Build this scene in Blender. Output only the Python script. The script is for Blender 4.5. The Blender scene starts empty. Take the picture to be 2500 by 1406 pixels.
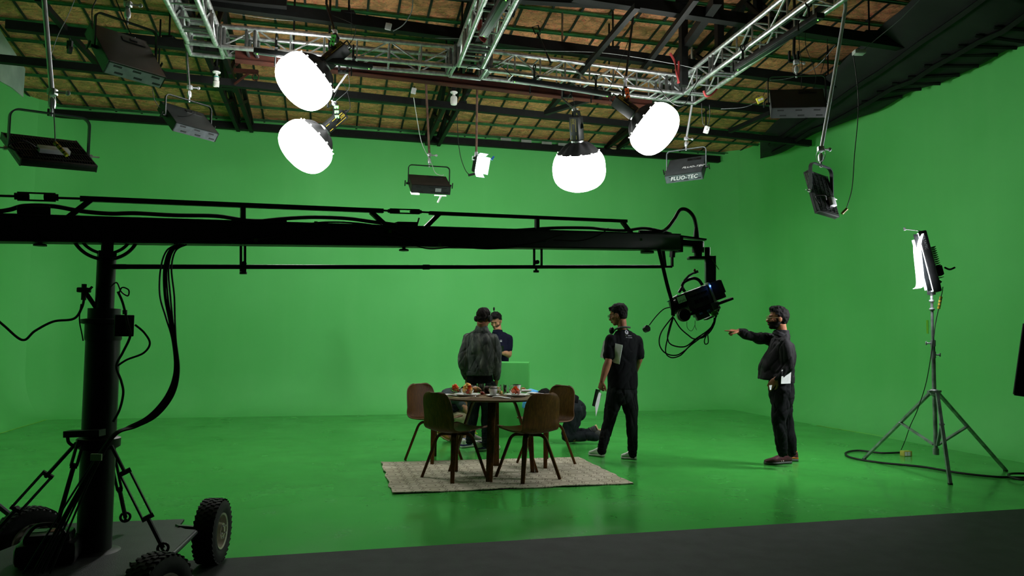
import bpy, bmesh, math, random
from math import sin, cos, pi, radians as R, atan, atan2, sqrt
from mathutils import Vector as V, Matrix, Quaternion, noise
random.seed(7)
S = bpy.context.scene
COL = S.collection

# ---------------------------------------------------------------- camera, exposure, world
FPX = 1850.0                       # focal length in pixels of a 2500 px wide frame
EYE = V((0, 0, 1.32))
PITCH = atan(122 / FPX)
ROLL = 0.0087
CAMROT = Matrix.Rotation(pi / 2 + PITCH, 3, 'X') @ Matrix.Rotation(ROLL, 3, 'Z')
cd = bpy.data.cameras.new('camera')
cam = bpy.data.objects.new('camera', cd)
COL.objects.link(cam)
cd.sensor_width = 36
cd.lens = 36 * FPX / 2500
cd.clip_start = 0.05
cd.clip_end = 100
cam.matrix_world = Matrix.Translation(EYE) @ CAMROT.to_4x4()
S.camera = cam
S.view_settings.view_transform = 'Standard'
S.view_settings.look = 'None'
S.view_settings.exposure = 0.0
S.view_settings.gamma = 1
S.view_settings.use_curve_mapping = False
S.cycles.use_denoising = True
S.cycles.max_bounces = 6
S.cycles.diffuse_bounces = 4
S.cycles.glossy_bounces = 3
S.cycles.use_adaptive_sampling = True
S.cycles.adaptive_threshold = 0.1
S.cycles.adaptive_min_samples = 16
S.cycles.transparent_max_bounces = 12
S.cycles.sample_clamp_indirect = 6
w = bpy.data.worlds.new('studio_air')
S.world = w
w.use_nodes = True
w.node_tree.nodes['Background'].inputs[0].default_value = (0.55, 0.62, 0.60, 1)
w.node_tree.nodes['Background'].inputs[1].default_value = 0.012

# strengths of the lamps (their own builders use them)
LANTERN_POWER = 26.5
FLOOD_POWER = 40.0
PANEL_POWER = 150.0
BANK_POWER = 200.0

# ---------------------------------------------------------------- where a photographed point stands
def ray(px, py):
    return (CAMROT @ V(((px - 1250) / FPX, (703 - py) / FPX, -1)))
def P(px, py, d):                  # the point d metres ahead
    r = ray(px, py)
    return EYE + r * (d / r.y)
def G(px, py, z=0.0):              # the point at height z
    r = ray(px, py)
    return EYE + r * ((z - EYE.z) / r.z)
def pl(px, py, p0, n):             # the point on a plane
    r = ray(px, py)
    return EYE + r * ((V(p0) - EYE).dot(V(n)) / r.dot(V(n)))

YAW = R(13.5)
U = V((cos(YAW), sin(YAW), 0))     # along the back wall
W_ = V((-sin(YAW), cos(YAW), 0))   # away from the camera, along the side walls
Z = V((0, 0, 1))

# ---------------------------------------------------------------- materials
def lin(c):
    return tuple((x / 255 / 12.92) if x / 255 <= 0.04045 else ((x / 255 + 0.055) / 1.055) ** 2.4 for x in c)
MATS = {}
def nodes_of(name):
    m = bpy.data.materials.new(name)
    m.use_nodes = True
    nt = m.node_tree
    return m, nt, nt.nodes['Principled BSDF']
def N(nt, kind, **kw):
    n = nt.nodes.new(kind)
    for k, v in kw.items():
        setattr(n, k, v)
    return n
def M_(nt, op, a, b=None, c=None):
    n = nt.nodes.new('ShaderNodeMath'); n.operation = op
    for i, x in enumerate((a, b, c)):
        if x is None: continue
        if isinstance(x, (int, float)): n.inputs[i].default_value = x
        else: nt.links.new(x, n.inputs[i])
    return n.outputs[0]
def mix(nt, f, a, b):
    n = nt.nodes.new('ShaderNodeMix'); n.data_type = 'RGBA'
    for s, x in (('Factor', f), ('A', a), ('B', b)):
        i = [q for q in n.inputs if q.name == s and (q.type == ('VALUE' if s == 'Factor' else 'RGBA'))][0]
        if isinstance(x, (int, float)): i.default_value = x
        elif isinstance(x, tuple): i.default_value = (*x[:3], 1)
        else: nt.links.new(x, i)
    return [q for q in n.outputs if q.type == 'RGBA'][0]
def ramp(nt, f, lo, hi):
    n = nt.nodes.new('ShaderNodeMapRange'); nt.links.new(f, n.inputs[0])
    n.inputs[1].default_value = lo; n.inputs[2].default_value = hi
    return n.outputs[0]
def tex(nt, kind='noise', scale=5, detail=3, stretch=(1, 1, 1), rot=(0, 0, 0), space='Object', **kw):
    tc = N(nt, 'ShaderNodeTexCoord'); mp = N(nt, 'ShaderNodeMapping')
    nt.links.new(tc.outputs[space], mp.inputs[0])
    mp.inputs['Scale'].default_value = stretch; mp.inputs['Rotation'].default_value = rot
    t = N(nt, {'noise': 'ShaderNodeTexNoise', 'voronoi': 'ShaderNodeTexVoronoi', 'wave': 'ShaderNodeTexWave'}[kind])
    for k, v in kw.items(): setattr(t, k, v)
    nt.links.new(mp.outputs[0], t.inputs['Vector'])
    t.inputs['Scale'].default_value = scale
    if 'Detail' in t.inputs: t.inputs['Detail'].default_value = detail
    return t
def bumpit(nt, bs, h, strength, dist=0.01):
    b = N(nt, 'ShaderNodeBump'); b.inputs['Strength'].default_value = strength; b.inputs['Distance'].default_value = dist
    nt.links.new(h, b.inputs['Height']); nt.links.new(b.outputs[0], bs.inputs['Normal'])
def mat(name, rgb, rough=0.5, metal=0.0, rgb2=None, vs=8, bump=0, bs=30, coat=0, emit=0, emit_rgb=None, trans=0, ior=1.45, spec=0.5, sheen=0, detail=4, stretch=(1, 1, 1), lo=0.35, hi=0.65, bdist=0.005):
    if name in MATS: return MATS[name]
    m, nt, b = nodes_of(name)
    c = lin(rgb)
    b.inputs['Base Color'].default_value = (*c, 1)
    b.inputs['Roughness'].default_value = rough
    b.inputs['Metallic'].default_value = metal
    b.inputs['Specular IOR Level'].default_value = spec
    b.inputs['IOR'].default_value = ior
    if coat: b.inputs['Coat Weight'].default_value = coat; b.inputs['Coat Roughness'].default_value = 0.15
    if sheen: b.inputs['Sheen Weight'].default_value = sheen
    if trans: b.inputs['Transmission Weight'].default_value = trans
    t = tex(nt, 'noise', vs, detail, stretch)
    c2 = lin(rgb2) if rgb2 else tuple(x * 0.8 for x in c)
    f = ramp(nt, t.outputs['Fac'], lo, hi)
    nt.links.new(mix(nt, f, c, c2), b.inputs['Base Color'])
    if bump:
        bumpit(nt, b, tex(nt, 'noise', bs, 4, stretch).outputs['Fac'], bump, bdist)
    if emit:
        b.inputs['Emission Color'].default_value = (*(lin(emit_rgb) if emit_rgb else c), 1)
        b.inputs['Emission Strength'].default_value = emit
    MATS[name] = m
    return m

# ---------------------------------------------------------------- mesh building
class MB:
    def __init__(s): s.v = []; s.f = []; s.m = []; s.mi = 0
    def add(s, vs, fs):
        o = len(s.v); s.v += [V(p) for p in vs]; s.f += [[i + o for i in f] for f in fs]; s.m += [s.mi] * len(fs); return s
    def box(s, c, sz, rot=None, bev=0):        # centred box; rot is a 3x3 (columns = axes)
        rot = rot if rot is not None else Matrix.Identity(3)
        hx, hy, hz = [q / 2 for q in sz]
        if bev:
            bev = min(bev, hx * .9, hy * .9, hz * .9)
            bm = bmesh.new(); bmesh.ops.create_cube(bm, size=1)
            for q in bm.verts: q.co = V((q.co.x * 2 * hx, q.co.y * 2 * hy, q.co.z * 2 * hz))
            bmesh.ops.bevel(bm, geom=bm.edges[:], offset=bev, segments=2, affect='EDGES', profile=.5)
            bm.verts.index_update()
            s.add([V(c) + rot @ q.co for q in bm.verts], [[x.index for x in f.verts] for f in bm.faces]); bm.free()
            return s
        vs = [V(c) + rot @ V((x * hx, y * hy, z * hz)) for x in (-1, 1) for y in (-1, 1) for z in (-1, 1)]
        return s.add(vs, [(0, 1, 3, 2), (4, 6, 7, 5), (0, 4, 5, 1), (2, 3, 7, 6), (0, 2, 6, 4), (1, 5, 7, 3)])
    def bar(s, a, b, w, h, up=Z, bev=0, off=(0, 0)):      # rectangular bar a-b, w sideways, h along up
        a, b = V(a), V(b); d = (b - a); L = d.length; d.normalize()
        up = V(up); sd = d.cross(up)
        if sd.length < 1e-4: sd = d.cross(V((0, 1, 0)))
        sd.normalize(); u = sd.cross(d).normalized()
        rot = Matrix((sd, d, u)).transposed()
        return s.box((a + b) / 2 + sd * off[0] + u * off[1], (w, L, h), rot, bev)
    def tube(s, pts, r, n=10, cap=True, flat=1.0, up=None, closed=False):
        pts = [V(p) for p in pts]
        if len(pts) < 2: return s
        rs = r if isinstance(r, (list, tuple)) else [r] * len(pts)
        k = len(pts); vs = []; prev = None
        for i, p in enumerate(pts):
            if closed: t = pts[(i + 1) % k] - pts[i - 1]
            else: t = pts[min(i + 1, k - 1)] - pts[max(i - 1, 0)]
            t = t.normalized() if t.length > 1e-9 else V((0, 0, 1))
            if prev is None:
                a = V(up) if up is not None else (Z if abs(t.z) < .9 else V((1, 0, 0)))
            else: a = prev
            a = a - t * a.dot(t)
            if a.length < 1e-6: a = t.orthogonal()
            a.normalize()
            prev = a; b = t.cross(a)
            for j in range(n):
                q = 2 * pi * j / n
                vs.append(p + a * (cos(q) * rs[i]) + b * (sin(q) * rs[i] * flat))
        fs = []
        for i in range(k - (0 if closed else 1)):
            i2 = (i + 1) % k
            for j in range(n):
                fs.append((i * n + j, i * n + (j + 1) % n, i2 * n + (j + 1) % n, i2 * n + j))
        if cap and not closed:
            fs.append(tuple(range(n))[::-1]); fs.append(tuple((k - 1) * n + j for j in range(n)))
        return s.add(vs, fs)
    def lathe(s, prof, c=(0, 0, 0), ax=Z, n=24, close=False, x=None):   # prof: (radius, height)
        ax = V(ax).normalized(); a = V(x) if x is not None else ax.orthogonal(); a = (a - ax * a.dot(ax)).normalized(); b = ax.cross(a); c = V(c)
        vs = []; fs = []
        for r, h in prof:
            for j in range(n):
                q = 2 * pi * j / n; vs.append(c + ax * h + (a * cos(q) + b * sin(q)) * r)
        k = len(prof)
        for i in range(k - (0 if close else 1)):
            i2 = (i + 1) % k
            for j in range(n): fs.append((i * n + j, i * n + (j + 1) % n, i2 * n + (j + 1) % n, i2 * n + j))
        if not close:
            if prof[0][0] > 1e-5: fs.append(tuple(range(n))[::-1])
            if prof[-1][0] > 1e-5: fs.append(tuple((k - 1) * n + j for j in range(n)))
        return s.add(vs, fs)
    def cyl(s, a, b, r, n=16, r2=None):
        a, b = V(a), V(b); r2 = r if r2 is None else r2
        return s.lathe([(r, 0), (r2, (b - a).length)], a, b - a, n)
    def ell(s, c, rad, rot=None, n=16, m=10):
        rot = rot if rot is not None else Matrix.Identity(3)
        vs = [V(c) + rot @ V((0, 0, -rad[2]))]; fs = []
        for i in range(1, m):
            t = -pi / 2 + pi * i / m
            for j in range(n):
                q = 2 * pi * j / n
                vs.append(V(c) + rot @ V((rad[0] * cos(t) * cos(q), rad[1] * cos(t) * sin(q), rad[2] * sin(t))))
        vs.append(V(c) + rot @ V((0, 0, rad[2])))
        for j in range(n):
            fs.append((0, 1 + (j + 1) % n, 1 + j))
            e = 1 + (m - 2) * n; fs.append((len(vs) - 1, e + j, e + (j + 1) % n))
        for i in range(m - 2):
            for j in range(n):
                a = 1 + i * n; b = a + n
                fs.append((a + j, a + (j + 1) % n, b + (j + 1) % n, b + j))
        return s.add(vs, fs)
    def ring(s, c, ax, Rr, r, n=24, m=8, a0=0, a1=2 * pi, x=None):
        ax = V(ax).normalized(); a = V(x) if x is not None else ax.orthogonal(); a = (a - ax * a.dot(ax)).normalized(); b = ax.cross(a); c = V(c)
        full = abs(a1 - a0 - 2 * pi) < 1e-6
        pts = [c + (a * cos(a0 + (a1 - a0) * i / n) + b * sin(a0 + (a1 - a0) * i / n)) * Rr for i in range(n + (0 if full else 1))]
        return s.tube(pts, r, m, closed=full)
    def prism(s, poly, h, c=(0, 0, 0), rot=None):      # poly in local xy, extruded +z by h
        rot = rot if rot is not None else Matrix.Identity(3); k = len(poly); c = V(c)
        vs = [c + rot @ V((x, y, z)) for z in (0, h) for x, y in poly]
        fs = [tuple(range(k))[::-1], tuple(range(k, 2 * k))] + [(i, (i + 1) % k, k + (i + 1) % k, k + i) for i in range(k)]
        return s.add(vs, fs)
    def loft(s, rings, cap=True):
        n = len(rings[0]); vs = [p for r in rings for p in r]; fs = []
        for i in range(len(rings) - 1):
            for j in range(n): fs.append((i * n + j, i * n + (j + 1) % n, (i + 1) * n + (j + 1) % n, (i + 1) * n + j))
        if cap: fs += [tuple(range(n))[::-1], tuple((len(rings) - 1) * n + j for j in range(n))]
        return s.add(vs, fs)
    def sheet(s, fn, nu, nv, t=0.0):        # fn(a,b)->point; thickness t along the normal
        g = [[V(fn(i / nu, j / nv)) for j in range(nv + 1)] for i in range(nu + 1)]
        top = [g[i][j] for i in range(nu + 1) for j in range(nv + 1)]
        q = nv + 1; fs = [(i * q + j, (i + 1) * q + j, (i + 1) * q + j + 1, i * q + j + 1) for i in range(nu) for j in range(nv)]
        if not t: return s.add(top, fs)
        nr = []
        for i in range(nu + 1):
            for j in range(nv + 1):
                a = g[min(i + 1, nu)][j] - g[max(i - 1, 0)][j]; b = g[i][min(j + 1, nv)] - g[i][max(j - 1, 0)]
                nr.append(a.cross(b).normalized())
        o = len(top); bot = [p - k * t for p, k in zip(top, nr)]
        f2 = [tuple(x + o for x in f[::-1]) for f in fs]
        sd = []
        for i in range(nu): sd += [(i * q, i * q + o, (i + 1) * q + o, (i + 1) * q), (i * q + nv, (i + 1) * q + nv, (i + 1) * q + nv + o, i * q + nv + o)]
        for j in range(nv): sd += [(j, j + 1, j + 1 + o, j + o), (nu * q + j, nu * q + j + o, nu * q + j + 1 + o, nu * q + j + 1)]
        return s.add(top + bot, fs + f2 + sd)
    def move(s, M): s.v = [M @ p for p in s.v]; return s

FR = {}
def world_of(o): return FR.get(o.name, Matrix.Identity(4)) if o else Matrix.Identity(4)
def mesh_of(name, mb, m, inv, smooth=35):
    me = bpy.data.meshes.new(name)
    me.from_pydata([tuple(inv @ p) for p in mb.v], [], mb.f)
    ms = m if isinstance(m, (list, tuple)) else [m]
    for x in ms: me.materials.append(x)
    if any(mb.m): me.polygons.foreach_set('material_index', mb.m)
    bm = bmesh.new(); bm.from_mesh(me); bmesh.ops.recalc_face_normals(bm, faces=bm.faces[:]); bm.to_mesh(me); bm.free()
    me.polygons.foreach_set('use_smooth', [smooth > 0] * len(me.polygons))
    if 0 < smooth < 180: me.set_sharp_from_angle(angle=R(smooth))
    me.update()
    return me
def tag(o, label, cat=None, group=None, kind=None):
    if label: o['label'] = label
    if cat: o['category'] = cat
    if group: o['group'] = group
    if kind: o['kind'] = kind
    return o
def thing(name, label, cat, loc=(0, 0, 0), group=None, rot=0.0):
    o = bpy.data.objects.new(name, None); COL.objects.link(o)
    o.empty_display_size = .1; o.location = loc; o.rotation_euler = (0, 0, rot)
    FR[o.name] = Matrix.Translation(V(loc)) @ Matrix.Rotation(rot, 4, 'Z')
    return tag(o, label, cat, group)
def part(name, mb, m, parent, label=None, smooth=35, kind=None):       # vertices given in world space
    o = bpy.data.objects.new(name, mesh_of(name, mb, m, world_of(parent).inverted(), smooth)); COL.objects.link(o)
    o.parent = parent; FR[o.name] = world_of(parent)
    if label: o['label'] = label
    if kind: o['kind'] = kind
    return o
def solo(name, mb, m, label, cat, group=None, smooth=35, kind=None):
    lo = V([min(p[i] for p in mb.v) for i in range(3)]); hi = V([max(p[i] for p in mb.v) for i in range(3)])
    c = V(((lo.x + hi.x) / 2, (lo.y + hi.y) / 2, lo.z))
    T = Matrix.Translation(c)
    o = bpy.data.objects.new(name, mesh_of(name, mb, m, T.inverted(), smooth)); COL.objects.link(o)
    o.location = c; FR[o.name] = T
    return tag(o, label, cat, group, kind)
def struct(name, mb, m, smooth=35):
    return solo(name, mb, m, None, None, None, smooth, 'structure')
def dup(root, M, label=None, group=None):
    def cp(o, par):
        c = o.copy(); COL.objects.link(c); c.parent = par
        for k in [x for x in bpy.data.objects if x.parent == o]: cp(k, c)
        return c
    r = cp(root, None); r.matrix_world = M
    FR[r.name] = M
    if label: r['label'] = label
    if group: r['group'] = group
    return r
def fuse(mb, voxel, smooth=2):           # one continuous skin out of overlapping forms
    me = bpy.data.meshes.new('t'); me.from_pydata([tuple(p) for p in mb.v], [], mb.f)
    bm = bmesh.new(); bm.from_mesh(me); bmesh.ops.recalc_face_normals(bm, faces=bm.faces[:]); bm.to_mesh(me); bm.free()
    o = bpy.data.objects.new('t', me); COL.objects.link(o)
    m = o.modifiers.new('r', 'REMESH'); m.mode = 'VOXEL'; m.voxel_size = voxel
    if smooth:
        q = o.modifiers.new('s', 'SMOOTH'); q.factor = .5; q.iterations = smooth
    dg = bpy.context.evaluated_depsgraph_get(); ev = o.evaluated_get(dg); em = ev.to_mesh()
    r = MB(); r.v = [v.co.copy() for v in em.vertices]; r.f = [list(p.vertices) for p in em.polygons]; r.m = [0] * len(r.f)
    ev.to_mesh_clear(); bpy.data.objects.remove(o); bpy.data.meshes.remove(me)
    return r
def curve(pts, n=8, closed=False):       # Catmull-Rom through the points
    pts = [V(p) for p in pts]; out = []
    k = len(pts)
    for i in range(k if closed else k - 1):
        if closed: p0, p1, p2, p3 = pts[i - 1], pts[i], pts[(i + 1) % k], pts[(i + 2) % k]
        else: p0, p1, p2, p3 = pts[max(i - 1, 0)], pts[i], pts[i + 1], pts[min(i + 2, k - 1)]
        for j in range(n):
            t = j / n
            out.append(.5 * ((2 * p1) + (p2 - p0) * t + (2 * p0 - 5 * p1 + 4 * p2 - p3) * t * t + (3 * p1 - p0 - 3 * p2 + p3) * t ** 3))
    if not closed: out.append(pts[-1])
    return out
def pcurve(pp, n=8): return curve([P(*q) for q in pp], n)
def text_mesh(txt, size, depth=0.002, c=(0, 0, 0), rot=None, shear=0.0):
    cu = bpy.data.curves.new('t', 'FONT'); cu.body = txt; cu.size = size; cu.extrude = depth / 2; cu.align_x = 'CENTER'; cu.align_y = 'CENTER'; cu.shear = shear; cu.resolution_u = 3
    o = bpy.data.objects.new('t', cu); COL.objects.link(o)
    dg = bpy.context.evaluated_depsgraph_get(); em = o.evaluated_get(dg).to_mesh()
    r = MB(); rot = rot if rot is not None else Matrix.Identity(3)
    r.v = [V(c) + rot @ v.co for v in em.vertices]; r.f = [list(p.vertices) for p in em.polygons]; r.m = [0] * len(r.f)
    o.evaluated_get(dg).to_mesh_clear(); bpy.data.objects.remove(o); bpy.data.curves.remove(cu)
    return r
def axes(a, b, c): return Matrix((V(a), V(b), V(c))).transposed()
def basis(z, x=None):
    z = V(z).normalized(); x = V(x) if x is not None else z.orthogonal(); x = (x - z * x.dot(z)).normalized()
    return axes(x, z.cross(x), z)
# ================================================================ the studio: cyclorama, floor, roof
def green_mat(name, rough, floor=False):
    m, nt, b = nodes_of(name)
    c1, c2 = (lin((105, 203, 114)), lin((96, 196, 104)))
    if floor: c1, c2 = lin((68, 162, 70)), lin((58, 150, 60))
    if 'box' in name: c1, c2 = lin((84, 182, 92)), lin((76, 172, 82))  # box green darker than the wall's: weaker light on it put into the colour
    f = ramp(nt, tex(nt, 'noise', .7, 3).outputs['Fac'], .3, .7)
    col = mix(nt, f, c1, c2)
    f2 = ramp(nt, tex(nt, 'noise', 3, 5, (1, 1, .12)).outputs['Fac'], .5, .75)     # roller marks
    col = mix(nt, M_(nt, 'MULTIPLY', f2, .35), col, lin((112, 206, 118)) if not floor else lin((70, 158, 76)))
    if floor:
        f3 = ramp(nt, tex(nt, 'noise', 26, 6, (1, .25, 1), (0, 0, .3)).outputs['Fac'], .66, .74)   # scuffs and tyre marks
        col = mix(nt, M_(nt, 'MULTIPLY', f3, .3), col, lin((48, 104, 52)))
        f5 = ramp(nt, tex(nt, 'noise', 1.3, 5).outputs['Fac'], .45, .7)
        col = mix(nt, M_(nt, 'MULTIPLY', f5, .25), col, lin((54, 142, 60)))
        f4 = tex(nt, 'noise', 2.2, 5).outputs['Fac']
        rr = M_(nt, 'ADD', M_(nt, 'MULTIPLY', ramp(nt, f4, .3, .7), .16), .13)
        nt.links.new(rr, b.inputs['Roughness'])
        bumpit(nt, b, tex(nt, 'noise', 3.5, 3, (1, 1, 1)).outputs['Fac'], .10, .01)
        b.inputs['Specular IOR Level'].default_value = .5
    else:
        b.inputs['Roughness'].default_value = rough
        bumpit(nt, b, tex(nt, 'noise', 5, 5).outputs['Fac'], .12, .02)
        b.inputs['Specular IOR Level'].default_value = .25
    nt.links.new(col, b.inputs['Base Color'])
    return m
green_wall = green_mat('green_wall_paint', .8)
green_floor = green_mat('green_floor_paint', .2, True)

RC = .75                                   # radius of the cove
_b0 = G(1560, 1003); _l0 = G(0, 1058); _r0 = G(2210, 1077)
def cross2(p, d, q, e):                    # p + t d meets q + s e
    k = d.x * e.y - d.y * e.x
    t = ((q.x - p.x) * e.y - (q.y - p.y) * e.x) / k
    return p + d * t
TL = cross2(_b0, U, _l0, W_); TR = cross2(_b0, U, _r0, W_)
WALL_TOP = 5.9
WALL_P = _b0 + W_ * RC                     # a point on the upright of the back wall
def cove_profile():
    pr = [(RC * sin(a), RC * (1 - cos(a))) for a in [pi / 2 * i / 14 for i in range(15)]]
    return pr + [(RC, RC + (WALL_TOP - RC) * i / 10) for i in range(1, 11)]
def sweep(path):                           # path: (point, outward normal)
    pr = cove_profile(); mb = MB()
    g = [[p + n * o + Z * z for o, z in pr] for p, n in path]
    k = len(pr)
    mb.add([q for r in g for q in r], [(i * k + j, (i + 1) * k + j, (i + 1) * k + j + 1, i * k + j + 1) for i in range(len(path) - 1) for j in range(k - 1)])
    return mb
def nrm(a): return (U * cos(a) + W_ * sin(a))
r0 = .12
cl = TL + U * r0 - W_ * r0; cr = TR - U * r0 - W_ * r0
arcL = [(cl + nrm(pi - pi / 2 * i / 12) * r0, nrm(pi - pi / 2 * i / 12)) for i in range(13)]
arcR = [(cr + nrm(pi / 2 - pi / 2 * i / 12) * r0, nrm(pi / 2 - pi / 2 * i / 12)) for i in range(13)]
def lerp_path(a, b, n, k): return [(a + (b - a) * i / k, n) for i in range(k + 1)]
struct('wall_left', sweep([(TL - W_ * (r0 + 11.5 - 11.5 * i / 30), -U) for i in range(31)] + arcL[1:7]), green_wall, 180)
struct('wall_back', sweep(arcL[6:] + lerp_path(arcL[-1][0], arcR[0][0], W_, 40)[1:] + arcR[1:7]), green_wall, 180)
struct('wall_right', sweep(arcR[6:] + [(TR - W_ * (r0 + 11.5 * i / 30), U) for i in range(1, 31)]), green_wall, 180)
# floor: painted sheet up to the front line, dark floor before it
FA, FB = G(560, 1362), G(2500, 1242)
fd = (FB - FA).normalized()
E0 = cross2(FA, fd, TL, W_); E1 = cross2(FA, fd, TR, W_)
flo = MB(); flo.add([E0, E1, TR, TL], [(0, 1, 2, 3)])
bm = bmesh.new()
struct('floor_green', flo, green_floor, 0)
conc, nt, b = nodes_of('dark_floor')
f = ramp(nt, tex(nt, 'noise', 6, 6).outputs['Fac'], .35, .7)
c = mix(nt, f, lin((34, 37, 37)), lin((46, 50, 49)))
f = ramp(nt, tex(nt, 'noise', 90, 3).outputs['Fac'], .66, .72)
c = mix(nt, M_(nt, 'MULTIPLY', f, .5), c, lin((74, 80, 76)))
nt.links.new(c, b.inputs['Base Color']); b.inputs['Roughness'].default_value = .75; b.inputs['Specular IOR Level'].default_value = .3
bumpit(nt, b, tex(nt, 'noise', 120, 4).outputs['Fac'], .3, .003)
fr = MB(); q0, q1 = E0 - fd * .9, E1 + fd * .9
fr.add([q0, q1, q1 - W_ * 9, q0 - W_ * 9], [(0, 1, 2, 3)])
struct('floor_front', fr, conc, 0)
# thin strips of yellow tape where the flat floor ends
tape = mat('yellow_tape', (140, 214, 84), .8, spec=.1)
t1 = MB(); t1.bar(_l0 - W_ * .5 + Z * .002, TL + Z * .002, .018, .002)
struct('trim_1', t1, tape, 0)
t2 = MB(); t2.bar(G(1450, 1004) + Z * .003, G(1780, 997) + Z * .003, .02, .002); struct('trim_2', t2, tape, 0)
t3 = MB(); t3.bar(G(1995, 1039) + Z * .003, G(2470, 1117) + Z * .003, .02, .002); struct('trim_3', t3, tape, 0)

# ---- roof: sloping insulation held by green purlins and dark straps
s_top = pl(900, 318, WALL_P, W_)           # where the roof meets the back wall
ROOF_Z = s_top.z + .02
SL = .135
def roof_z(p): return ROOF_Z + SL * (WALL_P - V(p)).dot(W_)
def on_roof(x, t, dz=0):                   # x along the wall, t towards the camera
    p = WALL_P + U * x - W_ * t
    return V((p.x, p.y, ROOF_Z + SL * t + dz))
ins, nt, b = nodes_of('insulation_batts')
f1 = tex(nt, 'noise', 3.2, 8, (1, 1.6, 1), Distortion=None) if False else tex(nt, 'noise', 3.2, 8, (1, 1.6, 1))
f1.inputs['Distortion'].default_value = 2.2
fa = ramp(nt, f1.outputs['Fac'], .42, .58)
c = mix(nt, fa, lin((234, 164, 116)), lin((184, 134, 90)))
f2 = tex(nt, 'noise', 4.5, 5, (1, 1.8, 1)); f2.inputs['Distortion'].default_value = 4.0
c = mix(nt, M_(nt, 'MULTIPLY', ramp(nt, f2.outputs['Fac'], .52, .66), .75), c, lin((234, 122, 98)))
f3 = tex(nt, 'noise', 11, 4, (1, 1.8, 1)); f3.inputs['Distortion'].default_value = 3.5
c = mix(nt, M_(nt, 'MULTIPLY', ramp(nt, f3.outputs['Fac'], .54, .64), .7), c, lin((104, 80, 52)))
nt.links.new(c, b.inputs['Base Color']); b.inputs['Roughness'].default_value = .8
bumpit(nt, b, f1.outputs['Fac'], .7, .06)
WX0 = (TL - WALL_P).dot(U) - RC - .05; WX1 = (TR - WALL_P).dot(U) + RC + .3
rf = MB()
def rfn(a, c_):
    x = WX0 + (WX1 - WX0) * a; t = -.4 + 13 * c_
    # the batts sag a little between purlins
    return on_roof(x, t, .035 - .03 * abs(sin(pi * (t - .12) / .54)) - .012 * abs(sin(pi * x / .40)))
rf.sheet(rfn, 90, 120)
struct('ceiling', rf, ins, 180)
pur = mat('green_purlin_paint', (46, 112, 60), .5, rgb2=(34, 84, 46))
strap = mat('dark_strap', (30, 34, 30), .7)
steel = mat('black_steel', (11, 13, 12), .6, spec=.25, rgb2=(17, 19, 18), vs=14, bump=.1)
for i in range(16):
    t = .12 + .54 * i
    mb = MB(); a, c_ = on_roof(WX0, t, -.015), on_roof(WX1, t, -.015)
    mb.bar(a, c_, .032, .016); mb.bar(a + W_ * .02 - Z * .012, c_ + W_ * .02 - Z * .012, .006, .03)
    struct('ceiling_beam', mb, pur, 0)
k = 0; x = WX0 + .2
while x < WX1:
    mb = MB(); mb.bar(on_roof(x, -.2, -.008), on_roof(x, 9, -.008), .03, .012, up=Z); struct('ceiling_strip', mb, strap, 0)
    x += .40
# beam along the top of the back wall with its torn cover strip
mb = MB(); mb.bar(on_roof(WX0, .12, -.16), on_roof(WX1 - .9, .12, -.16), .1, .12); struct('trim_4', mb, steel, 0)
pat = mat('grey_tape_patch', (150, 155, 150), .7)
mb = MB()
for px in (1235, 1285, 1335, 1375):
    c = pl(px, 340 + (px - 1235) * .09, WALL_P - W_ * .19, W_); mb.box(c, (.2, .004, .05), axes(U, W_, Z))
struct('trim_5', mb, pat, 0)

# ---- three roof trusses running away to the back wall
def roof_truss(px, py):
    h = pl(px, py, WALL_P - W_ * .12, W_); x = (h - WALL_P).dot(U); zb = h.z
    r = thing('roof_truss', None, None, (h.x, h.y, h.z)); r['kind'] = 'structure'; del_cat = r
    def q(t, z, o=0): p = WALL_P + U * (x + o) - W_ * t; return V((p.x, p.y, z))
    def top(t, o=0): return q(t, ROOF_Z + SL * t - .10, o)
    for o in (-.11, .11):
        mb = MB(); mb.bar(q(.12, zb, o), q(9.5, zb + .10, o), .06, .07); part('bottom_chord', mb, steel, r, smooth=0)
        mb = MB(); mb.bar(top(.05, o), top(9.5, o), .06, .07); part('top_chord', mb, steel, r, smooth=0)
        t = .35; k = 0
        while t < 9:
            mb = MB()
            if k % 2 == 0: mb.bar(q(t, zb, o), top(t + .7, o), .05, .05)
            else: mb.bar(top(t, o), q(t + .7, zb, o), .05, .05)
            part('web', mb, steel, r, smooth=0); t += .7; k += 1
    mb = MB()
    for t in (.15, 2.4, 4.8, 7.2): mb.bar(q(t, zb, -.14), q(t, zb, .14), .12, .012)
    part('plate', mb, steel, r, smooth=0)
roof_truss(598, 318); roof_truss(1056, 352); roof_truss(1492, 362)

# ---- pipes and beams of the rigging grid, hung level under the roof
def pipe(a, b_, z, r, name, lab, cat, m=steel, sq=True, hang=3):
    A, B = G(*a, z), G(*b_, z); root = thing(name, lab, cat, tuple(A), 'rigging pipes under the roof')
    mb = MB()
    if sq: mb.bar(A, B, r * 2, r * 2.2)
    else: mb.tube([A, B], r, 12)
    part('pipe', mb, m, root, smooth=35 if not sq else 0)
    for i in range(hang):
        p = A + (B - A) * ((i + .5) / hang); zt = max(roof_z(p) - .03, p.z + .12)
        q = MB(); q.tube([p + Z * r, V((p.x, p.y, zt))], .012, 8); q.box(p + Z * (r + .02), (r * 2.6, r * 2.6, .03)); part('hanger', q, m, root)
    return root
pipe((16, 62), (1885, 272), 4.95, .05, 'rigging_pipe', 'long black square pipe above the fluorescent banks, second from the back wall', 'pipe')
pipe((-60, 138), (1978, 350), 4.75, .045, 'rigging_pipe', 'long black pipe crossing low under the roof just before the back wall', 'pipe')
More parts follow.
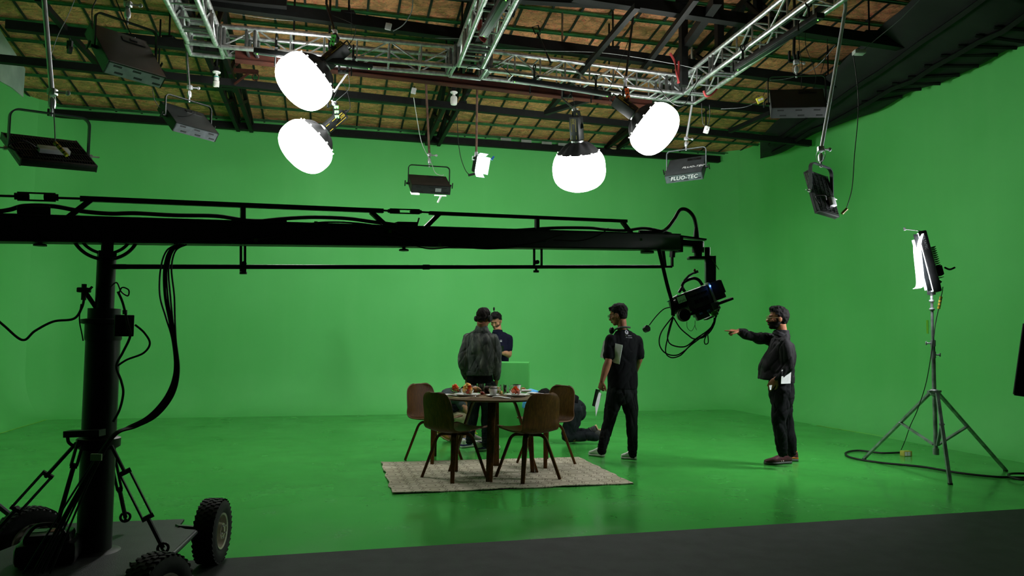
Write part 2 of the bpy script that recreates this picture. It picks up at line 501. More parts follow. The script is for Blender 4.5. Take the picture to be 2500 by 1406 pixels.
pipe((470, 0), (2250, 233), 5.1, .06, 'rigging_pipe', 'thick black pipe crossing above the aluminium truss and ending over the green side wall', 'pipe')
pipe((1400, -14), (2325, 128), 5.15, .06, 'rigging_pipe', 'black pipe highest under the roof, above the right truss arm', 'pipe', hang=2)
pipe((-40, -62), (700, 8), 5.15, .05, 'rigging_pipe', 'short black pipe at the top edge over the left truss arm', 'pipe', hang=1)
pipe((700, -40), (1500, 6), 5.2, .055, 'rigging_pipe', 'black pipe at the top edge behind the middle truss arm', 'pipe', hang=1)
rust = mat('rusty_primer', (64, 30, 20), .8, spec=.2, rgb2=(46, 24, 18), vs=5, bump=.2)
A, B = G(574, 134, 4.62), G(1592, 250, 4.62)
br = thing('i_beam', 'rust brown steel beam running under the aluminium truss', 'beam', tuple(A))
mb = MB(); mb.bar(A, B, .12, .012, off=(0, .07)); mb.bar(A, B, .12, .012, off=(0, -.07)); mb.bar(A, B, .012, .13)
part('web_and_flanges', mb, rust, br, smooth=0)
mb = MB()
for t in (.12, .5, .88):
    p = A + (B - A) * t; mb.tube([p, V((p.x, p.y, roof_z(p) - .03))], .012, 8)
part('hanger_rod', mb, steel, br)
# struts running away from the camera between the pipes
def strut(a, b_, z, lab, r=.032):
    A, B = G(*a, z), G(*b_, z); mb = MB(); mb.bar(A, B, r * 2, r * 2); tag_ = solo('steel_strut', mb, steel, lab, 'strut', 'steel struts under the roof', smooth=0)
strut((92, -4), (252, 172), 4.98, 'black diagonal strut above the large fluorescent bank on the left')
strut((1556, 14), (1334, 275), 4.85, 'long black strut slanting from the top pipe down to the brown beam')
strut((1466, 235), (1332, 276), 4.6, 'short black strut beside the pole of the round lantern hung straight')
strut((1882, 276), (1782, 320), 4.7, 'short black strut beside the yellow socket box')
strut((1700, -5), (1500, 262), 5.0, 'black strut crossing behind the corner of the aluminium truss')
strut((1752, 0), (1640, 160), 5.15, 'black strut next to the red sling at the truss corner', .05)
# upright posts seen high behind the truss corner
for i, (a, b_) in enumerate((((1668, 48), (1672, 210)), ((1755, -5), (1750, 150)), ((1850, -8), (1846, 70)))):
    A = P(*a, 9.6); Bp = P(*b_, 9.6); Bp = V((A.x, A.y, Bp.z)); mb = MB(); mb.bar(Bp, V((A.x, A.y, min(roof_z(A) - .02, A.z + .3))), .09, .09, up=U)
    solo('steel_post', mb, steel, ('black upright post hanging behind the truss corner', 'black upright post behind the right truss arm', 'short black upright post at the top edge beside the right truss arm')[i], 'post', 'steel posts under the roof', smooth=0)

# ---- black cloth masking the side of the roof
cloth = mat('black_cloth', (20, 22, 22), .85, rgb2=(27, 30, 29), vs=3, bump=.25, bs=8, bdist=.02)
A0 = P(1856, 332, 13.2); A1 = P(2330, -95, 7.9); B0 = P(1856, 388, 13.2); B1 = P(2640, 50, 7.6)
RW = WALL_P * 1; 
def clothfn(a, c_):
    # follows the wall top on its outer edge, the roof on its inner edge
    i_ = A0.lerp(A1, a); o_ = pl(1856 + (2640 - 1856) * a, 388 + (50 - 388) * a + 5 * sin(a * 23), TR + U * (RC - .12), U) if a > .0 else pl(1856, 388, TR + U * (RC - .12), U)
    p = i_.lerp(o_, c_); return p - Z * (.10 * sin(pi * c_) + .012 * sin(a * 40 + c_ * 5))
mb = MB(); mb.sheet(clothfn, 60, 14, .006)
solo('masking_cloth', mb, cloth, 'black cloth stretched under the roof along the green side wall', 'cloth', smooth=180)
for k, (a0, a1, lab) in enumerate(((.02, .98, 'black batten under the masking cloth beside the roof'), (.0, .95, 'black batten under the masking cloth halfway across'))):
    c_ = (.3, .62)[k]
    p0, p1 = clothfn(.06, c_) - Z * .03, clothfn(a1, c_) - Z * .03
    mb = MB(); mb.tube([clothfn(.05 + .93 * i / 12, c_) - Z * .05 for i in range(13)], .04, 4, up=Z); solo('cloth_batten', mb, steel, lab, 'batten', 'battens under the masking cloth', smooth=0)
for i in range(9):
    a = .42 + .06 * i; mb = MB(); mb.tube([clothfn(a, .55) - Z * .04, clothfn(a + .03, .97) - Z * .03], .022, 4)
    solo('cloth_rib', mb, steel, 'thin dark rib in the row under the masking cloth along the side wall', 'rib', 'ribs under the masking cloth', smooth=0)
# grey panel in the upper corner of the left wall
pan = mat('grey_board', (176, 190, 184), .7, rgb2=(150, 166, 160), vs=3, bump=.1)
pts = [(-30, 40), (0, 75), (55, 235), (28, 216), (-30, 190)]
LWP = TL - U * (RC - .55)
mb = MB(); q = [pl(a, c_, LWP, U) for a, c_ in [(-40, 5), (0, 72), (62, 168), (57, 237), (30, 214), (-40, 176)]]
mb.add(q + [p - U * .02 for p in q], [tuple(range(6)), tuple(range(6, 12))[::-1]] + [(i, (i + 1) % 6, 6 + (i + 1) % 6, 6 + i) for i in range(6)])
solo('wall_board', mb, pan, 'torn pale grey board high on the green side wall', 'board', smooth=0)
# ================================================================ aluminium truss and the lamps on it
alu = mat('polished_aluminium', (222, 225, 225), .32, .9, rgb2=(170, 174, 175), vs=20)
alud = mat('dull_aluminium', (150, 153, 152), .4, 1.0, rgb2=(120, 124, 122), vs=20)
chrome = mat('chrome', (225, 225, 232), .3, .55)
brtube = mat('lightened_tube', (240, 238, 250), .35, .25)  # pole colour whitened, standing in for light from above
blk = mat('black_metal', (22, 24, 24), .45, .3, rgb2=(30, 33, 33), vs=20)
blk2 = mat('black_enamel', (26, 29, 29), .38, rgb2=(34, 38, 38), vs=9)
scuffed = mat('scuffed_grey_metal', (104, 112, 116), .5, .0, rgb2=(82, 89, 92), vs=16, bump=.1)
rubber = mat('black_rubber', (16, 17, 17), .6, bump=.1)
fabricb = mat('black_fabric', (18, 19, 20), .85, rgb2=(26, 27, 29), vs=30, bump=.2, bs=160)
yel = mat('yellow_plastic', (196, 168, 36), .5)
whp = mat('white_plastic', (222, 224, 220), .4)
redw = mat('red_webbing', (118, 20, 18), .8)
brass = mat('brass', (150, 120, 60), .35, .9)
TZ = 4.62; TH = .24
def ctr(a, b): return (a + b) / 2
def truss_run(A0, A1, B0, B1, lab, plates=(0, 1), flip=0):     # lower chords A and B (points at TZ)
    root = thing('lighting_truss', lab, 'truss', tuple((A0 + B0) / 2), 'silver box trusses of the lighting grid')
    h = Z * TH; L = (A1 - A0).length
    for a, b_ in ((A0, A1), (B0, B1), (A0 + h, A1 + h), (B0 + h, B1 + h)):
        mb = MB(); mb.tube([a, b_], .028, 14); part('chord', mb, alu, root)
    n = max(2, round(L / .36)); r = .011
    for i in range(n):
        t0, t1 = i / n, (i + 1) / n; tm = (t0 + t1) / 2
        for (X0, X1) in ((A0, A1), (B0, B1)):
            lo0, lo1, hm = X0.lerp(X1, t0), X0.lerp(X1, t1), X0.lerp(X1, tm) + h
            mb = MB(); mb.tube([lo0, X0.lerp(X1, t0) + h], r, 8); mb.tube([lo0 + h if i % 2 else lo0, lo1 if i % 2 else lo1 + h], r, 8); part('brace', mb, alu, root)
        for hh in (Z * 0, h):
            mb = MB(); mb.tube([A0.lerp(A1, t0) + hh, B0.lerp(B1, t0) + hh], r, 8); part('cross_brace', mb, alu, root)
    for t in plates:
        mb = MB()
        d = (A1 - A0).normalized()
        for off in (-.045, .045) if 0 < t < 1 else ((.03,) if t == 0 else (-.03,)):
            for X0, X1 in ((A0, A1), (B0, B1)):
                p = X0.lerp(X1, t) + d * off; mb.tube([p, p + h], .022, 10)
            a, b_ = A0.lerp(A1, t) + d * off, B0.lerp(B1, t) + d * off
            mb.tube([a, b_], .018, 8); mb.tube([a + h, b_ + h], .018, 8)
        part('connector', mb, alud, root)
    return root
def corner_block(c, d, lab, s=.36):
    root = thing('truss_corner', lab, 'truss corner', tuple(c), 'corner blocks of the box truss')
    sd = Z.cross(d); k = s / 2; h = Z * TH
    cs = [c + d * (x * k) + sd * (y * k) for x, y in ((-1, -1), (1, -1), (1, 1), (-1, 1))]
    for i in range(4):
        
        for hh in (Z * 0, h): mb = MB(); mb.tube([cs[i] + hh, cs[(i + 1) % 4] + hh], .024, 12); part('chord', mb, alu, root)
        mb = MB(); mb.tube([cs[i], cs[i] + h], .026, 12); part('post', mb, alud, root)
    mb = MB(); mb.bar(cs[0] + h / 2, cs[3] + h / 2, .006, TH * .8); part('plate', mb, alud, root)
    return root
cL = G(500, 121, TZ); cT = G(1143, 176, TZ); cR = G(1683, 240, TZ)
dU = (cR - cL).normalized(); dV = Z.cross(dU)
corner_block(cL + dV * .02, dU, 'silver corner block of the truss above the spiral bulb')
corner_block(cT + dV * .0, dU, 'silver junction block of the truss where the middle arm meets the long run', .4)
corner_block(cR + dV * .0, dU, 'silver corner block of the truss hung with a red sling', .36)
w_ = .15
def run(p, q, lab, pl_=(0, 1)):
    d = (q - p).normalized(); s_ = Z.cross(d)
    return truss_run(p + s_ * w_, q + s_ * w_, p - s_ * w_, q - s_ * w_, lab, pl_)
run(cL + dU * .20, cT - dU * .22, 'silver box truss running between the two round lanterns and the middle arm', (0, .12, 1))
run(cT + dU * .22, cR - dU * .2, 'silver box truss running from the middle arm to the corner with the red sling', (0, .93, 1))
pL = G(443, 0, TZ); pT = G(1222, 0, TZ); pR = G(2020, 0, TZ)
def arm(c, p, lab, ext=.6):
    d = (p - c).normalized(); return run(c + d * .2, p + d * ext, lab, (0, .22))
arm(cL, pL, 'silver truss arm coming forward above the large fluorescent bank'); arm(cT, pT, 'silver truss arm coming forward in the middle, black batten clamped beneath'); arm(cR, pR, 'silver truss arm coming forward over the dark fluorescent bank on the side wall side')
gp = mat('grey_plate', (120, 128, 124), .5, .4)
mb = MB(); a = cL + Z * .03; dd = (pL - cL).normalized(); sdd = Z.cross(dd)
mb.bar(cL + dd * .3 - sdd * .17 + Z * .16, cL + dd * 1.6 - sdd * .17 + Z * .16, .01, .24); solo('cover_plate', mb, gp, 'flat grey plate strapped along the left truss arm', 'plate', smooth=0)
# hoists' red slings
def sling(pp, lab, r=.012):
    mb = MB(); mb.tube(pcurve(pp, 6), r, 8, flat=2.2); solo('lifting_sling', mb, redw, lab, 'sling', 'red slings on the truss')
sling([(1172, 40, 8.0), (1171, 68, 8.1), (1176, 92, 8.1), (1186, 100, 8.1)], 'red sling inside the middle truss arm')
sling([(1636, 130, 9.4), (1648, 152, 9.4), (1652, 178, 9.3), (1658, 202, 9.3)], 'long red sling above the truss corner')
sling([(1718, 222, 9.0), (1724, 234, 9.0), (1736, 232, 9.0), (1750, 218, 9.0)], 'red sling looped under the truss corner')
sling([(1657, 150, 9.5), (1657, 175, 9.5), (1656, 200, 9.4)], 'short red strap hanging behind the truss corner', .014)

# ---- black led battens clamped under the truss
def batten(a, b_, z, lab, clamps, w=.075, lit=False):
    A, B = G(*a, z), G(*b_, z); d = (B - A).normalized(); root = thing('led_batten', lab, 'led batten', tuple(A), 'black led battens clamped under the truss')
    mb = MB(); mb.bar(A, B, w, .055, bev=.006); part('housing', mb, blk, root)
    q = MB(); q.bar(A.lerp(B, .04) - Z * .029, A.lerp(B, .96) - Z * .029, w * .5, .006)
    part('diffuser', q, mat('clear_diffuser', (150, 160, 158), .2) if lit else mat('dark_diffuser', (40, 48, 46), .2), root)
    q = MB()
    for t in (.03, .97): q.ell(A.lerp(B, t) - Z * .03, (.006, .006, .006))
    part('indicator', q, mat('green_indicator', (120, 255, 90), emit=3), root)
    for t in clamps:
        c = A.lerp(B, t); s_ = Z.cross(d); q = MB(); q.bar(c - s_ * .12, c + s_ * .12, .03, .02, off=(0, .04)); q.tube([c + Z * .03, c + Z * .16], .014, 8); q.ring(c + Z * .19, d, .03, .009, 16, 8); q.tube([c + s_ * .12, c + s_ * .12 - Z * .1], .009, 8)
        part('clamp', q, blk, root)
batten((619, 124), (909, 163), TZ - .22, 'black led batten under the truss behind the upper round lantern', (.18, .83))
batten((1249, 193), (1489, 231), TZ - .2, 'black led batten under the truss with a pale strip, between middle arm and corner', (.22, .85), lit=True)
batten((1237, -10), (1180, 84), TZ - .2, 'black led batten crossing beneath the middle truss arm', (.45,), .1)
batten((2004, 37), (1796, 168), TZ - .2, 'long black led batten beneath the right truss arm', (.12, .9), .09)

# ---- round lanterns
glow = mat('lantern_silk', (255, 255, 255), emit=LANTERN_POWER, emit_rgb=(255, 254, 250))
def lantern(c, axis, rq, rp, lab, stem_top, lobes=0.0, tape=None, xr=None):
    axis = V(axis).normalized(); root = thing('lantern_light', lab, 'lantern', tuple(c), 'round white lanterns')
    B = basis(axis, xr); n, m = 64, 28
    def pt(t, q):       # t polar angle from axis
        k = 1 + lobes * cos(10 * q) * sin(t) ** .7 - .06 * (cos(t) ** 4)
        e = .84   # squarish section like an inflated cushion
        ct, st = cos(t), sin(t)
        return c + B @ V((rq * k * st ** e * cos(q), rq * k * st ** e * sin(q), rp * (abs(ct) ** e) * (1 if ct > 0 else -1)))
    mb = MB(); t0 = R(50)
    rows = [[pt(t0 + (pi - 1e-3 - t0) * i / m, 2 * pi * j / n) for j in range(n)] for i in range(m + 1)]
    mb.loft(rows, cap=False); part('diffuser_globe', mb, glow, root, smooth=180)
    mb = MB(); rows = []
    for i in range(9):
        a = i / 8; row = []
        for j in range(n):
            q = 2 * pi * j / n; e = pt(t0, q) + axis * .004; top = c + B @ V((.075 * cos(q), .075 * sin(q), rp * 1.18))
            p = e.lerp(top, a); k = (.02 if j % 8 < 4 else -.0) * sin(pi * a) * 0
            p = p + axis * (.035 * sin(pi * a)) * (.55 + .45 * cos(8 * q)); row.append(p)
        rows.append(row)
    mb.loft(rows, cap=False)
    sk = part('skirt', mb, fabricb, root, smooth=180)
    q = MB()
    for j in range(12):
        p = pt(t0, 2 * pi * (j + .5) / 12) + axis * .014; q.box(p, (.018, .018, .012), B)
    part('snap', q, whp, root)
    mb = MB(); mb.lathe([(.08, rp * 1.14), (.085, rp * 1.16), (.085, rp * 1.24), (.07, rp * 1.26)], c, axis, 24); part('mount_ring', mb, alud, root)
    f0 = rp * 1.26; b0 = c + axis * (f0 + .15)
    mb = MB(); mb.box(b0, (.12, .15, .30), B, .015); body = part('lamp_body', mb, blk, root)
    mb = MB()
    ym_ = mat('yellow_line', (190, 170, 50), .5)
    sd = x_s = (B.col[0] if abs(B.col[0].y) > abs(B.col[1].y) else B.col[1]); sd = sd if sd.y < 0 else -sd; hw = .06 if sd.dot(B.col[0]) ** 2 > .5 else .075; ot = axis.cross(sd)
    for o_ in (-.035, .035): mb.box(b0 + sd * (hw + .001) + ot * o_ + axis * .04, (.003, .006, .16), axes(sd, ot * -1 if sd.cross(ot).dot(axis) < 0 else ot, axis)); mb.box(b0 + sd * (hw + .001) + ot * o_ - axis * .11, (.003, .006, .05), axes(sd, ot * -1 if sd.cross(ot).dot(axis) < 0 else ot, axis))
    part('stripe', mb, ym_, body)
    xr_ = -axis if True else axis; zz_ = sd; yy_ = zz_.cross(xr_); part('lettering', text_mesh('300', .05, .002, b0 + sd * (hw + .002) + axis * .09, axes(xr_ * -1, zz_.cross(xr_ * -1), zz_)), ym_, body, smooth=0)

    mb = MB(); x_ = B.col[0]; y_ = B.col[1]
    mb.tube([b0 + axis * .15 - y_ * .05, b0 + axis * .2 - y_ * .05, b0 + axis * .2 + y_ * .05, b0 + axis * .15 + y_ * .05], .009, 8); part('handle', mb, blk, root)
    hook = b0 + Z * .22 + V((0, 0, 0))
    mb = MB(); sx = y_
    k = .095
    mb.bar(b0 + sx * k, hook + sx * k * .3, .012, .04); mb.bar(b0 - sx * k, hook - sx * k * .3, .012, .04); mb.bar(hook - sx * .04, hook + sx * .04, .04, .012)
    part('yoke', mb, blk, root)
    st = P(*stem_top); st = [st, V((st.x, st.y, roof_z(st) - .02))]; st0 = st[1]; st = st[0]
    mb = MB(); mb.tube([hook, hook + (st - hook) * .12], .022, 12); mb.ell(hook + (st - hook) * .13, (.03, .03, .03)); mb.tube([hook + (st - hook) * .13 - x_ * .05, hook + (st - hook) * .13 + x_ * .07], .01, 8); part('clamp', mb, chrome, root)
    mb = MB(); mb.tube([hook + (st - hook) * .12, st, st0], .014, 10); part('pole', mb, alud if tape is None else blk, root)
    if tape:
        for i in range(3):
            mb = MB(); a = hook.lerp(b0, .15 + .25 * i) ; yy2 = y_ if y_.y < 0 else -y_; p_ = (b0 + yy2 * (k + .01)).lerp(hook + yy2 * (k * .3 + .014), .25 + .26 * i); mb.box(p_, (.05, .02, .035)); part('tape', mb, mat('green_tape', (90, 215, 90), .5) if tape == 'g' else mat('orange_tape', (225, 95, 40), .5), root)
    mb = MB(); mb.tube(curve([b0 + axis * .15, b0 + axis * .25 + Z * .02, b0 + axis * .2 + Z * .25 - x_ * .1, st.lerp(hook, .3), st], 8), .004, 6); part('cable', mb, rubber, root)
    return root
lantern(P(742, 199, 8.3), (.62, .10, .60), .335, .255, 'upper round white lantern in front of the silver truss, tilted', (797, 10, 8.6), tape='g')
lantern(P(746, 358, 8.8), (.60, .14, .62), .335, .25, 'lower round white lantern against the green back wall, tilted', (800, 262, 9.0), tape='g')
lantern(P(1414, 412, 9.8), (-.1, -.38, .9), .345, .30, 'pumpkin-shaped white lantern hanging straight down', (1372, 240, 9.9), lobes=.035)
lantern(P(1598, 315, 9.2), (-.74, .05, .58), .335, .25, 'round white lantern under the truss corner, its lamp body marked with orange tape', (1548, 20, 9.3), tape='o')

# ---- black fluorescent banks and led floods
def yoke(root, a, b_, h, m, up=Z, w=.03, t=.006, rr=.05):
    up = V(up).normalized(); A, B = a + up * h, b_ + up * h; d = (B - A).normalized()
    pts = [a]
    for i in range(7): q = pi / 2 * i / 6; pts.append(A - up * rr + d * rr + (-d * cos(q) + up * sin(q)) * rr)
    for i in range(7): q = pi / 2 * i / 6; pts.append(B - up * rr - d * rr + (up * cos(q) + d * sin(q)) * rr)
    pts.append(b_)
    n = d.cross(up).normalized(); rings = []
    for i, p in enumerate(pts):
        tg = (pts[min(i + 1, len(pts) - 1)] - pts[max(i - 1, 0)]).normalized(); o = n.cross(tg)
        rings.append([p + n * w / 2 + o * t, p - n * w / 2 + o * t, p - n * w / 2 - o * t, p + n * w / 2 - o * t])
    mb = MB(); mb.loft(rings); part('yoke', mb, m, root, smooth=30)
    return (A + B) / 2
def hanging(root, mid, tops, m, r=.017, clamp=chrome, joint=True):
    pts = [mid] + [P(*q) if len(q) == 3 else V(q) for q in tops]
    e = pts[-1]; pts.append(V((e.x, e.y, max(roof_z(e) - .02, e.z + .1))))
    mb = MB(); mb.tube([mid - Z * .02, mid + Z * .12], .011, 10); mb.lathe([(.022, 0), (.026, .02), (.026, .05), (.018, .07)], mid + Z * .04, Z, 14); part('spigot', mb, clamp, root)
    if joint:
        mb = MB(); mb.box(mid + Z * .16, (.06, .05, .05), None, .008); mb.tube([mid + Z * .16, mid + Z * .16 + U * .09], .009, 8); mb.ell(mid + Z * .16 + U * .1, (.02, .01, .02)); part('clamp', mb, clamp, root)
    mb = MB(); mb.tube([mid + Z * .13] + pts[1:], r, 12); part('pole', mb, m, root)
    mb = MB()
    mb.ring(mid + Z * .1, U, .07, .003, 20, 5); part('safety_cable', mb, alud, root)
def rotm(a): return Matrix(a)
def bank(c, Rm, dims, lab, yh, tops, face=None, lit=0, up=Z, m_back=None, ptop=None, text=None, ym=None):
    c = V(c); Rm = rotm(Rm); w, l, t = dims; X, Y, N_ = Rm.col
    root = thing('fluorescent_bank', lab, 'studio light', tuple(c), 'black fluorescent banks under the roof')
    mb = MB(); k = .012
    mb.box(c + N_ * (t / 2 - k / 2), (w, l, k), Rm)
    for s in (-1, 1):
        mb.box(c + X * s * (w / 2 - k / 2), (k, l, t), Rm); 
    mb.box(c + Y * (l / 2 - k / 2), (w, k, t), Rm)
    part('housing', mb, m_back or blk2, root, smooth=0)
    mb = MB(); mb.box(c - Y * (l / 2 - k / 2), (w, k, t), Rm); fp = part('end_panel', mb, face or scuffed, root, smooth=0)
    mb = MB()
    for i in (-1, 0, 1):
        for z_, j in ((.28, 0), (.2, 0), (-.22, .03), (-.3, .03)):
            mb = MB(); mb.box(c - Y * (l / 2) + X * (i * w * .33 + j) + N_ * t * z_, (.07, .004, .006), Rm); part('vent_slot', mb, mat('slot_black', (6, 6, 6), .9), fp)
    tubes = mat('fluorescent_tube', (215, 220, 218), .3) if not lit else mat('lit_tube', (255, 255, 255), emit=lit)
    for i in range(4):
        mb = MB(); o = (i - 1.5) * w / 4.6; mb.tube([c - N_ * t * .28 + X * o - Y * l * .44, c - N_ * t * .28 + X * o + Y * l * .44], .014, 10); part('tube_lamp', mb, tubes, root)
    mb = MB(); q = c + X * w * .2 + Y * l * .33 + N_ * (t / 2 + .004); mb.box(q, (.2, .06, .008), Rm); mb.box(q + N_ * .008 + Y * .01, (.06, .025, .008), Rm); part('socket_panel', mb, blk, root, smooth=0)
    pa, pb = c - X * (w / 2 + .02), c + X * (w / 2 + .02)
    mid = yoke(root, pa, pb, yh, ym or blk, up)
    for p, s in ((pa, -1), (pb, 1)):
        mb = MB(); mb.cyl(p - X * s * .02, p + X * s * .03, .016); mb.box(p + X * s * .045, (.014, .02, .085), Rm, .004); part('tilt_knob', mb, blk, root)
    hanging(root, mid, tops, blk if not ptop else ptop)
    if text:
        for (dx, dy, onback, sz) in text:
            if onback: cc = c + N_ * (t / 2 + .002) + X * dx + Y * dy; rr = Matrix((X, Y, N_)).transposed()
            else: cc = c - Y * (l / 2 + .002) + X * dx + N_ * dy; rr = Matrix((X, N_, -Y)).transposed()
            tm = text_mesh('FLUO-TEC', sz, .002, cc, rr, .3); part('lettering', tm, mat('white_print', (225, 230, 228), .5), root, smooth=0)
    return root, c, Rm
bank([-3.353, 6.4, 3.72], [[0.5846, -0.5388, 0.6066], [0.8113, 0.3861, -0.4389], [0.0022, 0.7487, 0.6629]], [.493, .541, .118], 'large black fluorescent bank in front of the purlins, nearest of the dark banks', .30, [(300, -20, 6.4)], face=mat('end_panel_lightened', (150, 158, 164), .5, rgb2=(130, 138, 144), vs=14))  # end panel grey lightened in colour to make up for weak light here
bank([-3.881, 8.9, 3.86], [[0.584, -0.6056, 0.5405], [0.8114, 0.4556, -0.3663], [-0.0244, 0.6525, 0.7574]], [.547, .479, .118], 'smaller black fluorescent bank hanging against the upper edge of the green wall', .26, [(457, 150, 8.9), (455, 100, 8.9)], ptop=alud, face=mat('end_panel_darkened', (72, 78, 82), .5, rgb2=(56, 61, 64), vs=14, bump=.1))  # same kind of end panel, colour darkened against the stronger light on it
ba, bc, bR = bank([-1.21, 10.8, 3.517], [[0.9623, -0.2385, 0.131], [0.2721, 0.8347, -0.4787], [0.0048, 0.4963, 0.8681]], [.557, .453, .125], 'black fluorescent bank glowing underneath, hung between the lanterns', .27, [(1046, 330, 10.8), (1040, 205, 10.8)], face=blk2, lit=BANK_POWER, ptop=mat('rusty_pipe', (92, 62, 50), .6, .3, rgb2=(120, 96, 84), vs=12), m_back=mat('dusty_black', (44, 38, 32), .6, rgb2=(34, 31, 27), vs=8))
mb = MB(); X, Y, N_ = bR.col
mb.box(bc - Y * .232 + X * .1 + N_ * .0, (.085, .004, .05), bR); part('sticker', mb, mat('grey_sticker', (120, 128, 126), .5), ba)
for args in ((bc - N_ * .08 - X * .22 - Y * .2, (.12, .10, .006), bR), (bc - N_ * .085 + X * .14 - Y * .22, (.17, .03, .006), bR), (bc - N_ * .13 + X * .13 - Y * .24, (.02, .02, .11), bR @ Matrix.Rotation(.35, 3, 'Y'))):
    mb = MB(); mb.box(*args); part('barn_door', mb, mat('white_enamel', (235, 235, 232), .4), ba)
bank([2.546, 11.0, 3.814], [[0.8973, 0.3106, -0.3138], [-0.4395, 0.6958, -0.5681], [0.0419, 0.6477, 0.7608]], [.539, .488, .126], 'grey fluorescent bank lettered in white, hung by the back corner', .30, [(1682, 300, 11), (1690, 252, 10.9)], ptop=chrome, face=mat('worn_grey_green', (84, 98, 98), .55, rgb2=(66, 78, 78), vs=14), m_back=mat('slate_enamel', (58, 64, 66), .5, rgb2=(48, 53, 55), vs=10), text=[(0.0, .0, False, .085), (.12, -.06, True, .07)], ym=scuffed)
bank([3.237, 8.5, 4.023], [[0.97, 0.2066, -0.1285], [-0.2392, 0.7141, -0.6579], [-0.0441, 0.6689, 0.7421]], [.582, .479, .128], 'black fluorescent bank in front of the black masking cloth', .32, [(1938, 130, 8.5), (1940, 60, 8.6)], face=blk2)

flood_face = mat('flood_glass', (255, 255, 255), emit=FLOOD_POWER, emit_rgb=(250, 250, 255))
flood_dim = mat('dim_flood_glass', (255, 255, 255), emit=FLOOD_POWER * .3, emit_rgb=(250, 250, 255))
def flood(c, Rm, dims, lab, yh, tops, fins='x', rim=False, power=None, txt=None):
    c = V(c); Rm = rotm(Rm); w, l, t = dims; X, Y, N_ = Rm.col
    root = thing('led_flood', lab, 'flood light', tuple(c), 'black led floods')
    mb = MB(); mb.box(c, (w, l, t * .55), Rm, .01)
    for s in (-1, 1): mb.box(c + Y * s * (l / 2 - .015), (w, .03, t), Rm, .008)
    part('housing', mb, blk, root)
    mb = MB()
    for s in (-1, 1): mb.box(c + X * s * (w / 2 - .004), (.008, l, t), Rm)
    part('side_plate', mb, mat('dark_grey_enamel', (62, 66, 70), .45, .2), root, smooth=0)
    mb = MB(); n = 26
    if fins == 'y':
        for i in range(n): mb.box(c + X * ((i + .5) / n - .5) * (w - .03) + N_ * t * .38, (.005, l - .06, t * .35), Rm)
    else:
        for i in range(n): mb.box(c + Y * ((i + .5) / n - .5) * (l - .06) + N_ * t * .38, (w - .03, .005, t * .35), Rm)
    for i in range(4): mb.box(c + Y * (i / 3 - .5) * (l - .12) + N_ * t * .40, (w - .03, .012, t * .38), Rm) if fins == 'y' else mb.box(c + X * (i / 3 - .5) * (w - .12) + N_ * t * .4, (.012, l - .06, t * .38), Rm)
    part('cooling_fins', mb, blk, root, smooth=0, kind='stuff')
    mb = MB(); mb.box(c - N_ * t * .3, (w - .05, l - .05, .006), Rm); part('lens', mb, power or flood_face, root, smooth=0)
    mb = MB(); q = c + N_ * (t * .55 + .02) + (X * 0 - Y * l * .15 if fins == 'y' else X * w * .2 - Y * l * .2); sz = (.2, .07, .035) if fins == 'y' else (.07, .09, .035)
    mb.box(q, sz, Rm, .004); ps = part('power_supply', mb, mat('pale_aluminium', (236, 238, 242), .4, .15), root)
    mb = MB(); mb.tube(curve([q - X * .1, q - X * .2 + N_ * .05, q - X * .28, c - X * w * .42 - Y * l * .32 + N_ * .03], 8), .006, 8); part('lead', mb, rubber, root)
    mid = yoke(root, c - X * (w / 2 + .012), c + X * (w / 2 + .012), yh, mat('grey_yoke', (78, 82, 88), .45, .2), Z, .035, .005, .06)
    mb = MB()
    for s in (-1, 1): p = c + X * s * (w / 2 + .02); mb.cyl(p, p + X * s * .02, .016, 12); mb.tube([p + X * s * .02, p + X * s * .07], .006, 8)
    part('tilt_bolt', mb, chrome, root)
    hanging(root, mid, tops, brtube, .017)
    return root, c, Rm
fa, fc, fR = flood([-3.35, 5.4, 2.628], [[0.6456, -0.6633, 0.3785], [0.7595, 0.5055, -0.4095], [0.0803, 0.5518, 0.8301]], [.496, .448, .052], 'black led flood with white power box, hung low before the left wall', .285, [(107, -10, 5.4)], 'y', power=flood_dim)
fb, fbc, fbR = flood([2.964, 7.2, 2.719], [[0.8234, -0.112, 0.5563], [0.5617, 0.3001, -0.7709], [-0.0806, 0.9473, 0.31]], [.317, .444, .057], 'black led flood with a white framed label, hung on a long bright pole', .285, [(2034, 200, 7.2), (2064, 20, 7.2)], 'x')
X, Y, N_ = fbR.col
q = fbc - X * .1615 + Y * .14; rr = axes(-Y, N_, -X); e_ = [q + rr @ V((a * .055, b_ * .018, 0)) for a, b_ in ((-1, -1), (1, -1), (1, 1), (-1, 1))]
mb = MB(); mb.tube(e_, .0022, 6, closed=True); st = part('label_frame', mb, whp, fb)
part('lettering', text_mesh('VOLTATEC', .021, .0015, q, rr), whp, fb, smooth=0)

# ---- cable with yellow and black connector for the floods
def cable(pp, r, lab, cat='cable', m=None, group=None, n=10, name='power_cable'):
    mb = MB(); mb.tube(curve([P(*q) if len(q) == 3 else V(q) for q in pp], n), r, 7); return solo(name, mb, m or rubber, lab, cat, group)
cable([(2084, 135, 6.9), (2096, 250, 6.9), (2086, 380, 6.9), (2080, 460, 7.0), (2066, 510, 7.1)], .004, 'thin black cable dangling beside the led flood on the long pole')
def connector(a, b_, d, lab):
    A, B = P(*a, d), P(*b_, d); root = thing('inline_connector', lab, 'connector', tuple(A), 'black and yellow inline connectors'); mb = MB(); mb.cyl(A, B, .012, 10); part('sleeve', mb, rubber, root)
    mb = MB()
    for t in (.04, .35, .65, .96): p = A.lerp(B, t); e = (B - A).normalized() * .012; mb.cyl(p - e, p + e, .0135, 10)
    part('ring', mb, yel, root)
connector((2066, 511), (2057, 520), 7.1, 'small black and yellow connector on the cable dangling beside the flood')
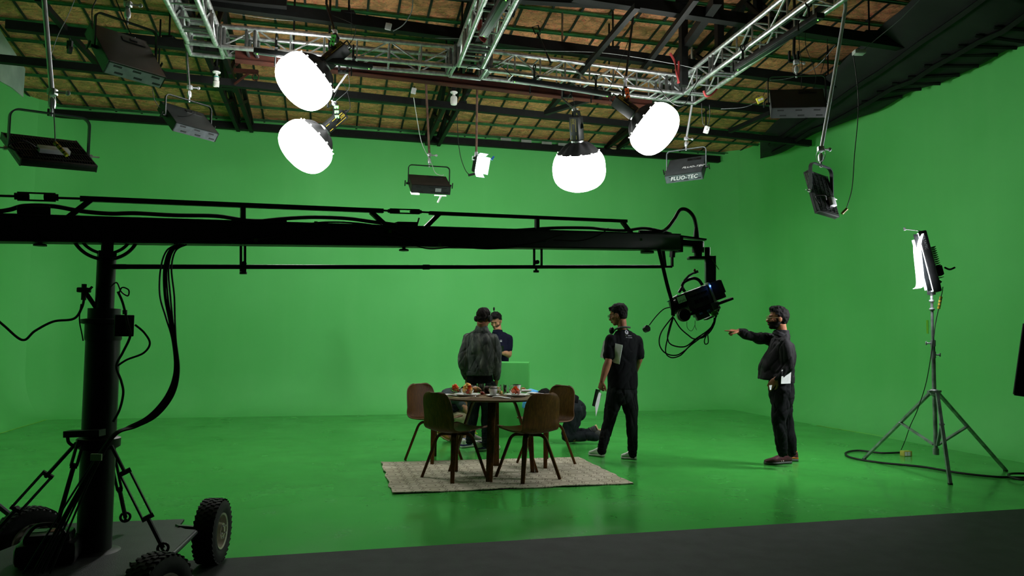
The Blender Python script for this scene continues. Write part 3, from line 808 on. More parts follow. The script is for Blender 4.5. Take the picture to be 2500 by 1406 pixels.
connector((136, 350), (162, 378), 5.1, 'black and yellow connector lying across the white power box')
cable([(130, 240, 5.25), (133, 300, 5.2), (135, 348, 5.12)], .004, 'grey cable running down to the connector on the left flood', m=mat('grey_cable', (110, 114, 116), .5))
# ================================================================ the lit panel on its stand, the small lamp, bulbs and boxes
stm = mat('worn_steel', (158, 166, 166), .45, .35, rgb2=(116, 123, 123), vs=12, bump=.08)
stand = thing('light_stand', 'tall grey steel tripod stand with a lit panel on top', 'light stand', tuple(G(2290, 1150)))
F3 = [G(2110, 1122), G(2455, 1150), G(2320, 1183)]
hub = P(2281, 958, 7.35); foot = P(2290, 1102, 7.35); top = P(2275, 718, 7.35)
topz = top.z; c0 = V((hub.x, hub.y, 0))
for i, f in enumerate(F3):
    mb = MB(); d = (f - c0); d.z = 0; d.normalize(); s0 = c0 + d * .05 + Z * hub.z
    mb.bar(s0, f + Z * .012, .03, .022); lg = part('leg', mb, stm, stand, smooth=0)
    kn = s0.lerp(f, .42 if i < 2 else .35)
    mb = MB(); mb.bar(kn, c0 + d * .03 + Z * (foot.z + .06), .028, .016); part('brace', mb, stm, stand, smooth=0)
    mb = MB(); mb.cyl(kn - d.cross(Z) * .025, kn + d.cross(Z) * .025, .009, 8); part('rivet', mb, stm, lg)
    mb = MB(); mb.box(f + Z * .008, (.035, .035, .016), None, .004); part('foot_cap', mb, rubber, lg)
mb = MB(); mb.cyl(c0 + Z * foot.z, c0 + Z * (P(2280, 830, 7.35).z), .019, 16); part('lower_tube', mb, stm, stand)
mb = MB(); mb.cyl(c0 + Z * P(2280, 850, 7.35).z, c0 + Z * topz, .013, 16); part('upper_tube', mb, stm, stand)
mb = MB(); mb.lathe([(.03, -.03), (.04, -.02), (.04, .02), (.03, .03)], c0 + Z * hub.z, Z, 16); mb.box(c0 + Z * (hub.z + .01), (.14, .03, .02), axes(U, W_, Z)); part('hub', mb, stm, stand)
mb = MB(); mb.lathe([(.028, -.03), (.028, .03)], c0 + Z * foot.z, Z, 16); part('lower_collar', mb, stm, stand)
for y, s_ in ((838, -1), (866, 1)):
    z_ = P(2280, y, 7.35).z; mb = MB(); mb.lathe([(.024, -.03), (.024, .03)], c0 + Z * z_, Z, 16); p = c0 + Z * z_; mb.tube([p, p + V((s_ * .06, 0, 0))], .007, 8); mb.box(p + V((s_ * .065, 0, 0)), (.012, .012, .035), None, .003); part('lock_knob', mb, stm, stand)
for y in (735, 755):
    z_ = P(2280, y, 7.35).z; mb = MB(); mb.lathe([(.02, -.012), (.024, -.006), (.024, .006), (.02, .012)], c0 + Z * z_, Z, 16); part('joint_ring', mb, stm, stand)
# panel head
pan_m = mat('panel_glass', (255, 255, 255), emit=PANEL_POWER, emit_rgb=(252, 250, 255))
pc_ = V((c0.x - .02, 7.35, P(2262, 640, 7.35).z)); pN = V((.885, -.42, .20)).normalized(); pY = V((-.17, .05, .98)); pY = (pY - pN * pY.dot(pN)).normalized(); pX = pY.cross(pN)
PR = axes(pX, pY, pN)
panel = thing('panel_light', 'lit led panel on the grey tripod stand, shining towards the back wall', 'studio light', tuple(pc_))
mb = MB(); mb.box(pc_, (.34, .60, .075), PR, .012); part('housing', mb, blk, panel)
mb = MB()
for i in range(16): mb.box(pc_ + pN * .06 + pY * (-.17 + .02 * i), (.24, .004, .05), PR)
mb.box(pc_ + pN * .075 - pY * .1, (.1, .09, .05), PR, .005); part('heat_sink', mb, blk, panel, smooth=0, kind='stuff')
mb = MB(); mb.box(pc_ - pN * .04, (.31, .57, .006), PR); part('lens', mb, pan_m, panel)
for s_, L in ((-1, .56), (1, .52)):
    h0 = pc_ - pN * .04 + pX * s_ * .165; mb = MB(); dirn = (-pN * .85 + pX * s_ * .55).normalized()
    mb.sheet(lambda a, b_: h0 + pY * (a - .5) * L + dirn * b_ * .05, 2, 2, .003); part('barn_door', mb, scuffed, panel, smooth=0)
mb = MB(); mb.tube(curve([pc_ + pY * .3 + pN * .03, pc_ + pY * .34 - pN * .06, pc_ + pY * .37 - pN * .14], 5), .0035, 6); mb.box(pc_ + pY * .37 - pN * .13, (.02, .03, .02), PR); part('gel_clip', mb, alud, panel)
# the curled strip of diffusion hanging in front
mb = MB(); dp = [P(2245, 572, 7.25), P(2239, 600, 7.22), P(2242, 640, 7.2), P(2246, 680, 7.2), P(2245, 698, 7.2), P(2238, 704, 7.2)]
cpts = curve(dp, 8); mb.sheet(lambda a, b_: cpts[min(int(a * (len(cpts) - 1)), len(cpts) - 1)] + V((.02, -.25, .0)) * (b_ - .5) * .5, len(cpts) - 1, 3, .002)
part('diffusion_sheet', mb, mat('lit_diffusion', (250, 248, 255), .7, emit=3), panel, smooth=180)
mb = MB(); mb.bar(P(2272, 690, 7.3), c0 + Z * topz, .07, .03); mb.cyl(c0 + Z * (topz - .01), c0 + Z * (topz + .05), .02, 14); mb.bar(pc_ + pN * .06 - pY * .2, c0 + Z * (topz + .04), .04, .03); part('bracket', mb, blk, panel)
mb = MB(); h0 = pc_ + pN * .12 - pY * .08; mb.tube(curve([h0, h0 + V((.05, 0, -.02)), h0 + V((.1, 0, .0))], 4), .009, 8); part('tilt_handle', mb, blk, panel)
X_ = axes(-pY, -pN, pX); q = pc_ - pX * .1715 + pY * .2
tm = text_mesh('VOLTATEC', .03, .0015, pc_ + pX * -.172 + pY * .19, axes(-pY, pN, -pX)); part('lettering', tm, mat('grey_print', (150, 155, 155), .5), panel, smooth=0)
cable([(2302, 700, 7.3), (2300, 715, 7.3), (2296, 728, 7.3)], .004, 'short cable from the lit panel to its inline connector')
connector((2297, 726), (2292, 752), 7.3, 'black and yellow inline connector beside the stand under the lit panel')
cable([(2292, 752, 7.3), (2284, 790, 7.32), (2278, 835, 7.3), (2262, 930, 7.4), (2240, 1000, 7.5), (2222, 1040, 7.7), (2210, 1075, 7.9), (2200, 1098, 8.2)], .004, 'cable slanting from the stand down to the yellow socket box on the floor')
mb = MB(); mb.tube([p + Z * .012 for p in curve([G(2198, 1107), G(2150, 1108), G(2095, 1102), G(2065, 1108), G(2080, 1120), G(2150, 1132), G(2250, 1142), G(2340, 1157), G(2420, 1166), G(2470, 1168), G(2540, 1170)], 10)], .011, 8)
solo('power_cable', mb, rubber, 'thick black cable looping across the floor in front of the light stand', 'cable')
mb = MB(); mb.tube([p + Z * .03 for p in curve([G(2540, 1180), G(2490, 1178), G(2462, 1168), G(2480, 1163), G(2560, 1166)], 8)], .011, 8)
solo('power_cable', mb, rubber, 'coil of black cable lying at the edge by the stand leg', 'cable')
sb = thing('socket_box', 'yellow socket box on the floor behind the light stand', 'socket box', tuple(G(2210, 1112)))
p = G(2212, 1113) + Z * .03
mb = MB(); mb.box(p, (.11, .07, .06), axes(U, W_, Z), .004); part('body', mb, mat('yellow_box', (170, 170, 70), .5), sb)
mb = MB(); mb.box(p - W_ * .036 + U * .01, (.035, .003, .045), axes(U, W_, Z)); mb.box(p - W_ * .036 - U * .03, (.03, .003, .045), axes(U, W_, Z)); part('outlet', mb, whp, sb)
mb = MB(); mb.box(pl(2264, 798, TR + U * (RC - .004), U), (.004, .035, .19), axes(U, W_, Z)); solo('tape_strip', mb, mat('lime_tape2', (120, 190, 50), .5), 'lime tape strip stuck on the side wall behind the stand', 'tape')
# dark edge of a flag at the far right
fl = thing('black_flag', 'edge of a black light flag at the far right', 'flag', tuple(P(2500, 965, 5.0)))
a, b_, c_, d_ = P(2476, 962, 5.0), P(2500, 790, 5.0), P(2640, 770, 4.9), P(2640, 985, 4.9)
mb = MB(); n_ = (b_ - a).cross(d_ - a).normalized() * .012; q = [a, b_, c_, d_]; mb.add(q + [x + n_ for x in q], [(0, 1, 2, 3), (7, 6, 5, 4), (0, 4, 5, 1), (1, 5, 6, 2), (2, 6, 7, 3), (3, 7, 4, 0)]); part('cloth', mb, fabricb, fl, smooth=0)
mb = MB(); mb.tube([a, b_], .008, 8); mb.tube([a, d_], .008, 8); part('frame', mb, blk, fl)
mb = MB(); fbm = P(2560, 1100, 4.95); mb.cyl(V((c_.x, c_.y, 0)), V((c_.x, c_.y, c_.z)), .014, 10); part('stand_pole', mb, blk, fl)

# small bright lamp with blue gels, hung on a rusty pipe
lc = P(1172, 402, 10.4); lN = V((.42, -.72, -.30)).normalized(); lB = basis(lN, V((0, 0, 1)).cross(lN)); lx, ly = lB.col[0], lB.col[1]
fz = thing('barn_door_lamp', 'small glaring lamp with open barn doors, hung between the two lantern pairs', 'studio light', tuple(lc))
mb = MB(); mb.box(lc - lN * .06, (.13, .24, .12), lB, .02); part('housing', mb, blk, fz)
mb = MB(); mb.box(lc + lN * .003, (.12, .22, .004), lB); part('lens', mb, mat('lamp_lens', (255, 255, 255), emit=120, emit_rgb=(245, 255, 250)), fz)
for s_ in (-1, 1):
    mb = MB(); h0 = lc + lx * s_ * .065; dn = (lN + lx * s_ * .5).normalized(); mb.sheet(lambda a, b_: h0 + ly * (a - .5) * .24 + dn * b_ * .09, 2, 2, .003); part('barn_door', mb, scuffed, fz, smooth=0)
    mb = MB(); h0 = lc + ly * s_ * .12; dn = (lN + ly * s_ * .6).normalized(); mb.sheet(lambda a, b_: h0 + lx * (a - .5) * .13 + dn * b_ * .09, 2, 2, .003); part('barn_door', mb, scuffed, fz, smooth=0)
mb = MB(); q = P(1203, 386, 10.3); mb.box(q, (.025, .012, .06), Matrix.Rotation(.6, 3, 'Y')); part('gel_clip', mb, mat('blue_rubber', (30, 90, 160), .5), fz)
rp = mat('rusty_pipe', (92, 62, 50), .6)
zq = P(1163, 372, 10.4); tp = P(1160, 205, 10.4)
mb = MB(); mb.tube([zq, V((zq.x, zq.y, roof_z(zq) - .02))], .016, 10); part('pole', mb, rp, fz)
mb = MB(); mb.box(zq - Z * .03, (.05, .05, .07), None, .008); mb.ring(zq - Z * .08 - V((.03, 0, 0)), V((0, 1, 0)), .035, .008, 4, 6); part('clamp', mb, chrome, fz)
mb = MB(); mb.bar(zq - Z * .06, lc + Z * .1 - lN * .08, .03, .02); part('yoke', mb, blk, fz)
cable([(1115, 262, 10.3), (1118, 330, 10.3), (1124, 380, 10.3), (1136, 415, 10.3), (1148, 428, 10.3)], .005, 'black cable hanging down beside the small glaring lamp')
mb = MB(); mb.cyl(P(1143, 428, 10.3), P(1160, 424, 10.3), .016, 10); solo('cable_plug', mb, rubber, 'black plug at the end of the cable beside the small lamp', 'plug')

# bulbs in their holders
def holder(px, py, d, lab, spiral):
    p = P(px, py, d); r = thing('ceiling_bulb', lab, 'bulb', tuple(p), None); zt_ = roof_z(p)
    mb = MB(); mb.lathe([(.012, .10), (.045, .105), (.052, .12), (.03, .135), (.02, .14)], p, Z, 20); part('holder', mb, whp, r)
    mb = MB(); mb.box(p + Z * .16, (.06, .06, .05)); mb.tube([p + Z * .17, V((p.x, p.y, zt_ - .03))], .014, 8); part('drop_rod', mb, steel, r)
    if spiral:
        mb = MB(); mb.lathe([(.016, .10), (.018, .08), (.032, .06), (.034, .02), (.024, .0)], p, Z, 18); part('ballast', mb, whp, r)
        mb = MB(); mb.lathe([(.0345, .045), (.0345, .058)], p, Z, 18); part('band', mb, mat('teal_print', (60, 150, 140), .5), r)
        pts = [p + V((.032 * cos(q), .032 * sin(q), -.0 - .075 * q / (8 * pi))) for q in [8 * pi * i / 90 for i in range(91)]]
        mb = MB(); mb.tube(pts, .0085, 8); part('spiral_tube', mb, mat('opal_glass', (235, 235, 228), .25), r)
    else:
        mb = MB(); mb.lathe([(.018, .10), (.02, .085), (.02, .07), (.042, .055), (.048, .03), (.048, -.03), (.04, -.055), (.0, -.062)], p, Z, 22); part('bulb', mb, mat('opal_glass', (235, 235, 228), .25), r)
holder(528, 198, 9.6, 'white spiral bulb in a round holder under the corner of the truss', True)
holder(1108, 246, 10.2, 'white cylindrical bulb in a round holder below the brown beam', False)
# small boxes, hooks and fittings
def jbox(px, py, d, lab, sz=(.06, .03, .08), m=None, rot=0.2, outlets=False):
    p = P(px, py, d); Rr = Matrix.Rotation(rot, 3, 'Y'); r = thing('junction_box', lab, 'junction box', tuple(p), None)
    mb = MB(); mb.box(p, sz, Rr, .003); part('body', mb, m or mat('pale_grey_plastic', (190, 195, 190), .5), r)
    mb = MB(); mb.cyl(p + Rr @ V((0, 0, sz[2] * .5)), p + Rr @ V((0, 0, sz[2] * .5 + .02)), .008, 8); part('gland', mb, rubber, r)
    if outlets:
        mb = MB(); 
        for s_ in (-1, 1): mb.cyl(p + Rr @ V((s_ * sz[0] * .2, -sz[1] / 2, 0)), p + Rr @ V((s_ * sz[0] * .2, -sz[1] / 2 - .003, 0)), .017, 14)
        part('outlet', mb, whp, r)
    return p
jbox(1010, 222, 9.8, 'pale grey junction box with a white cable, under the brown beam')
jbox(948, 65, 8.8, 'grey junction box on the thick black pipe', (.07, .03, .08))
jbox(1725, 317, 9.5, 'small pale socket box hanging on two black cables near the lettered bank', (.06, .05, .085), outlets=True, rot=.3)
jbox(1856, 244, 9.4, 'yellow double socket box hanging near the side wall', (.09, .03, .075), mat('yellow_box2', (190, 185, 60), .5), -.4, True)
jbox(2097, 128, 7.6, 'grey box on a slanting cable beneath the masking cloth', (.11, .08, .04), rot=0)
mb = MB(); c = P(1026, 78, 9.2); mb.lathe([(.02, .03), (.05, .02), (.055, .0), (.03, -.012), (.0, -.014)], c, Z, 18); solo('lamp_rose', mb, mat('cream_plastic', (205, 200, 180), .5), 'round cream lamp holder without a bulb, above the truss', 'lamp holder')
c = P(578, 180, 10.0); rb = thing('rusty_bracket', 'rusty bracket with a hanging ring beside the spiral bulb', 'bracket', tuple(c))
mb = MB(); mb.bar(P(572, 172, 10.), P(630, 176, 10.), .05, .05); mb.bar(P(572, 206, 10.), P(608, 178, 10.), .03, .02); mb.bar(P(575, 160, 10.), P(590, 146, 10.), .03, .02); part('arm', mb, rust, rb)
mb = MB(); mb.ring(P(624, 188, 9.95), V((0, 1, 0)), .045, .007, 24, 8); part('ring', mb, rust, rb)
hk = thing('lever_hook', 'black square-headed lever rod hanging under the insulation', 'rod', tuple(P(1312, 72, 9.2)))
mb = MB(); q = [P(1300, 66, 9.2), P(1314, 62, 9.2), P(1319, 78, 9.2), P(1307, 83, 9.2)]; mb.tube(q, .01, 6, closed=True); part('head', mb, blk, hk)
mb = MB(); mb.tube([P(1312, 80, 9.2), P(1345, 155, 9.2)], .012, 8); part('shaft', mb, blk, hk)
pu = thing('pulley', 'small black pulley hanging beside the large fluorescent bank', 'pulley', tuple(P(170, 110, 7.5)))
mb = MB(); mb.cyl(P(170, 122, 7.5) - V((.012, .012, 0)), P(170, 122, 7.5) + V((.012, .012, 0)), .04, 20); part('wheel', mb, blk, pu); mb = MB(); mb.ring(P(171, 98, 7.5), V((1, .3, 0)), .02, .005, 14, 6); mb.bar(P(171, 100, 7.5), P(170, 120, 7.5), .03, .05); part('hook', mb, blk, pu)
mb = MB(); c = pl(1497, 366, WALL_P - W_ * .16, W_); c = on_roof((c - WALL_P).dot(U), .15, -.085); mb.ell(c, (.11, .05, .04)); mb.box(c + V((.04, 0, .02)), (.12, .05, .03), Matrix.Rotation(.25, 3, 'Y'), .01); solo('paper_bag', fuse(mb, .008, 2), mat('kraft_paper', (190, 165, 130), .8, bump=.4), 'crumpled brown paper packet lying on the beam at the top of the wall', 'packet', smooth=60)
# clamp brackets hanging on the pipes
for (px, py, d, lab) in ((1938, 150, 8.6, 'black clamp bracket above the dark fluorescent bank by the masking cloth'), (838, 176, 8.9, 'clamp bracket with a bright rod behind the upper lantern'), (1385, 236, 9.7, 'clamp bracket holding the pole of the pumpkin-shaped lantern')):
    c = P(px, py, d); mb = MB(); mb.box(c, (.12, .04, .03)); mb.box(c + V((-.05, 0, .06)), (.02, .04, .12)); mb.box(c + V((.05, 0, .06)), (.02, .04, .12)); mb.tube([c + V((0, -.02, 0)), c + V((0, -.09, -.02))], .008, 8)
    solo('pipe_clamp', mb, blk, lab, 'clamp', smooth=0)
mb = MB(); mb.tube([P(848, 178, 9.0), P(815, 225, 9.0)], .012, 8); solo('bright_rod', mb, chrome, 'bright steel rod slanting beside the upper round lantern', 'rod')
# thin wires under the roof
wm = mat('white_cable', (186, 190, 186), .5)
for pp, r, lab, m in (([(520, 20, 8.6), (600, 38, 8.8), (700, 50, 9), (790, 52, 9)], .003, 'thin white wire sagging behind the truss to the upper lantern', wm),
                      ([(860, 56, 9.1), (960, 76, 9.2), (1060, 92, 9.2), (1140, 94, 9.2)], .003, 'thin white wire running to the middle truss arm', wm),
                      ([(1010, 238, 9.8), (1018, 290, 10.2), (1030, 350, 10.5), (1052, 395, 10.7), (1062, 420, 10.7), (1075, 428, 10.7), (1084, 427, 10.7)], .005, 'white cable falling from the grey junction box to the bank glowing underneath', wm),
                      ([(1008, 0, 8.4), (1004, 30, 8.5), (985, 60, 8.6), (960, 76, 8.7)], .006, 'grey cable curling down to the junction box on the thick pipe', mat('grey_cable', (110, 114, 116), .5)),
                      ([(1200, 120, 8.7), (1320, 124, 8.9), (1480, 130, 9.2), (1640, 155, 9.5), (1700, 168, 9.5)], .003, 'thin white wire stretched between the middle arm and the truss corner', wm),
                      ([(120, 150, 6.8), (140, 90, 6.8), (165, 40, 6.8), (186, -10, 6.8)], .003, 'thin grey wire rising from the pole of the left flood', mat('grey_cable', (110, 114, 116), .5)),
                      ([(246, -20, 6.3), (226, 20, 6.3), (226, 60, 6.3)], .005, 'black cable beside the yoke of the large fluorescent bank', None),
                      ([(275, -20, 6.2), (300, 40, 6.2), (318, 80, 6.2), (330, 92, 6.2)], .005, 'black cable feeding the large fluorescent bank', None),
                      ([(372, 216, 8.5), (378, 245, 8.6), (400, 272, 8.7), (430, 283, 8.7), (460, 283, 8.7), (480, 272, 8.7)], .004, 'thin black wire draped over the smaller fluorescent bank', None),
                      ([(1140, 165, 8.6), (1160, 160, 8.6), (1180, 170, 8.6), (1215, 158, 8.6), (1250, 185, 8.7)], .005, 'black cable looping at the junction of the truss', None),
                      ([(560, 90, 8.7), (580, 92, 8.6), (620, 100, 8.7), (700, 112, 8.7)], .005, 'black cable lying along the truss beside the cover plate', None),
                      ([(1606, 212, 9.0), (1630, 240, 9.0), (1650, 256, 9.0), (1672, 254, 9.0), (1690, 220, 9.0), (1715, 180, 9.0)], .005, 'black cable sagging under the truss corner', None),
                      ([(1713, 252, 9.5), (1714, 280, 9.5), (1716, 300, 9.5), (1722, 308, 9.5)], .005, 'black cable holding the small pale socket box, first of the pair', None),
                      ([(1732, 256, 9.5), (1733, 280, 9.5), (1730, 300, 9.5), (1727, 306, 9.5)], .005, 'black cable holding the small pale socket box, second of the pair', None),
                      ([(1950, 75, 8.5), (1952, 120, 8.5), (1958, 160, 8.5), (1956, 215, 8.5)], .004, 'black cable falling straight to the bank by the masking cloth', None),
                      ([(1966, 78, 8.5), (1968, 115, 8.5), (1985, 160, 8.5), (1992, 190, 8.5), (1986, 216, 8.5)], .004, 'black cable bowing out above the bank by the masking cloth', None),
                      ([(2020, 95, 8.3), (2018, 130, 8.3), (2004, 178, 8.3)], .004, 'short black cable beside the long pole of the flood', None),
                      ([(1880, 196, 8.9), (1930, 190, 8.9), (1990, 165, 8.8), (2040, 110, 8.5)], .004, 'grey wire stretched from the bank bracket to the long pole', mat('grey_cable', (110, 114, 116), .5)),
                      ([(2108, 122, 7.6), (2140, 95, 7.6), (2200, 45, 7.4), (2260, -15, 7.2)], .004, 'grey wire slanting up from the box beneath the masking cloth', mat('grey_cable', (110, 114, 116), .5)),
                      ([(1862, 236, 9.4), (1868, 222, 9.4), (1872, 200, 9.3)], .003, 'short wire above the yellow socket box', None),
                      ([(1846, 250, 9.4), (1815, 262, 9.4), (1760, 266, 9.5)], .004, 'grey wire leaving the yellow socket box towards the truss corner', mat('grey_cable', (110, 114, 116), .5)),
                      ([(836, 160, 8.8), (842, 130, 8.8), (856, 100, 8.8), (858, 40, 8.7), (850, -10, 8.6)], .003, 'thin black wire rising behind the upper lantern', None),
                      ([(800, 262, 9.0), (828, 240, 9.0), (852, 215, 9.1), (850, 180, 9.1)], .003, 'thin grey wire looping between the two tilted lanterns', mat('grey_cable', (110, 114, 116), .5))):
    cable(pp, r, lab, 'wire' if r < .004 else 'cable', m, name='ceiling_wire')
# ================================================================ camera crane
jb = mat('crane_black', (20, 21, 21), .45, .2, rgb2=(26, 28, 27), vs=10, bump=.05)
jg = mat('crane_grey', (52, 56, 56), .5, .3)
tyre = mat('tyre_rubber', (24, 25, 25), .75, rgb2=(32, 33, 32), vs=40, bump=.15, bs=80)
rimm = mat('cream_rim', (196, 192, 172), .4, .3)
JA = V((-2.05, 3.8, 0)); JD = V((3.25, 1.9, 0)).normalized()
def BD(px):
    k = (px - 1250) / FPX; s = (3.8 * k + 2.05) / (3.25 - 1.9 * k); return 3.8 + 1.9 * s
def J(px, py, o=0.0): return P(px, py, BD(px)) + JN * o
JN = V((JD.y, -JD.x, 0))          # towards the camera
crane = thing('camera_crane', 'long black camera crane on a wheeled base reaching across the studio', 'camera crane', tuple(G(229, 1345, .25) * 1 - Z * .25))
mb = MB(); mb.bar(J(-70, 557), J(1650, 592), .10, .125, bev=.004); boom = part('boom', mb, jb, crane)
mb = MB(); mb.bar(J(-70, 589), J(1650, 609.5), .115, .008); mb.bar(J(-70, 524), J(1650, 574), .115, .008); part('boom_edge', mb, jg, boom, smooth=0)
# tension rod with turnbuckles
def rod(a, b_, r, name='tension_rod', m=jb, o=0): mb = MB(); mb.tube([J(*a, o), J(*b_, o)], r, 10); return part(name, mb, m, crane)
rod((-70, 476), (40, 479), .006); rod((138, 483), (200, 485), .006)
def turnbuckle(a, b_, w=.018, par=None, f=J):
    A, B = f(*a), f(*b_); mb = MB()
    d = (B - A).normalized(); s_ = d.cross(JN).normalized() * w
    for k in (-1, 1): mb.bar(A + s_ * k, B + s_ * k, .014, .007)
    mb.cyl(A - d * .012, A + d * .05, w * .95, 10); mb.cyl(B - d * .05, B + d * .012, w * .95, 10)
    mb.cyl(A, A.lerp(B, .32), .008, 8); mb.cyl(A.lerp(B, .68), B, .008, 8)
    return part('turnbuckle', mb, jb, par or crane)
turnbuckle((42, 479), (136, 482)); turnbuckle((952, 515), (1024, 517), .012)
rod((930, 513), (952, 515), .006); rod((1024, 517), (1052, 519), .006)
def jbar(pts, w, name, h=None):
    mb = MB()
    for a, b_ in zip(pts[:-1], pts[1:]): mb.bar(J(*a), J(*b_), w, h or w, up=JN)
    return part(name, mb, jb, crane, smooth=0)
jbar([(195, 485), (935, 515)], .026, 'upper_rail'); jbar([(1048, 520), (1530, 540)], .022, 'upper_rail')
for a, b_ in (((222, 488), (162, 534)), ((593, 503), (593, 545)), ((905, 517), (948, 556)), ((1072, 522), (1034, 560)), ((1311, 533), (1311, 572)), ((1519, 541), (1547, 578))): jbar([a, b_], .026, 'rail_strut')
for px in (203, 245, 897, 925, 1060, 1090, 1528): pass
mb = MB(); mb.tube([J(272, 651, .0), J(1040, 652)], .0125, 12); part('lower_rod', mb, jb, crane)
mb = MB(); mb.tube([J(1040, 652), J(1618, 651)], .0125, 12); mb.cyl(J(1033, 652), J(1048, 652), .016, 12); part('lower_rod', mb, jb, crane)
mb = MB(); mb.cyl(J(272, 651), J(308, 651), .0135, 12); part('rod_end', mb, jg, crane)
for px, y1 in ((588, 663), (598, 668), (1304, 655), (1322, 655)):
    jbar([(px, 600), (px, y1)], .012, 'rod_hanger')
for px, y in ((594, 664), (1309, 660)):
    mb = MB(); mb.cyl(J(px, y - 12), J(px, y), .008); mb.cyl(J(px, y), J(px, y + 5), .02, 12); mb.cyl(J(px, y - 20, .02), J(px, y - 20, -.02), .014, 12); part('clamp_knob', mb, jb, crane)
for px, y in ((98, 590), (986, 603)):
    mb = MB(); mb.cyl(J(px, y - 3), J(px, y + 5), .011); mb.lathe([(.006, 0), (.030, .002), (.030, .009), (.024, .013)], J(px, y + 5) - Z * .013, Z, 16); part('balance_knob', mb, jb, crane)
mb = MB(); mb.lathe([(.03, -.012), (.05, -.012), (.05, .003), (.03, .006)], J(1580, 614), Z, 20); part('dish_cap', mb, jg, crane)
# head of the column
pc = J(258, 560)
mb = MB()
for r_, t_ in ((.152, .009), (.122, .008)): mb.ring(pc, JN, r_, t_, 40, 8, pi, 2 * pi, x=JD)
part('tilt_ring', mb, jb, crane)
base = G(229, 1345, .25); axis0 = V((base.x, base.y, 0))
def col(z): return axis0 + Z * z
zt = pc.z
mb = MB(); mb.bar(col(zt - .13) - JN * .08, col(zt + .03) - JN * .08, .05, .02, up=JN); mb.bar(col(zt - .13) + JN * .08, col(zt + .03) + JN * .08, .05, .02, up=JN); mb.box(col(zt - .13), (.08, .2, .03), axes(JD, JN, Z)); part('fork', mb, jb, crane)
mb = MB(); mb.cyl(col(1.30), col(zt - .12), .044, 28); part('upper_column', mb, jb, crane)
mb = MB(); mb.lathe([(.06, 1.44), (.075, 1.45), (.075, 1.40), (.105, 1.395), (.105, 1.375), (.085, 1.37), (.085, 1.30), (.082, 1.29)][::-1], axis0, Z, 32); part('bearing', mb, jg, crane)
mb = MB(); mb.lathe([(.079, .24), (.079, 1.31), (.074, 1.34)], axis0, Z, 36); mb.lathe([(.12, .235), (.12, .25), (.085, .26)], axis0, Z, 32); part('column', mb, jb, crane)
mb = MB(); a = P(205, 708, 3.78); mb.box(a, (.05, .05, .025), None, .005); mb.cyl(a + Z * .03, a - Z * .05, .012, 10); mb.bar(a, col(1.395) , .03, .02); part('pan_lock', mb, jb, crane)
# base plate
mb = MB(); pz = .25
out = [G(x, y, pz) for x, y in [(170, 1277), (450, 1267), (436, 1285), (452, 1291), (478, 1293), (418, 1350), (330, 1400), (150, 1560), (-120, 1500), (-200, 1400), (-40, 1362), (0, 1345)]]
mb.add([p for p in out] + [p - Z * .012 for p in out], [tuple(range(12)), tuple(range(12, 24))[::-1]] + [(i, (i + 1) % 12, 12 + (i + 1) % 12, 12 + i) for i in range(12)])
part('base_plate', mb, mat('grip_plate', (40, 44, 45), .55, .2, rgb2=(50, 54, 54), vs=10, bump=.3, bs=200), crane, smooth=0)
mb = MB(); e = [out[3], out[4], out[5]]; mb.tube([p - Z * .015 for p in e], .012, 8); part('plate_rim', mb, jg, crane)
for a_, b_ in ((G(430, 1290, .24), G(520, 1297, .19)), (G(330, 1380, .24), P(392, 1400, 3.4)), (G(60, 1330, .24), P(85, 1290, 4.2))): mb = MB(); mb.bar(a_, b_, .05, .04); part('axle_arm', mb, jb, crane)
def wheel(c, n_, lab):
    n_ = V(n_).normalized(); c = V(c); par = crane
    Rr, w = .182, .062
    prof = []
    mb = MB(); mb.lathe([(.098, -w * .8), (.12, -w), (.15, -w * 1.02), (.172, -w * .9), (Rr - .003, -w * .7), (Rr, -w * .35), (Rr + .001, 0), (Rr, w * .35), (Rr - .003, w * .7), (.172, w * .9), (.15, w * 1.02), (.12, w), (.098, w * .8), (.098, 0)], c, n_, 56, close=True)
    x = n_.orthogonal().normalized(); y = n_.cross(x)
    t = part('tyre', mb, tyre, par)
    mb = MB()
    for k in range(34):
        for j in range(-2, 3):
            q = 2 * pi * (k + .5 * (j % 2)) / 34; d = x * cos(q) + y * sin(q); tg = n_.cross(d)
            rr = Rr - (.004 if abs(j) == 2 else 0); mb.box(c + d * rr + n_ * (j * .0225), (.024, .017, .009), axes(n_, tg, d) @ Matrix.Rotation(.28 * (1 if j % 2 else -1), 3, 'Z'))
    part('tread', mb, tyre, t, smooth=0, kind='stuff')
    mb = MB(); mb.lathe([(.02, w * .2), (.03, w * .9), (.045, w * .95), (.05, w * .3), (.085, w * .25), (.092, w * .85), (.102, w * .92), (.104, w * .7), (.098, 0), (.098, -w * .7), (.09, -w * .7), (.085, -.2 * w), (.02, -.2 * w)], c, n_, 32, close=True)
    rm = part('rim', mb, rimm, par)
    mb = MB()
    for k in range(5): q = 2 * pi * k / 5; mb.cyl(c + (x * cos(q) + y * sin(q)) * .036 + n_ * w * .8, c + (x * cos(q) + y * sin(q)) * .036 + n_ * w * 1.1, .006, 6)
    part('lug_nut', mb, chrome, rm)
    return t
def wc(px, py, d): p = P(px, py, d); p.z = .183; return p
wheel(wc(519, 1297, 4.5), (.995, .06, 0), None)
wheel(wc(380, 1450, 3.38), (.97, -.25, 0), None)
wheel(wc(72, 1330, 4.25), (.75, -.66, 0), None)
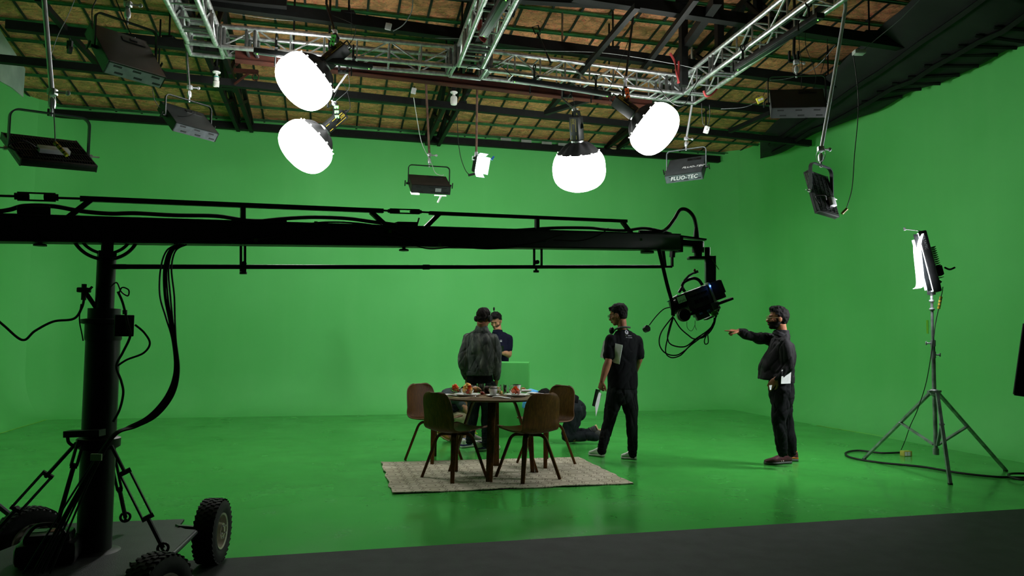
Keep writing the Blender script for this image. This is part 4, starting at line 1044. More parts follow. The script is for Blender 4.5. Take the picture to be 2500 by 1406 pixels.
# stays with turnbuckles
def K(px, py, d): return P(px, py, d)
def stay(a, b_, lo=.35, hi=.62, w=.022, name='stay'):
    A, B = K(*a), K(*b_); d = (B - A); mb = MB()
    mb.tube([A, A.lerp(B, lo)], .009, 8); part(name, mb, jb, crane); mb = MB(); mb.tube([A.lerp(B, hi), B], .011, 8); part(name, mb, jb, crane)
    s_ = d.normalized().cross(JN).normalized() * w; mb = MB(); p, q = A.lerp(B, lo - .02), A.lerp(B, hi + .02)
    for k in (-1, 1): mb.bar(p + s_ * k, q + s_ * k, .012, .008)
    mb.cyl(p - s_ * 1.3, p + s_ * 1.3, .012, 8); mb.cyl(q - s_ * 1.3, q + s_ * 1.3, .012, 8); part('turnbuckle', mb, jb, crane)
    mb = MB(); mb.ring(B, JN, .024, .007, 16, 8); mb.cyl(B - JN * .03 - Z * .01, B + JN * .03 - Z * .01, .008); part('shackle', mb, jb, crane)
stay((272, 1088, 3.72), (398, 1338, 3.75), .28, .68)
stay((272, 1100, 3.85), (306, 1262, 4.2), .05, .55, .010)
stay((186, 1082, 3.70), (-40, 1330, 3.9), .32, .62)
stay((195, 1085, 3.65), (128, 1320, 3.75), .0, .2, .012)
mb = MB(); mb.bar(P(163, 1059, 3.68), P(250, 1056, 3.68), .06, .03); mb.tube(curve([P(165, 1062, 3.68), P(168, 1080, 3.68), P(185, 1090, 3.68), P(198, 1085, 3.68)], 5), .008, 8); part('stay_collar', mb, jb, crane)
mb = MB(); mb.lathe([(.084, 0), (.1, .01), (.1, .05), (.084, .06)], V((base.x, base.y, P(230, 1085, 3.75).z - .03)), Z, 24); part('collar', mb, jb, crane)
# long tube brace and pole at the far left
mb = MB(); mb.tube([P(-60, 1190, 4.0), P(26, 1258, 4.0)], .014, 8); solo('grey_pole', mb, scuffed, 'grey pole leaning at the far left edge beside the crane wheel', 'pole')
# power case standing on the base plate
q = G(118, 1372, .25); case = thing('battery_case', 'black plastic case with red and green labels lying on the crane base', 'case', tuple(q))
cr_ = axes(V((.93, .36, 0)), V((-.36, .93, 0)), Z)
mb = MB(); mb.box(q + Z * .055, (.26, .2, .11), cr_, .03); bd = part('body', mb, mat('glossy_black_plastic', (18, 20, 20), .3), case)
mb = MB(); mb.box(q + Z * .12, (.2, .15, .05), cr_, .02); part('lid', mb, mat('glossy_black_plastic', (18, 20, 20), .3), case)
mb = MB(); mb.box(q + Z * .147 + cr_.col[0] * .03, (.06, .07, .002), cr_); part('label', mb, mat('red_label', (150, 30, 40), .5), case)
mb = MB(); mb.box(q + Z * .147 - cr_.col[0] * .04, (.06, .05, .002), cr_); part('label', mb, mat('green_label', (60, 120, 70), .5), case)
mb = MB(); mb.tube(curve([q + Z * .14 - cr_.col[1] * .09 - cr_.col[0] * .08, q + Z * .19 - cr_.col[1] * .09 - cr_.col[0] * .04, q + Z * .19 - cr_.col[1] * .09 + cr_.col[0] * .04, q + Z * .14 - cr_.col[1] * .09 + cr_.col[0] * .08], 6), .009, 8); part('handle', mb, jb, case)
# control box and lock of the column
pb = thing('power_box', 'black battery box strapped to the crane column', 'battery box', tuple(P(304, 795, 3.72)))
mb = MB(); mb.box(P(303, 795, 3.72), (.085, .05, .105), axes(JD, -JN, Z), .004); part('body', mb, mat('dark_box', (36, 38, 38), .5), pb)
mb = MB(); mb.cyl(P(305, 767, 3.72), P(305, 757, 3.72), .011, 12); part('socket', mb, jb, pb)
mb = MB(); mb.box(P(310, 795, 3.69), (.02, .012, .07), axes(JD, -JN, Z)); part('label', mb, mat('grey_label', (62, 62, 62), .5), pb)
# cables of the crane
cn = [0]
def jc(pp, r, lab, m=rubber, f=None, n=10, grp='cables of the camera crane'):
    mb = MB(); mb.tube(curve([(f or P)(*q) for q in pp], n), r, 7); return solo('crane_cable', mb, m, lab, 'cable', grp)
jc([(-40, 520), (20, 512), (60, 502), (130, 503), (200, 515), (270, 521), (330, 520), (430, 525), (530, 527), (610, 538), (700, 538)], .011, 'thick black hose lying on top of the crane boom above the column', f=lambda a, b_: J(a, b_, -.01))
jc([(640, 539), (700, 533), (770, 530), (850, 533), (910, 541), (960, 547), (1010, 556)], .011, 'thick black hose humping over the middle of the boom', f=lambda a, b_: J(a, b_, -.01))
jc([(1210, 565), (1290, 560), (1360, 556), (1440, 556), (1480, 560), (1530, 562), (1580, 557), (1640, 570)], .011, 'thick black hose over the far end of the boom', f=lambda a, b_: J(a, b_, -.01))
jc([(420, 598), (480, 590), (560, 588), (650, 575), (760, 548), (860, 548), (940, 562), (1010, 590), (1100, 605), (1190, 607), (1260, 600), (1320, 592)], .005, 'blue-black cable snaking along the side of the boom', f=lambda a, b_: J(a, b_, .062), m=mat('blue_cable', (14, 22, 48), .4))
jc([(560, 596), (640, 585), (720, 570), (800, 562), (980, 585), (1000, 600), (1040, 610), (1100, 606), (1180, 610), (1240, 606), (1290, 596), (1360, 575)], .004, 'thin black cable looping under the boom edge', f=lambda a, b_: J(a, b_, .066))
jc([(1340, 588), (1400, 590), (1440, 580), (1462, 568), (1472, 560)], .004, 'thin cable rising to the top of the boom near the head', f=lambda a, b_: J(a, b_, .062))
for i, (o, r) in enumerate(((0, .007), (8, .0045), (-8, .0045), (14, .0045), (4, .005))):
    mb = MB(); mb.tube(curve([P(442 + o, 597, 3.95), P(415 + o, 612, 3.93), P(402 + o * 1.2, 655, 3.9), P(403 + o * 1.6, 720, 3.86), P(413 + o, 775, 3.84), P(424 + o * .4, 830, 3.82), P(430 + o * .5, 905, 3.8), P(412 + o * .8, 965, 3.76), P(370 + o, 1015, 3.72), P(320 + o, 1042, 3.68), P(280 + o * .4, 1060, 3.6), P(240 + o * .6, 1115, 3.55), P(190 + o * 1.2, 1200, 3.5), P(140 + o * 2, 1290, 3.48), P(80 + o * 3, 1400, 3.45)], 10), r, 7)
    solo('crane_cable', mb, (rubber, rubber, mat('blue_cable', (14, 22, 48), .4), rubber, rubber)[i], 'black cable in the thick bundle hanging from the boom to the base plate', 'cable', 'bundle of cables hanging beside the crane column')
jc([(-30, 760, 3.7), (10, 795, 3.7), (55, 830, 3.7), (85, 808, 3.7), (130, 785, 3.7), (180, 778, 3.7), (200, 750, 3.7), (208, 720, 3.75), (225, 700, 3.78)], .006, 'cable sagging from the column out past the edge of the picture', )
jc([(330, 793, 3.7), (352, 812, 3.7), (366, 838, 3.7), (350, 862, 3.7), (310, 878, 3.7), (284, 895, 3.7)], .005, 'cable curling out from the battery box and back to the column')
jc([(288, 712, 3.7), (300, 740, 3.7), (312, 790, 3.66), (318, 820, 3.66), (300, 860, 3.68), (284, 893, 3.69), (296, 930, 3.7), (301, 960, 3.7), (292, 1000, 3.7), (276, 1030, 3.68)], .006, 'cable running down the side of the crane column')
jc([(270, 700, 3.72), (285, 690, 3.7), (296, 712, 3.68), (312, 722, 3.68), (314, 708, 3.68), (298, 702, 3.68), (290, 718, 3.68)], .0035, 'small tangled loop of cable at the column bearing')
jc([(198, 742, 3.72), (194, 780, 3.72), (200, 815, 3.72), (203, 832, 3.72)], .003, 'short loose strap end hanging left of the column')
mb = MB(); mb.box(P(235, 1116, 3.5), (.05, .01, .03), None); solo('tape_tag', mb, mat('pale_green_tape', (150, 190, 130), .5), 'pale green tape around the cable bundle in front of the column', 'tape')
for (px, py) in ((763, 548), (942, 568), (1062, 600), (618, 590), (1550, 587)):
    mb = MB(); p = J(px, py, .07); mb.box(p, (.02, .003, .018), axes(JD, JN, Z)); solo('tape_tag', mb, mat('dark_green_tape', (50, 110, 30), .6), 'small green tape mark stuck to the side of the boom', 'tape', 'green tape marks on the boom')
# monitor box on the boom
tb = thing('transmitter', 'small black transmitter with a stub antenna on top of the boom', 'transmitter', tuple(J(993, 552)))
mb = MB(); mb.bar(J(966, 549), J(1016, 550), .06, .035, bev=.004); part('body', mb, jb, tb); mb = MB(); mb.tube([J(1018, 549), J(1023, 532)], .005, 8); part('antenna', mb, jb, tb)
tb = thing('cable_box', 'black box clamped on top of the boom near the column', 'box', tuple(J(85, 522)))
mb = MB(); mb.bar(J(42, 515), J(124, 516), .07, .045, bev=.005); part('body', mb, jb, tb)

# ---- the remote head under the tip
HD = 5.8
def H(px, py, o=0.0): return P(px, py, HD - o)
mb = MB(); mb.bar(H(1652, 576), H(1652, 616), .09, .05, up=JD); part('end_plate', mb, jb, crane)
mb = MB(); mb.bar(H(1648, 592), H(1712, 597), .07, .045); mb.bar(H(1655, 577), H(1722, 586), .08, .012); part('nose_plate', mb, jb, crane)
mb = MB(); mb.bar(H(1616, 600), H(1622, 650), .03, .02, up=JN); mb.bar(H(1643, 600), H(1641, 628), .03, .03, up=JN); mb.bar(H(1641, 628), H(1641, 651), .016, .016, up=JN); mb.cyl(H(1620, 651), H(1641, 651), .009); part('level_link', mb, jb, crane)
head = thing('remote_head', 'black motorised camera head hanging under the tip of the crane', 'camera head', tuple(H(1705, 590)))
mb = MB(); mb.cyl(H(1704, 590), H(1704, 616), .046, 24); mb.cyl(H(1704, 616), H(1704, 630), .03, 20); part('pan_motor', mb, jb, head)
mb = MB(); mb.bar(H(1680, 630), H(1735, 630), .09, .022, bev=.004); mb.cyl(H(1727, 604), H(1727, 630), .022, 16); part('top_plate', mb, jb, head)
mb = MB(); mb.bar(H(1733, 625), H(1734, 712), .05, .075, up=V((1, 0, 0)), bev=.004); part('drop_arm', mb, mat('dark_satin', (70, 78, 78), .4, .3), head)
mb = MB(); mb.bar(H(1744, 625), H(1744, 715), .05, .012, up=V((1, 0, 0))); part('arm_edge', mb, jb, head)
mb = MB(); mb.cyl(H(1757, 702, .05), H(1757, 702, -.06), .026, 20); part('tilt_motor', mb, jb, head)
mb = MB(); mb.bar(H(1722, 780), H(1744, 770), .1, .01); mb.lathe([(.02, -.02), (.05, -.02), (.05, .0), (.02, .02)], H(1740, 752, -.06), V((0, 1, 0)), 28); part('cradle_plate', mb, jb, head)
mb = MB(); mb.bar(H(1735, 628, .03), H(1755, 658, .04), .012, .004); solo('tape_tag', mb, mat('lime_tape', (90, 190, 40), .5), 'lime green tape tail hanging from the camera head arm', 'tape')
jc([(1560, 566, 5.6), (1610, 566, 5.65), (1628, 558, 5.7), (1646, 535, 5.75), (1660, 513, 5.8), (1676, 512, 5.8), (1692, 527, 5.8), (1699, 550, 5.8), (1700, 580, 5.8)], .014, 'thick black conduit arching from the boom tip into the camera head')
mb = MB(); mb.lathe([(.026, 0), (.02, .05), (.015, .09)], H(1700, 584), Z, 14); part('cable_boot', mb, jb, head)
# cinema camera, tipped about 20 degrees
ca = R(21); cx = V((cos(ca), .0, sin(ca))); cz = V((-sin(ca), 0, cos(ca))); cy = V((0, 1, 0)); CR = axes(cx, cy, cz)
cam_c = H(1702, 728)
camr = thing('cinema_camera', 'black cinema camera with battery, handle and follow focus slung in the crane head', 'film camera', tuple(cam_c))
def CC(x, y, z): return cam_c + cx * x - cy * y + cz * z
cb = mat('camera_body_black', (78, 84, 86), .45, rgb2=(94, 100, 102), vs=20, bump=.1, bs=120)
mb = MB(); mb.box(CC(.0, 0, .0), (.2, .12, .15), CR, .012); mb.box(CC(.01, .06, -.01), (.15, .012, .12), CR, .004); body = part('body', mb, cb, camr)
mb = MB()
for i in range(5): mb.box(CC(-.05 + .028 * i, .069, .03), (.02, .004, .012), CR)
for i in range(3): mb.box(CC(-.03 + .04 * i, .069, -.02), (.028, .004, .03), CR)
part('button', mb, mat('key_grey', (34, 36, 36), .5), body)
mb = MB(); mb.box(CC(.15, .01, .005), (.1, .1, .145), CR, .008); part('battery', mb, mat('battery_black', (84, 90, 92), .45), camr)
mb = MB(); mb.box(CC(.105, .02, .005), (.014, .12, .16), CR, .002); pp_ = part('battery_plate', mb, mat('pale_aluminium', (236, 238, 242), .4, .15), camr)
mb = MB(); mb.ell(CC(.105, .086, .055), (.006, .006, .006)); part('led', mb, mat('blue_led', (80, 130, 255), emit=8), pp_)
mb = MB(); mb.box(CC(.205, .02, .02), (.006, .08, .1), CR); part('label', mb, mat('grey_battery_label', (105, 108, 112), .5), camr)
mb = MB(); mb.tube(curve([CC(-.07, 0, .08), CC(-.075, 0, .12), CC(-.05, 0, .15), CC(.02, 0, .155), CC(.06, 0, .13), CC(.075, 0, .08)], 6), .012, 10); part('handle', mb, jb, camr)
mb = MB(); mb.tube([CC(-.08, .02, .12), CC(-.12, .02, .09)], .012, 8); mb.tube([CC(-.05, .02, .16), CC(.0, .02, .185), CC(.055, .02, .192)], .008, 8); mb.box(CC(.06, .02, .19), (.03, .03, .02), CR); part('accessory_arm', mb, alud, camr)
mb = MB(); mb.ell(CC(.055, .02, .205), (.009, .009, .014)); part('tally', mb, mat('red_knob', (150, 60, 40), .5), camr)
mb = MB(); mb.box(CC(-.13, .06, .035), (.085, .02, .075), CR, .004); mon = part('monitor', mb, jb, camr)
mb = MB(); mb.box(CC(-.13, .071, .037), (.065, .002, .05), CR); part('screen', mb, mat('screen_green', (60, 110, 60), .3, emit=.25), mon)
for i in range(7):
    mb = MB(); mb.box(CC(-.155 + .008 * i, .0725, .022 + .003 * (i % 3)), (.003, .001, .012 + .004 * (i % 2)), CR); part('screen_mark', mb, jb, mon)
mb = MB(); mb.cyl(CC(-.1, 0, .0), CC(-.19, 0, .0), .05, 24); mb.cyl(CC(-.19, 0, .0), CC(-.21, 0, .0), .056, 24); part('lens', mb, jb, camr)
mb = MB(); mb.cyl(CC(-.16, .09, -.08), CC(-.16, .05, -.08), .05, 26); part('focus_wheel', mb, mat('wheel_tan', (120, 110, 92), .5), camr)
mb = MB(); mb.cyl(CC(-.165, .13, -.08), CC(-.165, .09, -.08), .042, 26); part('focus_knob', mb, jb, camr)
for i, (y_, z_) in enumerate(((.06, -.095), (-.03, -.095))):
    mb = MB(); mb.cyl(CC(-.19 + .02 * i, y_, z_), CC(.24 + .02 * i, y_, z_), .0095, 12); part('support_rod', mb, jb, camr)
mb = MB(); mb.box(CC(.02, 0, -.085), (.22, .1, .02), CR, .003); mb.box(CC(.03, 0, -.12), (.2, .1, .025), CR, .004); mb.box(CC(-.02, .03, -.145), (.1, .06, .03), CR, .005); mb.box(CC(.09, .03, -.10), (.05, .1, .06), CR, .008); part('base_plate', mb, cb, camr)
mb = MB()
for x_ in (-.03, .03): mb.box(CC(x_, .065, -.115), (.02, .02, .015), CR)
part('clamp_lever', mb, mat('blue_lever', (110, 160, 220), .4), camr)
mb = MB(); mb.cyl(CC(-.19, .04, .06), CC(-.235, .04, .055), .007, 8, .002); part('probe', mb, mat('blue_rubber', (30, 90, 160), .5), camr)
mb = MB(); mb.cyl(CC(-.19, .04, .06), CC(-.14, .04, .07), .012, 10); part('probe_mount', mb, chrome, camr)
# hand wheel on its whip
wh = thing('focus_whip', 'curved whip ending in a black knob, sticking out from the camera', 'whip', tuple(H(1640, 750, .1)))
mb = MB(); mb.tube(curve([H(1636, 750, .12), H(1620, 755, .12), H(1602, 772, .12), H(1585, 794, .12)], 8), .004, 7); part('shaft', mb, rubber, wh)
mb = MB(); mb.lathe([(.024 + (.003 if i % 2 else 0), z_) for i, z_ in enumerate((-.018, .018))], H(1578, 803, .12), V((.5, -.8, .3)), 7); part('knob', mb, jb, wh)
# cable bundle from the boom past the lens and back to the camera
for i, (o, r) in enumerate(((0, .006), (3, .005), (-3, .0045))):
    jc([(1608 + o, 608, 5.55), (1618 + o, 650, 5.6), (1630 + o, 700, 5.62), (1641 + o, 740, 5.62), (1643 + o, 770, 5.62)], r, 'black cable in the bundle running from the boom down past the lens', grp='cables running from the boom down past the lens')
for pp_, lab in (([(1643, 772), (1615, 810), (1610, 840), (1625, 862), (1655, 866), (1690, 840), (1722, 815), (1742, 795), (1748, 770)], 'outer loop of black cable drooping under the camera'),
                 ([(1643, 772), (1634, 800), (1630, 825), (1640, 842), (1672, 846), (1700, 826), (1730, 805), (1746, 785)], 'middle loop of black cable drooping under the camera'),
                 ([(1644, 774), (1625, 850), (1636, 872), (1660, 868), (1680, 848), (1700, 828), (1728, 812), (1750, 770)], 'lowest loop of black cable drooping under the camera'),
                 ([(1645, 776), (1660, 800), (1680, 818), (1695, 827), (1720, 822), (1740, 800), (1744, 775)], 'inner black cable crossing under the camera')):
    jc([(a, b_, 5.66 + .02 * random.random()) for a, b_ in pp_], .005, lab, grp=None)
jc([(1728, 812, 5.64), (1720, 830, 5.64), (1722, 840, 5.64), (1729, 836, 5.64), (1728, 818, 5.64)], .004, 'small tied loop in the cables under the camera', grp=None)
jc([(1677, 785, 5.66), (1678, 800, 5.66), (1688, 808, 5.66), (1696, 795, 5.66), (1697, 782, 5.66), (1697, 796, 5.66), (1701, 806, 5.66)], .0018, 'hair-thin cable with a plug dangling under the camera', grp=None)
mb = MB(); mb.box(H(1745, 765, .12), (.05, .04, .035), CR, .01); solo('tape_tag', mb, mat('lime_tape', (90, 190, 40), .5), 'lime green tape around the cables at the back of the camera', 'tape')
mb = MB(); mb.box(H(1644, 767, .17), (.02, .02, .03)); solo('tape_tag', mb, mat('lime_tape', (90, 190, 40), .5), 'lime green tape around the cables under the lens', 'tape')
# ================================================================ rug, table, chairs, breakfast
def wood(name, c1, c2, c3, rough=.38):
    m, nt, b = nodes_of(name)
    t = tex(nt, 'noise', 7, 5, (9, 9, .7)); t.inputs['Distortion'].default_value = .6
    c = mix(nt, ramp(nt, t.outputs['Fac'], .35, .65), lin(c1), lin(c2))
    t2 = tex(nt, 'noise', 22, 4, (8, 8, .35)); c = mix(nt, M_(nt, 'MULTIPLY', ramp(nt, t2.outputs['Fac'], .5, .7), .6), c, lin(c3))
    nt.links.new(c, b.inputs['Base Color']); b.inputs['Roughness'].default_value = rough; b.inputs['Specular IOR Level'].default_value = .14
    bumpit(nt, b, t2.outputs['Fac'], .08, .002)
    return m
walnut = wood('walnut_veneer', (92, 60, 20), (70, 43, 13), (46, 27, 8), .5)
ply = mat('plywood_edge', (120, 84, 54), .5, rgb2=(88, 58, 36), vs=120, stretch=(1, 1, 6))
# rug
m, nt, b = nodes_of('patterned_rug')
RA, RB, RC_, RD = G(930, 1130), G(1413, 1117), G(1547, 1182), G(958, 1207)
rang = atan2((RC_ - RD).y, (RC_ - RD).x)
tc = N(nt, 'ShaderNodeTexCoord'); mp = N(nt, 'ShaderNodeMapping'); nt.links.new(tc.outputs['Object'], mp.inputs[0]); mp.inputs['Rotation'].default_value = (0, 0, -rang)
wob = N(nt, 'ShaderNodeTexNoise'); wob.inputs['Scale'].default_value = 5; nt.links.new(mp.outputs[0], wob.inputs['Vector'])
sx = N(nt, 'ShaderNodeSeparateXYZ'); nt.links.new(mp.outputs[0], sx.inputs[0])
wv = M_(nt, 'MULTIPLY', M_(nt, 'SUBTRACT', wob.outputs['Fac'], .5), .02)
X0, Y0 = M_(nt, 'ADD', sx.outputs[0], wv), M_(nt, 'ADD', sx.outputs[1], wv)
PX, PY = .293, .2
def lat(v, p, off): 
    q = M_(nt, 'ADD', M_(nt, 'DIVIDE', v, p), off + 50.0); return M_(nt, 'ABSOLUTE', M_(nt, 'MULTIPLY', M_(nt, 'SUBTRACT', M_(nt, 'FRACT', q), .5), p))
def hexm(ox, oy, hw, hh): 
    x, y = lat(X0, PX, ox), lat(Y0, PY, oy); return M_(nt, 'MAXIMUM', M_(nt, 'DIVIDE', y, hh), M_(nt, 'DIVIDE', M_(nt, 'ADD', x, M_(nt, 'MULTIPLY', y, .45)), hw))
def line(v, c, w): return M_(nt, 'LESS_THAN', M_(nt, 'ABSOLUTE', M_(nt, 'SUBTRACT', v, c)), w)
mL, mS = hexm(0, 0, .122, .096), hexm(.5, .5, .068, .062)
ink = None
for v, c, w in ((mL, .97, .036), (mL, .82, .03), (mL, .38, .045), (mS, .92, .06), (mS, .55, .08)):
    l = line(v, c, w); ink = l if ink is None else M_(nt, 'MAXIMUM', ink, l)
n1 = tex(nt, 'noise', 2.4, 4); n2 = tex(nt, 'noise', 160, 2, (1, .2, 1))
base_c = mix(nt, ramp(nt, n1.outputs['Fac'], .35, .65), lin((196, 188, 168)), lin((172, 164, 142)))
ink = M_(nt, 'MULTIPLY', ink, M_(nt, 'ADD', M_(nt, 'MULTIPLY', n1.outputs['Fac'], .5), .5))
col = mix(nt, ink, base_c, lin((84, 72, 56)))
col = mix(nt, M_(nt, 'MULTIPLY', ramp(nt, n2.outputs['Fac'], .5, .7), .25), col, lin((140, 132, 112)))
nt.links.new(col, b.inputs['Base Color']); b.inputs['Roughness'].default_value = .95; bumpit(nt, b, n2.outputs['Fac'], .4, .003); rugm = m
mb = MB()
def rugf(a, c):
    p = RD.lerp(RC_, a).lerp(RA.lerp(RB, a), c)
    k_ = sin(pi * a) ** .5 * sin(pi * c) ** .5 if False else 1; e = (.005 * sin(a * 31) + .004 * sin(a * 57 + 1)) * min(1, 8 * a, 8 * (1 - a)); f = (.007 * sin(c * 23) + .005 * sin(c * 41 + 2)) * min(1, 8 * c, 8 * (1 - c))
    p = p + (RC_ - RD).normalized() * f * (1 if a in (0, 1) else 0) + Vector0((0, e * (1 if c in (0, 1) else 0), 0))
    lift = .008 * max(0, 1 - c * 14) * (1 + sin(a * 19)) * .5 + .01 * max(0, 1 - a * 18) * (1 + sin(c * 22)) * .5
    return p + Z * (.009 + lift)
Vector0 = V
mb.sheet(rugf, 80, 60, .007)
solo('rug', mb, rugm, 'pale rug with a brown hexagon pattern under the dining table', 'rug', smooth=60)

def bent_leg(r0, zt, r1, rf, wt, wb, th, ang, c, rr=.055, n=18):
    # flat bent plywood leg in a radial plane
    d = V((cos(ang), sin(ang), 0)); s_ = V((-sin(ang), cos(ang), 0))
    pts = [(r0, zt), (r1 - rr, zt)]
    slope = V((rf - r1, 0, -zt)).normalized()
    for i in range(1, 9):
        t = i / 8; p0 = V((r1 - rr, 0, zt)); p1 = V((r1, 0, zt)); p2 = V((r1, 0, zt)) + slope * rr * 1.2
        q = p0 * (1 - t) ** 2 + p1 * 2 * t * (1 - t) + p2 * t * t; pts.append((q.x, q.z))
    k = len(pts); e = pts[-1]
    for i in range(1, 5): t = i / 4; pts.append((e[0] + (rf - e[0]) * t, e[1] * (1 - t)))
    rings = []
    for i, (r, z) in enumerate(pts):
        a_, b_ = pts[max(i - 1, 0)], pts[min(i + 1, len(pts) - 1)]; tg = V((b_[0] - a_[0], 0, b_[1] - a_[1])).normalized(); nn = V((-tg.z, 0, tg.x))
        w = wt + (wb - wt) * max(0, 1 - z / zt); t_ = th
        P0 = V(c) + d * r + Z * z; N3 = d * nn.x + Z * nn.z; ring = []
        for (u_, v_) in ((-.5, -.5), (-.44, -.5), (.44, -.5), (.5, -.35), (.5, .35), (.44, .5), (-.44, .5), (-.5, .35)): ring.append(P0 + s_ * u_ * w + N3 * v_ * t_)
        rings.append(ring)
    mb = MB(); mb.loft(rings); return mb
def chair_proto():
    r = thing('dining_chair', 'x', 'chair', (0, 0, 0), 'walnut shell chairs around the table')
    # profile in y (forward +) and z, with half width
    pr = [(.225, .462, .200), (.215, .463, .212), (.17, .458, .218), (.10, .447, .218), (.02, .438, .216), (-.06, .433, .213), (-.13, .435, .210), (-.175, .447, .208), (-.20, .470, .207), (-.213, .50, .206), (-.222, .56, .204), (-.234, .63, .200), (-.247, .70, .193), (-.258, .745, .180), (-.264, .775, .158), (-.268, .792, .128), (-.270, .800, .09)]
    prc = curve([V((y, z, w)) for y, z, w in pr], 3); n = len(prc); nw = 20
    mb = MB()
    def f(a, c):
        i = min(int(round(a * (n - 1))), n - 1); y, z, w = prc[i]; u_ = (c - .5) * 2; back = min(1, max(0, (z - .44) / .12)); seat = 1 - back
        x = u_ * w; k = u_ * u_
        return V((x, y + .028 * k * back, z + .020 * k * seat - (.0 if z > .46 or y < 0 else 0)))
    mb.sheet(f, n - 1, nw, .011)
    part('shell', mb, walnut, r, smooth=50)
    mb = MB()
    e = [f(i / (n - 1), 0) for i in range(n)] + [f(1, j / nw) for j in range(1, nw)] + [f(i / (n - 1), 1) for i in range(n - 1, -1, -1)] + [f(0, j / nw) for j in range(nw - 1, 0, -1)]
    mb.tube([p - Z * .004 if p.z < .47 else p - V((0, .005, 0)) for p in e], .0058, 6, closed=True); part('shell_edge', mb, ply, r, smooth=180)
    for k in range(4): part('leg', bent_leg(.0, .405, .155, .304, .052, .036, .026, pi / 4 + k * pi / 2, (0, 0, 0)), walnut, r, smooth=40)
    mb = MB(); mb.box((0, 0, .423), (.12, .12, .018), None, .004); part('spacer', mb, blk, r)
    return r
ch = chair_proto()
spots = (((-.528, 7.23), 46, 'walnut shell chair in front of the table, back lit, seat pointing right'),
         ((.164, 7.226), 125, 'darkest walnut shell chair in front of the table, seat pointing away to the left'),
         ((-.828, 8.257), -42, 'walnut shell chair behind the table, before the kneeling man in khaki shorts'),
         ((.373, 8.063), -139, 'walnut shell chair behind the table, hiding the kneeling man in dark jeans'))
for i, ((x, y), a, lab) in enumerate(spots):
    zz = .0095 if i != 2 else .004
    M4 = Matrix.Translation((x, y, zz)) @ Matrix.Rotation(R(a - 90), 4, 'Z')
    if i: dup(ch, M4, lab)
    else: first = (M4, lab)
ch.matrix_world = first[0]; ch['label'] = first[1]; FR[ch.name] = first[0]
for k in [x for x in bpy.data.objects if x.parent == ch]: FR[k.name] = first[0]

TC = V((-.17, 7.45, 0)); TT = .752
tb = thing('dining_table', 'round walnut dining table laid for breakfast on the patterned rug', 'table', tuple(TC + Z * .009))
mb = MB(); mb.lathe([(0, TT - .02), (.50, TT - .02), (.532, TT - .014), (.54, TT - .004), (.537, TT), (0, TT)], TC, Z, 72); part('table_top', mb, walnut, tb, smooth=30)
for a in (-93, 87, 166, 12): part('leg', bent_leg(.05, TT - .030, .2, .44, .075, .062, .02, R(a), TC + Z * .009, .07).move(Matrix.Identity(4)), walnut, tb, smooth=40)

# ---- breakfast: plates, bowls, cups, glasses, cutlery
porc = mat('white_porcelain', (232, 234, 232), .18)
rimb = mat('black_enamel_rim', (20, 20, 22), .25)
cof = mat('coffee', (44, 26, 18), .2)
def glassm():
    m, nt, b = nodes_of('clear_glass'); b.inputs['Base Color'].default_value = (.96, 1, .98, 1); b.inputs['Roughness'].default_value = .02; b.inputs['Transmission Weight'].default_value = 1; b.inputs['IOR'].default_value = 1.45; return m
gl = glassm()
def at(px, py, dz=0): p = G(px, py, TT + .002); return V((p.x, p.y, TT + .001 + dz))
def plate(c, r, lab):
    mb = MB(); mb.lathe([(0, .004), (r * .55, .004), (r * .6, .0), (r * .66, .003), (r * .97, .018), (r, .021), (r * .98, .023), (r * .64, .009), (r * .58, .007), (0, .007)], c, Z, 48); return solo('dinner_plate', mb, porc, lab, 'plate', 'white plates on the dining table')
def bowl(c, r, lab):
    mb = MB(); h = r * .85; mb.lathe([(0, .001), (r * .5, .001), (r * .56, .006), (r * .82, h * .45), (r, h), (r * .96, h), (r * .78, h * .5), (r * .5, .010), (0, .008)], c, Z, 40); return solo('glass_bowl', mb, gl, lab, 'bowl', 'glass fruit bowls')
def cup(c, lab, coffee=True, a=0.0, r=.043, h=.072):
    o = thing('coffee_cup', lab, 'cup', tuple(c), 'white cups with black rims')
    mb = MB(); mb.lathe([(0, 0), (r * .62, 0), (r * .7, .004), (r * .82, h * .5), (r, h - .002), (r * .94, h - .002), (r * .78, h * .5), (r * .6, .006), (0, .005)], c, Z, 32); part('body', mb, porc, o)
    mb = MB(); mb.ring(c + Z * h, Z, r * .97, .0028, 32, 8); part('rim', mb, rimb, o)
    d = V((cos(a), sin(a), 0)); mb = MB(); mb.tube(curve([c + d * r * .9 + Z * h * .82, c + d * (r + .018) + Z * h * .86, c + d * (r + .024) + Z * h * .6, c + d * (r + .012) + Z * h * .34, c + d * r * .75 + Z * h * .3], 5), .0035, 8); part('handle', mb, porc, o)
    if coffee: mb = MB(); mb.lathe([(0, h * .8), (r * .88, h * .8), (r * .88, h * .78), (0, h * .78)], c, Z, 24); part('coffee', mb, cof, o)
def tumbler(c, lab, r=.044, h=.1):
    o = thing('water_glass', lab, 'glass', tuple(c), 'clear tumblers'); n = 8
    mb = MB(); rows = []
    for (rr, z) in ((.0001, .0), (r * .8, 0), (r * .86, .02), (r * .95, h * .6), (r, h), (r * .93, h), (r * .88, h * .6), (r * .76, .014), (.0001, .012)):
        rows.append([c + V((rr * (1 + .035 * (abs(cos(6 * q)) - .5) * (1 if z > .01 and z < h * .95 else 0)) * cos(q), rr * (1 + .035 * (abs(cos(6 * q)) - .5) * (1 if .01 < z < h * .95 else 0)) * sin(q), z)) for q in [2 * pi * j / 48 for j in range(48)]])
    mb.loft(rows, cap=False); part('body', mb, gl, o, smooth=40)
cut = mat('cutlery_steel', (210, 210, 212), .2, 1.0)
